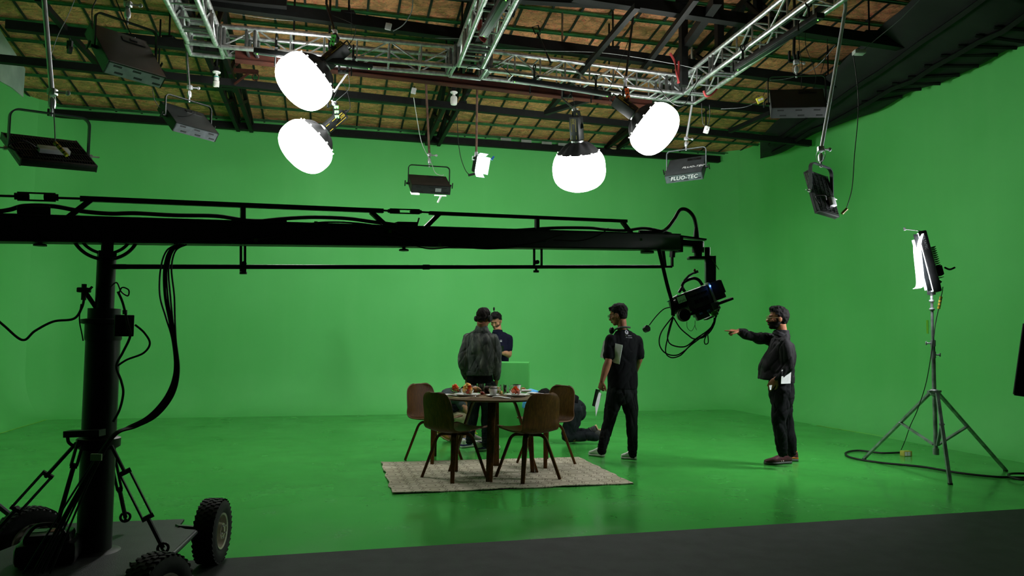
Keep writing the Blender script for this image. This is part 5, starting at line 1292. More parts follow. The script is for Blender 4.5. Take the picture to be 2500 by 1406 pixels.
def spoon(a, b_, lab, kind='spoon'):
    d = (b_ - a).normalized(); s_ = Z.cross(d); mb = MB(); z = Z * .004
    mb.loft([[a + d * t + s_ * w * x + Z * h for x, h in ((-1, .004), (1, .004), (1, .006), (-1, .006))] for t, w in ((0, .005), (.05, .006), (.1, .0035), (.135, .003))])
    e = a + d * .135
    if kind == 'spoon': mb.ell(e + d * .024 + Z * .006, (.024, .014, .004), axes(d, s_, Z), 16, 8)
    elif kind == 'knife': mb.loft([[e + d * t + s_ * w * x + Z * h for x, h in ((-1, .004), (1, .004), (1, .006), (-1, .006))] for t, w in ((0, .004), (.02, .009), (.06, .009), (.08, .003))])
    else:
        mb.box(e + d * .014 + Z * .005, (.02, .02, .002), axes(s_, d, Z))
        for k in range(4): mb.box(e + d * .038 + s_ * (.0055 * (k - 1.5)) + Z * .005, (.0025, .034, .002), axes(s_, d, Z))
    solo(kind, mb, cut, lab, kind, 'cutlery on the dining table', smooth=40)
def napkin(c, a, w, l, lab):
    mb = MB(); x_, y_ = V((cos(a), sin(a), 0)), V((-sin(a), cos(a), 0)); mb.sheet(lambda u_, v_: c + x_ * (u_ - .5) * w + y_ * (v_ - .5) * l + Z * (.010 + .006 * sin(u_ * 5) + .003 * sin(v_ * 9)), 12, 8, .006); solo('napkin', mb, mat('white_napkin', (236, 238, 236), .85), lab, 'napkin', 'folded white napkins', smooth=60)
def placemat(c, a, lab):
    mb = MB(); x_, y_ = V((cos(a), sin(a), 0)), V((-sin(a), cos(a), 0)); mb.box(c + Z * .0, (.34, .22, .002), axes(x_, y_, Z)); solo('place_mat', mb, mat('kraft_mat', (150, 128, 96), .8, rgb2=(126, 106, 78), vs=20), lab, 'place mat', 'paper place mats', smooth=0)
placemat(at(1148, 969), R(25), 'brown place mat under the plate of mango, front of the table'); placemat(at(1266, 969), R(-20), 'brown place mat under the plate of papaya, front of the table')
FLp, FRp = at(1141, 967, .003), at(1262, 968, .003)
plate(FLp, .130, 'large white plate under the bowl of mango cubes'); plate(FRp, .130, 'large white plate under the bowl of papaya cubes')
plate(at(1278, 957, .001), .09, 'small white plate at the far right of the table'); plate(at(1128, 956, .001), .09, 'small white plate under the rear fruit bowl on the left of the table')
b1, b2, b3 = FLp + Z * .010, FRp + Z * .010 + V((-.015, 0, 0)), at(1112, 961, .012)
bowl(b1, .070, 'glass bowl heaped with mango cubes'); bowl(b2, .064, 'glass bowl heaped with papaya cubes'); bowl(b3 + Z * 0, .058, 'glass bowl of papaya at the left rim of the table')
mango = mat('mango', (250, 186, 60), .4, rgb2=(250, 200, 100), vs=30); papaya = mat('papaya', (244, 96, 24), .35, rgb2=(226, 74, 22), vs=30); melon = mat('melon', (216, 150, 60), .4)
def cubes(c, r, n, ms, lab, grp, top, s_=.024):
    rnd = random.Random(n * 7 + int(c.x * 1000))
    for i in range(n):
        lv = i / n; q = i * 2.4; rr = r * (.62 if lv < .45 else .5 if lv < .8 else .18) * (.7 + .3 * rnd.random()); p = c + V((rr * cos(q), rr * sin(q), .022 + top * lv))
        mb = MB(); k = s_ * (.85 + .3 * rnd.random()); mb.box(p, (k, k * .9, k * .8), Matrix.Rotation(rnd.random() * 3, 3, V((rnd.random(), rnd.random(), 1)).normalized()), .003); mm = ms[i % len(ms)]
        solo('fruit_cube', mb, mm, lab, 'fruit', grp)
cubes(b1, .066, 24, (mango, mango, papaya, mango), 'cube of yellow mango or papaya heaped in the bowl in front', 'fruit cubes in the mango bowl', .082, .030)
cubes(b2, .058, 20, (papaya,), 'cube of orange papaya in the bowl on the plate', 'fruit cubes in the papaya bowl', .056, .026)
cubes(b3, .05, 16, (papaya, papaya, melon), 'fruit cube in the bowl at the rim of the table', 'fruit cubes in the rim bowl', .056, .026)
sc = at(1204, 967); mb = MB(); mb.lathe([(0, .003), (.04, .003), (.06, .01), (.072, .014), (.07, .016), (.04, .006), (0, .005)], sc, Z, 36); solo('saucer', mb, porc, 'white saucer under the front cup', 'saucer', 'saucers')
cup(sc + Z * .006, 'white cup with a black rim on the saucer at the front of the table', a=R(-10)); 
s2 = at(1262, 957); mb = MB(); mb.lathe([(0, .003), (.04, .003), (.06, .01), (.072, .014), (.07, .016), (.04, .006), (0, .005)], s2, Z, 36); solo('saucer', mb, porc, 'white saucer behind the papaya bowl', 'saucer', 'saucers')
cup(s2 + Z * .006, 'white cup with a black rim behind the papaya bowl', a=R(200)); s3 = at(1153, 958); cup(s3, 'white cup between the mango bowl and the tumbler', a=R(-30)); cup(at(1203, 959), 'white cup with a black rim at the far side behind the granola', a=R(10))
tumbler(at(1174, 960), 'clear tumbler at the left of the brown muffin'); tumbler(at(1229, 961), 'faceted clear tumbler beside the pineapple, half hiding the second one', .036, .09); tumbler(at(1237, 959), 'faceted clear tumbler standing closest to the papaya bowl', .036, .09)
mb = MB(); c = at(1189, 959, .03)
mb.ell(c + Z * .018, (.036, .036, .026)); mb.lathe([(.024, -.03), (.034, .012)], c, Z, 20); solo('muffin', mb, mat('chocolate_muffin', (60, 32, 20), .7, rgb2=(36, 20, 14), vs=60, bump=.6, bs=80), 'dark brown muffin in the middle of the table', 'muffin', smooth=60)
mb = MB(); mb.ell(at(1177, 963, .016), (.026, .022, .016)); solo('red_fruit', mb, mat('red_fruit_skin', (120, 26, 18), .3), 'dark red fruit in front of the muffin', 'fruit', smooth=60)
gr = at(1203, 960); mb = MB(); mb.lathe([(0, .002), (.03, .002), (.05, .03), (.048, .03), (.03, .006), (0, .006)], gr, Z, 30); solo('granola_bowl', mb, porc, 'white bowl of granola behind the front cup', 'bowl')
for i in range(26):
    q = i * 2.4; rr = .04 * sqrt(i / 26); mb = MB(); mb.ell(gr + V((rr * cos(q), rr * sin(q), .034 + .012 * (1 - i / 26))), (.009, .007, .006), Matrix.Rotation(q, 3, 'Z'), 8, 6); solo('granola_clump', mb, mat('granola', (176, 130, 78), .8, rgb2=(130, 86, 46), vs=60), 'clump of granola heaped in the white bowl', 'granola', 'granola in the bowl', smooth=60)
mb = MB(); pts = curve([at(1160, 959, .02) + V((-.05, 0, 0)), at(1162, 959, .035), at(1164, 959, .02) + V((.05, .01, 0))], 8); mb.tube(pts, [.008 + .022 * sin(pi * i / (len(pts) - 1)) for i in range(len(pts))], 12); solo('croissant', mb, mat('baked_crust', (196, 140, 84), .6, rgb2=(150, 92, 50), vs=30, bump=.3), 'pale croissant behind the cup near the tumbler', 'croissant', smooth=60)
for (px, py, k) in ((1218, 960, 0), (1223, 962, 1), (1217, 957, 2)):
    mb = MB(); mb.box(at(px, py, .018 + .02 * (k == 2)), (.03, .022, .03), Matrix.Rotation(k, 3, 'Z'), .004); solo('pineapple_piece', mb, mat('pineapple', (206, 176, 90), .5, rgb2=(170, 138, 60), vs=40), 'yellow pineapple chunk between the front cup and the faceted glass', 'fruit', 'pineapple chunks')
mb = MB(); mb.ell(at(1277, 953, .018), (.028, .02, .016)); solo('bread_roll', mb, mat('baked_crust', (196, 140, 84), .6), 'small bread roll on the far plate', 'bread', smooth=60)
napkin(at(1100, 966), R(20), .14, .10, 'folded white napkin at the left rim of the table'); napkin(at(1224, 972), R(-12), .17, .05, 'folded white napkin at the front rim, lying under a fork'); napkin(at(1306, 962), R(-10), .17, .12, 'folded white napkin at the right rim of the table')
for a, b_, kd, lab in (((1132, 973), (1160, 969), 'fork', 'fork lying below the mango plate'), ((1150, 973), (1178, 964), 'spoon', 'spoon pointing up to the muffin'), ((1160, 974), (1185, 970), 'knife', 'knife at the front rim beside the saucer'), ((1247, 974), (1214, 968), 'fork', 'fork on the front napkin'), ((1255, 974), (1232, 967), 'knife', 'knife beside the papaya plate'), ((1316, 966), (1296, 970), 'spoon', 'spoon at the right rim of the table'), ((1092, 970), (1112, 972), 'knife', 'knife at the left rim of the table')):
    spoon(at(*a, .008), at(*b_, .008), lab, kd)
# green painted box behind the table
gm2 = green_mat('green_box_shaded', .7)
bx = G(1289, 1069); bl = G(1157, 1067); d_ = (bx - bl).normalized(); nn = Z.cross(d_); Hh = P(1289, 886, bx.y).z
box = thing('green_box', 'plain green painted box behind the table, hiding the legs of the man with the phone', 'box', tuple((bx + bl) / 2 + nn * .3))
mb = MB(); L = (bx - bl).length; c = (bx + bl) / 2 + nn * .3
mb.box(c + Z * (Hh - .014) / 2, (L, .6, Hh - .014), axes(d_, nn, Z)); part('body', mb, gm2, box, smooth=0)
mb = MB(); mb.box(c + Z * (Hh - .007), (L, .6, .013), axes(d_, nn, Z)); part('lid', mb, gm2, box, smooth=30)
# ================================================================ the crew
skinm = {}
def skin(name, a, b_):
    return mat(name, a, .5, rgb2=b_, vs=14, spec=.22)
def rnd_disp(mb, amp, sc, seed=0, st=(1, 1, 1)):
    me = bpy.data.meshes.new('t'); me.from_pydata([tuple(p) for p in mb.v], [], mb.f); me.update()
    ns = [v.normal.copy() for v in me.vertices]; bpy.data.meshes.remove(me)
    o = V((seed * 3.1, seed * 1.7, seed))
    mb.v = [p + n * (noise.noise(V((p.x * st[0], p.y * st[1], p.z * st[2])) * sc + o) * amp) for p, n in zip(mb.v, ns)]
    return mb
def limb(mb, pts, n=14, flat=1.0, up=None, seg=6):      # pts: (point, radius)
    P_ = curve([p for p, r in pts], seg); rs = []
    k = len(pts)
    for i in range(k - 1):
        for j in range(seg): t = j / seg; t = t * t * (3 - 2 * t); rs.append(pts[i][1] * (1 - t) + pts[i + 1][1] * t)
    rs.append(pts[-1][1])
    mb.tube(P_, rs, n, flat=flat, up=up)
    mb.ell(P_[0], (rs[0],) * 3, None, 12, 8); mb.ell(P_[-1], (rs[-1],) * 3, None, 12, 8)
    return mb
def torso(mb, rows, e=.8, n=28):      # rows: (centre, right, half width, half depth)
    rings = []
    for i, (c, r, hw, hd) in enumerate(rows):
        c = V(c); r = V(r).normalized(); nx = V(rows[min(i + 1, len(rows) - 1)][0]) - V(rows[max(i - 1, 0)][0]); f = nx.normalized().cross(r).normalized(); r = f.cross(nx.normalized()).normalized()
        ring = []
        for j in range(n):
            q = 2 * pi * j / n; cx_, sx_ = cos(q), sin(q)
            ring.append(c + r * hw * (abs(cx_) ** e) * (1 if cx_ > 0 else -1) + f * hd * (abs(sx_) ** e) * (1 if sx_ > 0 else -1))
        rings.append(ring)
    # densify
    out = []
    for i in range(len(rings) - 1):
        for k in range(4): out.append([a.lerp(b_, k / 4) for a, b_ in zip(rings[i], rings[i + 1])])
    out.append(rings[-1]); mb.loft(out); return mb
class Head:
    def __init__(s, c, f, up=Z, sc=1.0, tilt=None):
        s.c = V(c); f = V(f).normalized(); up = V(up); x = f.cross(up).normalized(); z = x.cross(f); s.B = axes(x, f, z); s.s = sc
    def p(s, x, y, z): return s.c + s.B @ (V((x, y, z)) * s.s)
    def skin(s, mb, neck_to, nr=.056):
        k = s.s; e = lambda p, r: mb.ell(s.p(*p), tuple(q * k for q in r), s.B, 20, 14)
        e((0, -.012, .032), (.076, .098, .086)); e((0, .018, -.025), (.064, .074, .085)); e((0, .03, -.075), (.05, .055, .042)); e((0, .062, -.098), (.026, .024, .02))
        e((0, .075, .022), (.048, .022, .012)); e((0, .094, -.065), (.022, .012, .007)); e((0, .090, -.078), (.018, .012, .006))
        mb.tube([s.p(0, .086, .012), s.p(0, .102, -.018), s.p(0, .114, -.034), s.p(0, .095, -.046)], [.007 * k, .010 * k, .014 * k, .011 * k], 10)
        for q in (-1, 1):
            e((q * .078, -.006, -.012), (.009, .022, .032)); e((q * .046, .056, -.03), (.022, .022, .02)); e((q * .03, .08, -.002), (.018, .012, .009))
        mb.tube([s.p(0, -.03, -.06), s.p(0, -.03, -.06).lerp(V(neck_to), .6), V(neck_to)], [nr, nr, nr * 1.15], 16)
    def hair(s, style, m, par, thick=.009, beard=None):
        k = s.s; mb = MB(); e = lambda p, r: mb.ell(s.p(*p), tuple(q * k for q in r), s.B, 28, 20)
        e((0, -.014, .036), (.077 + thick, .100 + thick, .086 + thick))
        e((0, -.055, -.02), (.064 + thick * .6, .05, .052))
        if style == 'quiff': e((0, .062, .098), (.055, .035, .03)); e((0, .0, .115), (.06, .07, .022))
        if style == 'crop': e((0, .05, .095), (.055, .03, .022))
        if style == 'thick': e((0, -.02, .05), (.09, .108, .085)); e((0, .06, .085), (.06, .035, .03))
        h = fuse(mb, .006, 1); Bi = s.B.inverted(); rnd_disp(h, .007, 38, 2); rnd_disp(h, .004, 110, 5)
        keep = []
        for f in h.f:
            c = sum((h.v[i] for i in f), V()) / len(f); q = (Bi @ (c - s.c)) / k
            if q.y > .045 and q.z < .062 + .12 * max(0, .075 - abs(q.x)) * .3: continue
            if q.y > -.028 and q.z < .012: continue
            if q.z < -.062: continue
            if q.y > .02 and q.z < .035: continue
            keep.append(f)
        h.f = keep; h.m = [0] * len(keep)
        used = sorted({i for f in keep for i in f}); mp_ = {o: i for i, o in enumerate(used)}; h.v = [h.v[i] for i in used]; h.f = [[mp_[i] for i in f] for f in keep]
        o = part('hair', h, m, par, smooth=60)
        if beard:
            mb = MB(); e = lambda p, r: mb.ell(s.p(*p), tuple(q * k for q in r), s.B, 26, 18); g = .0035 if beard.name == 'beard_shadow' else .0015
            e((0, .018, -.025), (.064 + g, .074 + g, .085 + g)); e((0, .03, -.075), (.05 + g, .055 + g, .042 + g)); e((0, .062, -.098), (.026 + g, .024 + g, .02 + g))
            for q in (-1, 1): e((q * .046, .056, -.03), (.022 + g, .022 + g, .02 + g))
            bmh = fuse(mb, .0045, 1); rnd_disp(bmh, .0012, 120, 3); keep = []
            for f in bmh.f:
                c = sum((bmh.v[i] for i in f), V()) / len(f); q = (Bi @ (c - s.c)) / k
                if q.y < -.025 or q.z > (.0 if q.y < .03 else -.042 - .25 * max(0, .035 - abs(q.x))): continue
                keep.append(f)
            bmh.f = keep; bmh.m = [0] * len(keep)
            mb = MB(); mb.tube([s.p(-.026, .088, -.062), s.p(-.012, .100, -.054), s.p(.012, .100, -.054), s.p(.026, .088, -.062)], .005 * k, 8); o2 = len(bmh.v); bmh.add(mb.v, mb.f)
            part('beard', bmh, beard, par, smooth=60)
        return o
    def face(s, par, brow, open_=True):
        for q in (-1, 1):
            mb = MB(); mb.ell(s.p(q * .03, .0885, -.002), (.011 * s.s, .0045, .0045 if open_ else .002), s.B, 12, 8); part('eye', mb, mat('eye_white', (200, 196, 188), .3) if open_ else mat('eyelid_line', (40, 26, 20), .6), par)
            if open_: mb = MB(); mb.ell(s.p(q * .03, .0925, -.002), (.005, .002, .005), s.B, 10, 6); part('iris', mb, mat('dark_iris', (28, 18, 14), .3), par)
            mb = MB(); mb.tube([s.p(q * .014, .094, .014), s.p(q * .03, .094, .02), s.p(q * .048, .082, .014)], [.0035, .0045, .002], 8); part('eyebrow', mb, brow, par)
        mb = MB(); mb.tube([s.p(-.02, .096, -.070), s.p(0, .1045, -.068), s.p(.02, .096, -.070)], [.002, .0045, .002], 8); part('lips', mb, mat('lip_tone', (120, 70, 60), .5), par)
def hand(mb, w, d, n, th, curls=(.5, .5, .55, .6), point=False, k=1.0, spread=.0, thumb=.6):
    # w wrist, d towards the fingers, n out of the back of the hand, th side (+1/-1) of the thumb
    w = V(w); d = V(d).normalized(); n = V(n); n = (n - d * n.dot(d)).normalized(); s_ = d.cross(n) * th
    k *= 1.0; L = .088 * k
    B = axes(s_, d, n)
    mb.ell(w + d * L * .5, (.040 * k, .055 * k, .015 * k), B, 16, 10); mb.ell(w + d * L * .78, (.038 * k, .026 * k, .013 * k), B, 14, 8); mb.ell(w + d * .012, (.026 * k, .03 * k, .019 * k), B, 12, 8)
    ln = (.072, .080, .074, .058)
    for i in range(4):
        off = (.029 - .0195 * i) * k; base = w + d * L * (.93 - .03 * abs(i - 1)) + s_ * off; c = curls[i] if not (point and i == 0) else .04
        ang = 0; p = base; pts = [(base - d * .012, .0092 * k)]; dd = (d + s_ * spread * (1.2 - i * .8)).normalized()
        pts.append((p, .0092 * k))
        for j, fr in enumerate((.45, .31, .24)):
            ang += c * (1.15, 1.35, .9)[j]; v = dd * cos(ang) - n * sin(ang); p = p + v * ln[i] * fr * k; pts.append((p, (.0085, .0078, .0068)[j] * k))
        mb.tube([q for q, r in pts], [r for q, r in pts], 10); mb.ell(pts[-1][0], (pts[-1][1],) * 3, None, 10, 6)
        for q, r in pts[1:-1]: mb.ell(q, (r * 1.02,) * 3, None, 10, 6)
    b0 = w + d * .022 * k + s_ * .026 * k; v1 = (d * .65 + s_ * .7 - n * .35 * thumb).normalized(); v2 = (d * .9 + s_ * .25 - n * .55 * thumb).normalized(); v3 = (d * .95 - s_ * .1 - n * .6 * thumb).normalized()
    q1 = b0 + v1 * .034 * k; q2 = q1 + v2 * .032 * k; q3 = q2 + v3 * .024 * k
    mb.tube([b0 - v1 * .01, b0, q1, q2, q3], [.012 * k, .0135 * k, .0115 * k, .0098 * k, .0075 * k], 10); mb.ell(q3, (.0075 * k,) * 3, None, 10, 6); mb.ell(q1, (.0116 * k,) * 3, None, 10, 6)
    return mb
def shoe(par, ankle, heel, toe, cols, k=1.0, name='shoe', ht=.0, lab=None, stripe=None, heelpatch=None, pitch=None):
    # heel and toe are points on the floor
    heel, toe = V(heel), V(toe); d = (toe - heel); L = d.length; d.normalize(); s_ = d.cross(Z).normalized() if pitch is None else V(pitch); u = s_.cross(d).normalized()
    up_, sole_, lace_ = cols
    def ring(t, w, h0, h1, n=16, e=.7):
        c = heel + d * L * t; out = []
        for j in range(n):
            q = 2 * pi * j / n; x = cos(q); z = sin(q); out.append(c + s_ * w * (abs(x) ** e) * (1 if x > 0 else -1) + u * ((h0 + h1) / 2 + (h1 - h0) / 2 * (abs(z) ** e) * (1 if z > 0 else -1)))
        return out
    W = .046 * k
    mb = MB(); mb.loft([ring(t, w * W, 0, h) for t, w, h in ((.0, .35, .02), (.02, .62, .026), (.08, .78, .028), (.3, .78, .026), (.5, .86, .024), (.72, 1.04, .022), (.88, .92, .024), (.97, .6, .03), (1.0, .25, .032))]); so = None
    mb2 = MB(); mb2.loft([ring(t, w * W, .018, h) for t, w, h in ((.015, .5, .085), (.05, .76, .108), (.14, .82, .116), (.26, .8, .112), (.38, .82, .100), (.52, .86, .084), (.68, .98, .066), (.84, .94, .056), (.94, .7, .048), (.985, .36, .040))])
    u_ = fuse(mb2, .006, 2); sh = part(name, u_, up_, par, lab, smooth=60); part('sole', mb, sole_, sh, smooth=50)
    mb = MB(); mb.ring(heel + d * L * .2 + u * .098, (d * .25 + u), .034 * k, .009, 20, 8); part('collar', mb, up_ if not heelpatch else heelpatch, sh)
    for i in range(5):
        t = .40 + .075 * i; h = .094 - .0085 * i; c = heel + d * L * t + u * (h); mb = MB(); mb.tube([c - s_ * .022 - u * .006, c + u * .003, c + s_ * .022 - u * .006], .003, 6); part('lace', mb, lace_, sh)
    if stripe:
        for i in range(3):
            a = heel + d * L * (.36 + .075 * i) + u * .03; b_ = a + d * .025 + u * .04
            for sg in (-1, 1):
                mb = MB(); mb.bar(a + s_ * sg * W * .76, b_ + s_ * sg * W * .66, .003, .011, up=d); part('stripe', mb, stripe, sh)
    if heelpatch:
        mb = MB(); mb.loft([ring(t, w * W * 1.04, .022, h) for t, w, h in ((.0, .45, .04), (.05, .70, .052), (.2, .80, .056), (.34, .79, .04), (.42, .8, .024))]); part('heel_patch', mb, heelpatch, sh, smooth=50)
    return sh
def folds(mb, amp, sc, seed, st=(1, 1, .4), ax=(.5, .3, 1)):
    me = bpy.data.meshes.new('t'); me.from_pydata([tuple(p) for p in mb.v], [], mb.f); me.update()
    ns = [v.normal.copy() for v in me.vertices]; bpy.data.meshes.remove(me)
    o = V((seed * 2.3, seed * .7, seed * 1.1)); Q = V((0, 0, 1)).rotation_difference(V(ax).normalized()).to_matrix()
    out = []
    for p, n in zip(mb.v, ns):
        q = Q @ p; k = noise.noise(V((q.x * st[0], q.y * st[1], q.z * st[2])) * sc + o); r = max(0, 1 - abs(k) * 5) ** 1.5
        out.append(p - n * amp * r)
    mb.v = out; return mb
def clothes(mb, m, name, par, vox=.0085, sm=4, amp=.010, sc=9, seed=1, st=(1, 1, .6), lab=None, cuff=None):
    r = fuse(mb, vox, sm); rnd_disp(r, amp * .8, sc, seed, st)
    folds(r, amp * .55, sc * .75, seed + 2, (1.2, 1.2, .3), (.45, .1, 1)); folds(r, amp * .4, sc * 1.1, seed + 5, (1.2, 1.2, .3), (-.6, .2, 1))
    if cuff is not None:
        z0 = cuff; me = MB(); me.v = r.v; me.f = r.f
        c = [p.copy() for p in r.v]; folds(me, .012, 16, seed + 8, (.5, .5, 2.2), (.1, .1, 1))
        r.v = [a.lerp(b_, max(0, min(1, (z0 - a.z) / .12))) for a, b_ in zip(c, me.v)]
    return part(name, r, m, par, lab, smooth=120)
from mathutils.bvhtree import BVHTree
def drape(mb, o, d, off=.003):            # lay a print or a seam onto the cloth under it
    Mw = world_of(o.parent); me = o.data; bv = BVHTree.FromPolygons([Mw @ v.co for v in me.vertices], [list(p.vertices) for p in me.polygons]); d = V(d).normalized(); out = []
    for p in mb.v:
        h = bv.ray_cast(p - d * .4, d)[0]; out.append(h - d * off if h is not None else p)
    mb.v = out; return mb
def drape_tube(pts, o, d, r, n=6, seg=8):
    Mw = world_of(o.parent); bv = BVHTree.FromPolygons([Mw @ v.co for v in o.data.vertices], [list(p.vertices) for p in o.data.polygons]); d = V(d).normalized(); out = []
    for p in curve(pts, seg):
        h = bv.ray_cast(p - d * .4, d)[0]
        if h is not None: out.append(h - d * r * .2)
    mb = MB(); mb.tube(out, r, n); return mb
def person(lab, at_): return thing('person', lab, 'person', tuple(at_), 'film crew at work')
def denim_mat(name, a, b_, c, vs=5):
    m, nt, b = nodes_of(name)
    t = tex(nt, 'noise', vs, 6, (1.5, 1.5, .5)); col = mix(nt, ramp(nt, t.outputs['Fac'], .38, .62), lin(a), lin(b_))
    t2 = tex(nt, 'noise', 22, 5, (1, 1, .4)); col = mix(nt, M_(nt, 'MULTIPLY', ramp(nt, t2.outputs['Fac'], .5, .72), .6), col, lin(c))
    nt.links.new(col, b.inputs['Base Color']); b.inputs['Roughness'].default_value = .92; b.inputs['Specular IOR Level'].default_value = .15; bumpit(nt, b, tex(nt, 'noise', 14, 5, (1, 1, .5)).outputs['Fac'], .6, .02); return m
hairm = mat('black_hair', (10, 9, 9), .75, rgb2=(18, 16, 15), vs=60, bump=.5, bs=140, spec=.15)
hairb = mat('dark_brown_hair', (16, 13, 11), .75, rgb2=(30, 24, 20), vs=60, bump=.5, bs=140, spec=.15)
beardm = mat('beard_shadow', (24, 18, 15), .85, rgb2=(16, 12, 10), vs=80, spec=.15)
jeans = denim_mat('black_jeans', (18, 21, 22), (13, 15, 17), (28, 32, 33))
jeansg = denim_mat('grey_jeans', (30, 36, 39), (22, 27, 30), (44, 50, 52))
tee = mat('black_cotton', (9, 11, 13), .9, spec=.12, rgb2=(13, 15, 17), vs=6, bump=.35, bs=10, bdist=.02, stretch=(1, 1, .4))
jack = mat('black_jacket_cloth', (13, 13, 15), .75, spec=.22, rgb2=(19, 19, 21), vs=6, bump=.7, bs=9, bdist=.03, stretch=(1, 1, .5))
paper = mat('paper_white', (214, 218, 216), .8, rgb2=(196, 200, 198), vs=20)

# ---------------- man in the black t-shirt
D = 8.28
f_ = None
def q(px, py, o=0.0): return P(px, py, D - o)
def fl(px, py): p = G(px, py); return V((p.x, p.y, .002))
r_ = V((.9, .42, 0)).normalized(); f_ = V((-.42, .9, 0)).normalized()
tman = person('person in a black t-shirt walking away, head turned, papers under the arm', fl(1500, 1120))
sk = skin('tan_skin', (148, 100, 74), (128, 84, 62))
pel, wst, chs, nb = q(1519, 948), q(1520, 905), q(1523, 855), q(1520, 806)
hd = Head(q(1509, 768), (-.86, .42, -.22), sc=.93)
Lsh, Rsh = chs + Z * .115 - r_ * .165, chs + Z * .115 + r_ * .165
Le, Lw = q(1486, 878, .15), q(1470, 930, .19); Re, Rw = q(1560, 872, -.02), q(1552, 905, -.16)
Lh, Rh = pel - r_ * .08 - Z * .03, pel + r_ * .08 - Z * .03
Lk, La = q(1486, 1033, -.05), q(1470, 1098, .02); Rk, Ra = q(1542, 1030, .02), q(1545, 1106, .0)
mb = MB(); hd.skin(mb, nb, .05)
torso(mb, [(pel - Z * .05, r_, .12, .08), (wst, r_, .12, .08), (chs, r_, .135, .085), (chs + Z * .10, r_, .13, .07), (nb - Z * .05, r_, .06, .05), (nb, r_, .05, .05)])
limb(mb, [(Lsh, .042), (Le, .040), (Le.lerp(Lw, .35), .041), (Lw, .026)]); limb(mb, [(Rsh, .042), (Re, .040), (Re.lerp(Rw, .4), .040), (Rw, .026)])
limb(mb, [(Lh, .07), (Lk, .042), (La, .028)]); limb(mb, [(Rh, .07), (Rk, .042), (Ra, .028)])
hand(mb, Lw, V((-.24, -.02, -.97)), V((-.75, -.5, .2)), -1, (.95, .95, 1.0, 1.0), thumb=.9); hand(mb, Rw, V((-.3, .5, -.8)), V((.8, -.2, 0)), -1, (.6,) * 4)
part('body', fuse(mb, .0055, 1), sk, tman, smooth=120)
mb = MB(); torso(mb, [(pel + Z * .0 - Z * .005, r_, .172, .125), (wst, r_, .165, .122), (chs, r_, .170, .112), (chs + Z * .09, r_, .172, .104), (chs + Z * .14, r_, .172, .095), (nb - Z * .045, r_, .125, .078), (nb - Z * .012, r_, .085, .07), (nb + Z * .004, r_, .062, .058)], .85)
limb(mb, [(Lsh - Z * .01, .068), (Lsh.lerp(Le, .55), .070), (Lsh.lerp(Le, .80), .070)]); limb(mb, [(Rsh - Z * .01, .068), (Rsh.lerp(Re, .5), .072), (Rsh.lerp(Re, .86), .072)])
tsh = clothes(mb, tee, 't_shirt', tman, amp=.016, seed=4)
mb = MB(); torso(mb, [(pel - Z * .17, r_, .10, .08), (pel - Z * .12, r_, .14, .10), (pel - Z * .05, r_, .155, .115), (pel + Z * .03, r_, .155, .115)])
limb(mb, [(Lh, .098), (Lh.lerp(Lk, .5), .086), (Lk, .066), (Lk.lerp(La, .45), .062), (La, .052)]); limb(mb, [(Rh, .098), (Rh.lerp(Rk, .5), .086), (Rk, .066), (Rk.lerp(Ra, .45), .062), (Ra - Z * .01, .054)])
clothes(mb, jeans, 'trousers', tman, amp=.014, sc=11, seed=9, cuff=.30)
wsh = mat('white_leather', (206, 208, 200), .5, rgb2=(188, 190, 182)); wso = mat('white_sole', (196, 196, 188), .6)
shoe(tman, La, fl(1474, 1116), fl(1436, 1107) + V((0, -.12, 0)), (wsh, wso, whp)); shoe(tman, Ra, fl(1554, 1122), fl(1514, 1116) + V((0, -.08, 0)), (wsh, wso, whp))
hd.hair('thick', hairm, tman, .010); hd.face(tman, hairm)
gm_ = mat('thin_black_frame', (18, 18, 20), .4)
def glasses(h, par, m, r=.021):
    mb = MB()
    for s_ in (-1, 1): mb.ring(h.p(s_ * .031, .108, -.004), h.B.col[1], r, .0022, 24, 6)
    mb.tube([h.p(-.011, .108, .0), h.p(0, .112, .003), h.p(.011, .108, .0)], .002, 6)
    for s_ in (-1, 1): mb.tube([h.p(s_ * .052, .106, .004), h.p(s_ * .078, .06, .004), h.p(s_ * .084, -.005, .0)], .0024, 6)
    return part('glasses', mb, m, par)
glasses(hd, tman, gm_)
mb = MB(); mb.tube(curve([nb + Z * .03 - f_ * .055 + r_ * .055, nb + Z * .035 - f_ * .072, nb + Z * .03 - f_ * .05 - r_ * .058, nb + Z * .01 + f_ * .02 - r_ * .075, nb - Z * .01 + f_ * .08 - r_ * .06], 6), .011, 8, flat=1.5); part('neck_headphones', mb, mat('grey_rubber', (70, 74, 76), .4), tman)
mb = MB(); c = nb - Z * .005 + f_ * .085 - r_ * .085; mb.ell(c, (.03, .035, .04)); part('ear_cup', mb, blk, tman)
lg = MB(); c = q(1537, 811, .0) ; bc_ = V((chs.x, chs.y, 0)) - f_ * .128; lp = pl(1537, 811, bc_, f_); rr = axes(r_, Z, -f_)
lg.ring(lp - f_ * .006, f_, .018, .0028, 24, 6); lg.ring(lp - f_ * .006, f_, .009, .0022, 12, 6, 0, 4.5); part('logo', drape(lg, tsh, f_), mat('print_white', (220, 222, 226), .6), tman)
pw, py_ = mat('print_white', (220, 222, 226), .6), mat('print_yellow', (190, 196, 150), .6)
for tx, xx, yy, m in (('FULL', 1535, 818.6, py_), ('GREEN', 1542.6, 819.4, pw), ('Film', 1535, 823.6, pw), ('STUDIO', 1543, 824.4, pw)):
    lp = pl(xx, yy, bc_, f_); part('lettering', drape(text_mesh(tx, .0135, .002, lp, rr), tsh, f_), m, tman, smooth=0)
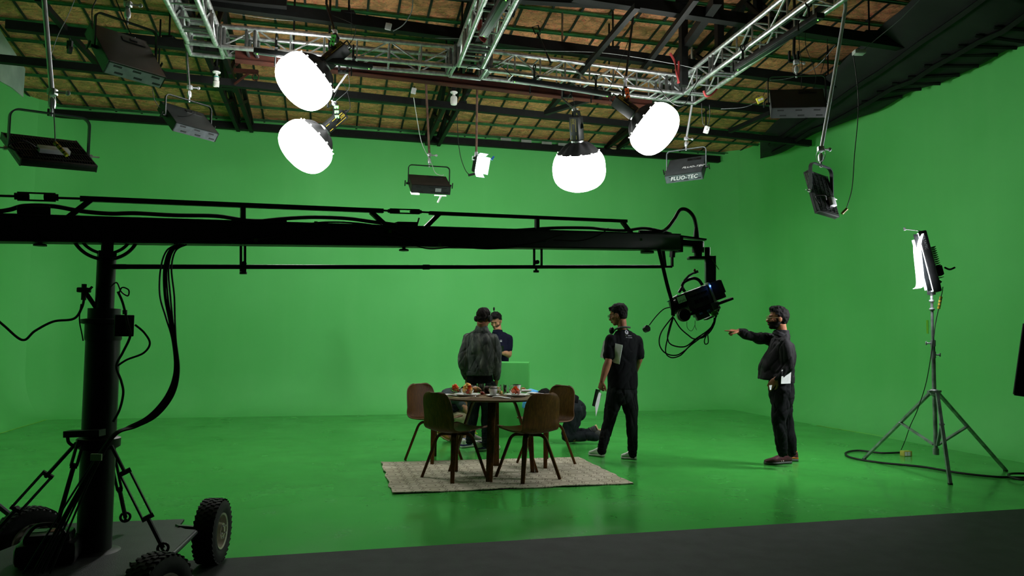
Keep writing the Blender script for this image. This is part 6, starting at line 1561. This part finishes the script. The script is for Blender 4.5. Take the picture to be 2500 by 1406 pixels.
# papers clamped under his arm, tablet and sheet in his hand
def slab(pts, t, m, name, lab, cat, group=None, nrm_=None):
    k = len(pts); n_ = (pts[1] - pts[0]).cross(pts[2] - pts[0]).normalized() * t; mb = MB(); mb.add(pts + [p + n_ for p in pts], [tuple(range(k)), tuple(range(k, 2 * k))[::-1]] + [(i, (i + 1) % k, k + (i + 1) % k, k + i) for i in range(k)]); return solo(name, mb, m, lab, cat, group, smooth=0)
slab([q(1474, 831, .05), q(1519, 842, .185), q(1511, 888, .185), q(1465, 872, .05)], .008, paper, 'paper_stack', 'stack of white paper clamped under the arm of the man in the t-shirt', 'papers')
slab([q(1502, 839, .150), q(1520, 844, .20), q(1512, 889, .20), q(1497, 885, .150)], .004, paper, 'paper_stack', 'folded outer sheets of the papers under the arm of the t-shirt man', 'papers')
slab([q(1457, 950, .24), q(1466, 952, .08), q(1457, 994, .08), q(1448, 991, .24)], .012, mat('tablet_black', (16, 17, 18), .35), 'tablet', 'black tablet hanging from the hand of the man in the t-shirt', 'tablet')
slab([q(1462, 955, .20), q(1469, 962, .06), q(1455, 1017, .08), q(1453, 990, .20)], .002, paper, 'paper_sheet', 'white sheet held behind the tablet', 'paper')

# ---------------- man pointing
D = 7.93
def q(px, py, o=0.0): return P(px, py, D - o)
f_ = V((-.98, .2, 0)).normalized(); r_ = V((.2, .98, 0)).normalized()
pman = person('person with glasses and beard in a black jacket, pointing at the camera rig', fl(1905, 1130))
sk = skin('brown_skin', (138, 90, 62), (118, 76, 52))
pel, wst, chs, nb = q(1907, 955), q(1903, 905), q(1908, 862), q(1910, 818)
hd = Head(q(1899, 777), (-.985, .1, .06), sc=.97)
far, near = chs + Z * .12 + r_ * .16, chs + Z * .10 - r_ * .15
Re, Rw = q(1846, 824, -.12), q(1803, 809, -.08); Le, Lw = q(1924, 893, .19), q(1895, 925, .20)
Rh, Lh = pel + r_ * .085 - Z * .02, pel - r_ * .085 - Z * .02
Rk, Ra = q(1921, 1030, -.10), q(1934, 1103, -.08); Lk, La = q(1901, 1030, .10), q(1911, 1106, .08)
mb = MB(); hd.skin(mb, nb, .055)
torso(mb, [(pel - Z * .05, r_, .12, .09), (wst, r_, .12, .09), (chs, r_, .13, .09), (chs + Z * .10, r_, .12, .07), (nb - Z * .05, r_, .06, .05), (nb, r_, .05, .05)])
limb(mb, [(far, .042), (Re, .038), (Rw, .027)]); limb(mb, [(near, .038), (Le, .034), (Lw, .026)]); limb(mb, [(Rh, .075), (Rk, .044), (Ra, .028)]); limb(mb, [(Lh, .075), (Lk, .044), (La, .028)])
hand(mb, Rw, V((-.97, .0, .12)), V((-.05, -.25, 1)), -1, (.04, .95, 1.05, 1.1), point=True, thumb=.7); hand(mb, Lw, V((-.62, .15, -.78)), V((-.5, -.8, .1)), -1, (.3, .35, .4, .4), k=.95)
part('body', fuse(mb, .0055, 1), sk, pman, smooth=120)
mb = MB(); torso(mb, [(q(1894, 930), r_, .175, .185), (q(1897, 900), r_, .18, .175), (chs, r_, .185, .15), (chs + Z * .09, r_, .175, .125), (chs + Z * .14, r_, .15, .10), (nb - Z * .045, r_, .125, .078), (nb - Z * .01, r_, .085, .085), (nb + Z * .02, r_, .075, .076)], .85)
limb(mb, [(far, .07), (far.lerp(Re, .5), .068), (Re, .058), (Re.lerp(Rw, .6), .052), (Re.lerp(Rw, .92), .04)]); limb(mb, [(near, .076), (near.lerp(Le, .5), .078), (Le, .066), (Le.lerp(Lw, .6), .056), (Le.lerp(Lw, .93), .044)])
clothes(mb, jack, 'jacket', pman, amp=.022, seed=12, sc=10)
mb = torso(MB(), [(nb - Z * .02, r_, .085, .082), (nb + Z * .02, r_, .074, .074), (nb + Z * .055, r_, .070, .072)]); torso(mb, [(nb - Z * .02 + f_ * .03, r_, .095, .082), (nb + Z * .018 + f_ * .01, r_, .085, .080)]); clothes(mb, jack, 'collar', pman, vox=.006, sm=2, amp=.006, seed=14)
mb = MB(); torso(mb, [(pel - Z * .18, r_, .10, .08), (pel - Z * .12, r_, .145, .11), (pel - Z * .05, r_, .16, .13), (pel + Z * .05, r_, .155, .13), (pel + Z * .15, r_, .15, .125)])
limb(mb, [(Rh, .105), (Rh.lerp(Rk, .5), .092), (Rk, .072), (Rk.lerp(Ra, .5), .066), (Ra, .055)]); limb(mb, [(Lh, .105), (Lh.lerp(Lk, .5), .095), (Lk, .074), (Lk.lerp(La, .5), .068), (La, .056)])
clothes(mb, jeans, 'trousers', pman, amp=.016, sc=11, seed=7, cuff=.28)
mar = mat('maroon_knit', (84, 32, 44), .7, rgb2=(60, 24, 34), vs=50); gso = mat('grey_sole', (88, 92, 90), .6); rl = mat('orange_heel', (200, 120, 50), .5)
sh = shoe(pman, La, fl(1932, 1131), fl(1866, 1134), (mar, gso, blk), stripe=mat('pale_stripe', (196, 176, 170), .5)); sh = shoe(pman, Ra, fl(1949, 1126), fl(1890, 1124), (mar, gso, blk), heelpatch=rl)
hd.hair('quiff', hairm, pman, .008, beard=beardm); hd.face(pman, hairm); glasses(hd, pman, mat('gold_frame', (200, 186, 150), .3, .8), .022)
slab([q(1909, 903, .245), q(1932, 901, .20), q(1930, 936, .20), q(1907, 937, .245)], .004, paper, 'folded_paper', 'folded white paper in the back pocket of the pointing man', 'paper')
slab([q(1878, 941, .26), q(1885, 940, .25), q(1883, 951, .25), q(1880, 952, .26)], .003, paper, 'paper_scrap', 'scrap of white paper at the front pocket of the pointing man', 'paper')

# ---------------- man in the grey denim jacket, seen from behind
D = 8.9
def q(px, py, o=0.0): return P(px, py, D - o)
f_ = V((.22, .97, 0)).normalized(); r_ = V((.97, -.22, 0)).normalized()
dman = person('person in a washed grey denim jacket with a headset, back to us behind the table', fl(1165, 1095))
sk = skin('tan_skin', (148, 100, 74), (128, 84, 62))
pel, wst, chs, nb = q(1176, 940), q(1174, 895), q(1174, 850), q(1176, 803)
hd = Head(q(1181, 776), (.45, .85, -.28), sc=.95)
Lsh, Rsh = chs + Z * .112 - r_ * .158, chs + Z * .112 + r_ * .158
Le, Lw = q(1130, 880), q(1140, 925, -.06); Re, Rw = q(1214, 880, .02), q(1212, 925, -.02)
Lh, Rh = pel - r_ * .085 - Z * .02, pel + r_ * .085 - Z * .02; Lk, La = q(1154, 1012, -.03), q(1146, 1078); Rk, Ra = q(1188, 1012, -.02), q(1186, 1084)
mb = MB(); hd.skin(mb, nb, .056)
torso(mb, [(pel - Z * .05, r_, .12, .08), (wst, r_, .12, .08), (chs, r_, .135, .085), (chs + Z * .10, r_, .13, .07), (nb - Z * .05, r_, .06, .05), (nb, r_, .05, .05)])
limb(mb, [(Lsh, .038), (Le, .032), (Lw, .026)]); limb(mb, [(Rsh, .038), (Re, .032), (Rw, .026)]); limb(mb, [(Lh, .07), (Lk, .042), (La, .027)]); limb(mb, [(Rh, .07), (Rk, .042), (Ra, .027)])
hand(mb, Lw, V((.3, .1, -.95)), V((-.6, -.5, .2)), 1, (.5,) * 4); hand(mb, Rw, V((-.1, .1, -1)), V((.8, -.4, 0)), -1, (.6,) * 4)
part('body', fuse(mb, .006, 1), sk, dman, smooth=120)
dj = denim_mat('washed_grey_denim', (88, 92, 91), (62, 66, 67), (142, 143, 136), 7)
mb = MB(); torso(mb, [(q(1171, 911), r_, .158, .115), (q(1172, 898), r_, .165, .125), (wst, r_, .17, .125), (chs, r_, .185, .125), (chs + Z * .085, r_, .178, .112), (chs + Z * .14, r_, .165, .095), (nb - Z * .045, r_, .125, .078), (nb - Z * .015, r_, .09, .075), (nb + Z * .02, r_, .07, .065)], .85)
limb(mb, [(Lsh - Z * .01, .070), (Lsh.lerp(Le, .5), .07), (Le, .062), (Le.lerp(Lw, .6), .054), (Le.lerp(Lw, .92), .042)]); limb(mb, [(Rsh - Z * .01, .070), (Rsh.lerp(Re, .5), .072), (Re, .062), (Re.lerp(Rw, .6), .056), (Re.lerp(Rw, .92), .042)])
djo = clothes(mb, dj, 'denim_jacket', dman, amp=.018, sc=9, seed=21)
bk = lambda px, py: pl(px, py, V((chs.x, chs.y, 0)) - f_ * .128, f_)
seam = denim_mat('dark_seam', (38, 41, 41), (30, 33, 33), (52, 54, 54))
for pp in (((1134, 820), (1150, 811), (1175, 812), (1200, 811), (1211, 820)), ((1143, 816), (1140, 845), (1139, 880), (1141, 905)), ((1203, 815), (1206, 845), (1203, 880), (1199, 905)), ((1138, 908), (1160, 911), (1185, 911), (1202, 909)), ((1163, 799), (1172, 800), (1180, 799))):
    part('seam', drape_tube([bk(*x) for x in pp], djo, f_, .0026), seam, dman)
wb = clothes(torso(MB(), [(q(1171, 917), r_, .158, .118), (q(1171, 905), r_, .160, .122)]), dj, 'waist_band', dman, amp=.006, seed=23)
mb = torso(MB(), [(nb - Z * .03, r_, .09, .08), (nb + Z * .01, r_, .075, .07), (nb + Z * .04, r_, .068, .066)]); clothes(mb, dj, 'collar', dman, vox=.006, sm=2, amp=.006, seed=24)
mb = MB(); torso(mb, [(q(1172, 938), r_, .155, .11), (q(1172, 905), r_, .15, .108)]); clothes(mb, tee, 't_shirt', dman, amp=.008, seed=3)
mb = MB(); torso(mb, [(pel - Z * .16, r_, .10, .08), (pel - Z * .11, r_, .135, .10), (pel - Z * .05, r_, .15, .112), (pel + Z * .03, r_, .15, .11)])
limb(mb, [(Lh, .092), (Lh.lerp(Lk, .5), .08), (Lk, .064), (Lk.lerp(La, .5), .058), (La, .048)]); limb(mb, [(Rh, .092), (Rh.lerp(Rk, .5), .08), (Rk, .064), (Rk.lerp(Ra, .5), .058), (Ra, .048)])
clothes(mb, jeansg, 'trousers', dman, amp=.014, sc=11, seed=17, cuff=.30)
pur_ = mat('purple_suede', (70, 44, 128), .7)
shoe(dman, La, fl(1126, 1094), fl(1176, 1087), (wsh, wso, blk), heelpatch=pur_); shoe(dman, Ra, fl(1162, 1102), fl(1220, 1096), (wsh, wso, blk), heelpatch=pur_)
hd.hair('crop', hairb, dman, .006); hd.face(dman, hairb)
mb = MB(); mb.tube([hd.p(.082 * cos(a_) * 1.08, -.01, .025 + .098 * sin(a_)) for a_ in [pi * i / 20 for i in range(21)]], .008, 8, flat=1.7); hs = part('headset', mb, blk, dman)
for s_ in (-1, 1): mb = MB(); mb.cyl(hd.p(s_ * .082, -.008, -.012), hd.p(s_ * .112, -.008, -.012), .040, 20, .034); part('ear_cup', mb, fabricb, hs)
mb = MB(); mb.tube([hd.p(.108, -.0, .0), hd.p(.112, .01, .06), q(1205, 768), q(1206, 757)], .003, 6); part('microphone_arm', mb, blk, hs); mb = MB(); mb.ell(q(1206, 754), (.012, .012, .022)); part('microphone', mb, rubber, hs)

# ---------------- man with the phone behind the box
D = 11.05
def q(px, py, o=0.0): return P(px, py, D - o)
f_ = V((-.3, -.95, 0)).normalized(); r_ = f_.cross(Z)
bman = person('person with dark hair and stubble in a navy polo shirt, looking down at a phone', V((q(1218, 900).x, D, 0)))
sk = skin('fair_skin', (176, 132, 102), (156, 112, 86))
pel, wst, chs, nb = q(1217, 915), q(1216, 880), q(1217, 845), q(1215, 808)
hd = Head(q(1211, 783), (-.30, -.86, -.42), sc=.97)
Rsh, Lsh = chs + Z * .12 + r_ * .155, chs + Z * .12 - r_ * .155
Le, Lw = q(1242, 864, .05), q(1228, 862, .22); Re, Rw = q(1190, 862, .05), q(1206, 856, .24)
mb = MB(); hd.skin(mb, nb, .056)
torso(mb, [(pel - Z * .05, r_, .12, .08), (wst, r_, .12, .08), (chs, r_, .135, .085), (chs + Z * .10, r_, .13, .07), (nb - Z * .05, r_, .06, .05), (nb, r_, .05, .05)])
limb(mb, [(Lsh, .042), (Le, .046), (Le.lerp(Lw, .4), .042), (Lw, .028)]); limb(mb, [(Rsh, .042), (Re, .044), (Rw, .028)])
for s_ in (-1, 1): h_ = pel + r_ * .085 * s_; limb(mb, [(h_, .07), (V((h_.x, h_.y, .48)), .05), (V((h_.x, h_.y, .09)), .034)])
hand(mb, Lw, V((-.75, -.3, .25)), V((.3, -.6, -.6)), -1, (.7,) * 4); hand(mb, Rw, V((.8, -.3, .1)), V((-.3, -.6, -.6)), 1, (.7,) * 4)
part('body', fuse(mb, .006, 1), sk, bman, smooth=120)
navy = mat('navy_pique', (13, 15, 34), .85, spec=.15, rgb2=(16, 19, 40), vs=5, bump=.3, bs=12, bdist=.02)
mb = MB(); torso(mb, [(pel, r_, .165, .12), (wst, r_, .158, .12), (chs, r_, .175, .125), (chs + Z * .09, r_, .17, .11), (chs + Z * .14, r_, .165, .09), (nb - Z * .045, r_, .125, .078), (nb - Z * .01, r_, .08, .07)], .85)
limb(mb, [(Lsh - Z * .01, .066), (Lsh.lerp(Le, .65), .062)]); limb(mb, [(Rsh - Z * .01, .066), (Rsh.lerp(Re, .65), .062)])
clothes(mb, navy, 'polo_shirt', bman, amp=.012, seed=31)
mb = torso(MB(), [(nb - Z * .03, r_, .082, .074), (nb + Z * .0, r_, .07, .064), (nb + Z * .018, r_, .066, .06)]); clothes(mb, navy, 'collar', bman, vox=.006, sm=2, amp=.004, seed=34)
lp = pl(1223, 832, V((chs.x, chs.y, 0)) + f_ * .14, f_); mb = MB(); mb.ring(lp, f_, .012, .003, 16, 6, 0, pi, x=V((1, 0, 0))); mb.box(lp - Z * .008, (.028, .004, .012), axes(r_, f_, Z)); part('logo', mb, mat('print_white', (220, 222, 226), .6), bman)
mb = MB(); torso(mb, [(pel - Z * .16, r_, .10, .08), (pel - Z * .11, r_, .135, .10), (pel - Z * .05, r_, .15, .112), (pel + Z * .03, r_, .15, .11)])
for s_ in (-1, 1): h_ = pel + r_ * .085 * s_; limb(mb, [(h_, .092), (V((h_.x, h_.y, .48)), .065), (V((h_.x, h_.y, .10)), .055)])
clothes(mb, jeans, 'trousers', bman, amp=.01, seed=33)
for s_ in (-1, 1): h_ = pel + r_ * .09 * s_; h0 = V((h_.x, h_.y, .002)) - f_ * .08; shoe(bman, h0, h0, h0 + f_ * .27, (blk, rubber, blk))
hd.hair('quiff', hairm, bman, .010, beard=mat('stubble', (92, 66, 50), .8, rgb2=(74, 54, 42), vs=120, spec=.2)); hd.face(bman, hairm, False)
slab([q(1219, 845, .32), q(1223, 844, .34), q(1223, 858, .34), q(1219, 859, .32)], .06, mat('tablet_black', (16, 17, 18), .35), 'phone', 'black phone in the hands of the man in the navy polo shirt', 'phone')

# ---------------- kneeling man in dark jeans
D = 9.75
def q(px, py, o=0.0): return P(px, py, D - o)
kman = person('person on hands and knees in grey jeans, half hidden behind the chair', fl(1420, 1075))
f_ = V((-1, .0, 0)); r_ = V((0, 1, 0))
sk = skin('tan_skin', (148, 100, 74), (128, 84, 62))
hip, chs, nb = q(1404, 1000), q(1352, 985), q(1336, 978)
hd = Head(q(1330, 973), (-.75, -.1, -.62), sc=.9)
Nk, Na = q(1385, 1064, .14), q(1455, 1066, .14); Fk, Fa = q(1396, 1058, -.12), q(1447, 1056, -.12)
Nh, Fh = hip - r_ * .09, hip + r_ * .09
hx, hy = q(1297, 985, .0), q(1302, 962, -.05)
mb = MB(); hd.skin(mb, nb, .05)
torso(mb, [(hip, r_, .14, .11), (q(1380, 985), r_, .13, .11), (chs, r_, .15, .11), (nb, r_, .07, .06)])
limb(mb, [(chs - r_ * .16, .05), (q(1330, 1000, .15), .04), (hx, .028)]); limb(mb, [(chs + r_ * .16, .05), (q(1325, 985, -.15), .04), (hy, .028)])
limb(mb, [(Nh, .075), (Nk, .05), (Na, .036)]); limb(mb, [(Fh, .075), (Fk, .05), (Fa, .036)])
hand(mb, hx, V((-.9, .2, -.3)), V((0, 0, 1)), 1, (.7,) * 4); hand(mb, hy, V((-.9, .2, -.1)), V((0, 0, 1)), -1, (.7,) * 4)
part('body', fuse(mb, .006, 1), sk, kman, smooth=120)
mb = MB(); torso(mb, [(q(1408, 985), r_, .155, .10), (q(1383, 978), r_, .165, .125), (chs, r_, .18, .125), (q(1342, 980), r_, .12, .09), (nb, r_, .07, .06)]); limb(mb, [(chs - r_ * .16, .075), (q(1335, 998, .15), .06)]); limb(mb, [(chs + r_ * .16, .075), (q(1330, 985, -.15), .06)])
clothes(mb, tee, 't_shirt', kman, amp=.014, seed=41)
mb = MB(); mb.ell(q(1409, 997), (.115, .18, .115)); limb(mb, [(Nh, .12), (Nh.lerp(Nk, .5), .105), (Nk, .078), (Nk.lerp(Na, .4), .068), (Na, .055)]); limb(mb, [(Fh, .12), (Fh.lerp(Fk, .5), .10), (Fk, .078), (Fk.lerp(Fa, .4), .066), (Fa, .055)])
mb.ell(q(1412, 1005), (.10, .17, .12))
clothes(mb, jeansg, 'trousers', kman, amp=.016, sc=11, seed=43)
dsh = mat('dark_grey_suede', (60, 60, 58), .8, rgb2=(44, 44, 42)); tan_ = mat('tan_rubber', (176, 150, 110), .6)
shoe(kman, Na, q(1466, 1046, .14), q(1480, 1078, .14) + V((.03, 0, .01)), (dsh, tan_, whp), pitch=V((0, 1, 0))); shoe(kman, Fa, q(1456, 1036, -.12), q(1464, 1066, -.12) + V((.03, 0, .0)), (dsh, tan_, whp), pitch=V((0, 1, 0)))
hd.hair('thick', hairm, kman, .008)
mb = MB(); mb.ell(hd.p(0, .0, .045), (.088, .105, .07), hd.B, 20, 14); mb.ell(hd.p(0, .11, .03), (.06, .05, .01), hd.B); part('cap', mb, mat('black_cap', (20, 21, 23), .8, rgb2=(60, 62, 64), vs=24, lo=.58, hi=.62), kman)
mb = MB(); mb.ell(q(1300, 957, -.05), (.075, .05, .03)); mb.ell(q(1284, 984, .02), (.045, .04, .05)); mb.ell(q(1290, 972, -.02), (.04, .035, .05)); mb.ell(q(1278, 990, .03), (.025, .03, .035)); rg = fuse(mb, .007, 2); rnd_disp(rg, .02, 16, 5)
solo('blue_cloth', rg, mat('blue_nitrile', (66, 160, 226), .6, rgb2=(90, 176, 234), vs=14), 'crumpled bright blue cloth held against the green box', 'cloth', smooth=120)

# ---------------- crouching man in khaki shorts
D = 9.7
def q(px, py, o=0.0): return P(px, py, D - o)
sman = person('person in khaki shorts and a dark apron kneeling behind the chair on the left', fl(1115, 1078))
sk = skin('fair_skin', (176, 132, 102), (156, 112, 86))
f_ = V((1, 0, 0)); r_ = V((0, -1, 0))
hip, chs, nb = q(1103, 1012), q(1100, 975), q(1124, 966)
hd = Head(q(1138, 966, -.12), (.8, .2, -.6), sc=.88)
Nk, Na = q(1148, 1018, .1), q(1152, 1062, .12); Fk, Fa = q(1128, 1066, -.1), q(1086, 1066, -.08)
w1, w2 = q(1158, 1056, .02), q(1150, 1000, -.2)
mb = MB(); hd.skin(mb, nb, .05); torso(mb, [(hip, r_, .14, .11), (q(1098, 992), r_, .13, .11), (chs, r_, .15, .11), (nb, r_, .07, .06)])
limb(mb, [(q(1112, 972, .15), .05), (q(1140, 1005, .16), .038), (w1, .026)]); limb(mb, [(q(1112, 970, -.15), .05), (q(1140, 985, -.2), .038), (w2, .026)])
limb(mb, [(hip + V((0, -.09, 0)), .075), (Nk, .056), (Nk.lerp(Na, .35), .05), (Na, .036)]); limb(mb, [(hip + V((0, .09, 0)), .075), (Fk, .055), (Fa, .038)])
hand(mb, w1, V((.3, 0, -.9)), V((.8, -.2, .2)), 1, (.5,) * 4); hand(mb, w2, V((.8, 0, -.3)), V((0, 0, 1)), 1, (.5,) * 4)
part('body', fuse(mb, .006, 1), sk, sman, smooth=120)
gsh = mat('grey_jersey', (66, 74, 77), .85, spec=.15, rgb2=(56, 63, 66), vs=5, bump=.3, bs=12, bdist=.02)
mb = MB(); torso(mb, [(q(1096, 1000), r_, .16, .12), (q(1090, 985), r_, .17, .13), (q(1098, 968), r_, .18, .12), (q(1112, 960), r_, .13, .09), (nb, r_, .07, .06)]); limb(mb, [(q(1110, 970, .15), .075), (q(1128, 990, .16), .06)]); limb(mb, [(q(1112, 968, -.15), .075), (q(1128, 980, -.2), .06)])
clothes(mb, gsh, 'shirt', sman, amp=.014, seed=51)
mb = MB(); mb.ell(q(1113, 990, .06), (.09, .15, .085)); mb.ell(q(1106, 1000, .1), (.08, .12, .05)); clothes(mb, mat('dark_apron', (14, 18, 24), .85, spec=.15, bump=.4, bs=14), 'apron', sman, amp=.012, seed=52)
kh = mat('khaki_cotton', (176, 164, 134), .85, rgb2=(156, 144, 116), vs=8, bump=.4, bs=14, bdist=.02)
mb = MB(); mb.ell(hip, (.12, .16, .11)); limb(mb, [(hip + V((0, -.09, 0)), .11), (hip.lerp(Nk, .6) + V((0, -.05, 0)), .098), (Nk + V((.0, 0, .0)), .082)]); limb(mb, [(hip + V((0, .09, 0)), .11), (hip.lerp(Fk, .7) + V((0, .04, 0)), .088)]); clothes(mb, kh, 'shorts', sman, amp=.016, seed=54)
shoe(sman, Na, q(1146, 1078, .12), q(1178, 1077, .12), (mat('sand_mesh', (120, 120, 110), .7), wso, mat('lime_lace', (150, 210, 60), .5)))
ysh = mat('mustard_suede', (168, 124, 52), .8, rgb2=(140, 98, 40), vs=20)
shoe(sman, Fa, q(1064, 1060, .0), q(1096, 1078, .0), (ysh, mat('tan_rubber', (176, 150, 110), .6), blk))
mb = MB(); mb.ring(q(1159, 1057, .02), V((.2, 0, 1)), .03, .009, 18, 8); part('wristband', mb, mat('lime_band', (150, 220, 50), .5), sman)
hd.hair('thick', hairm, sman, .010)
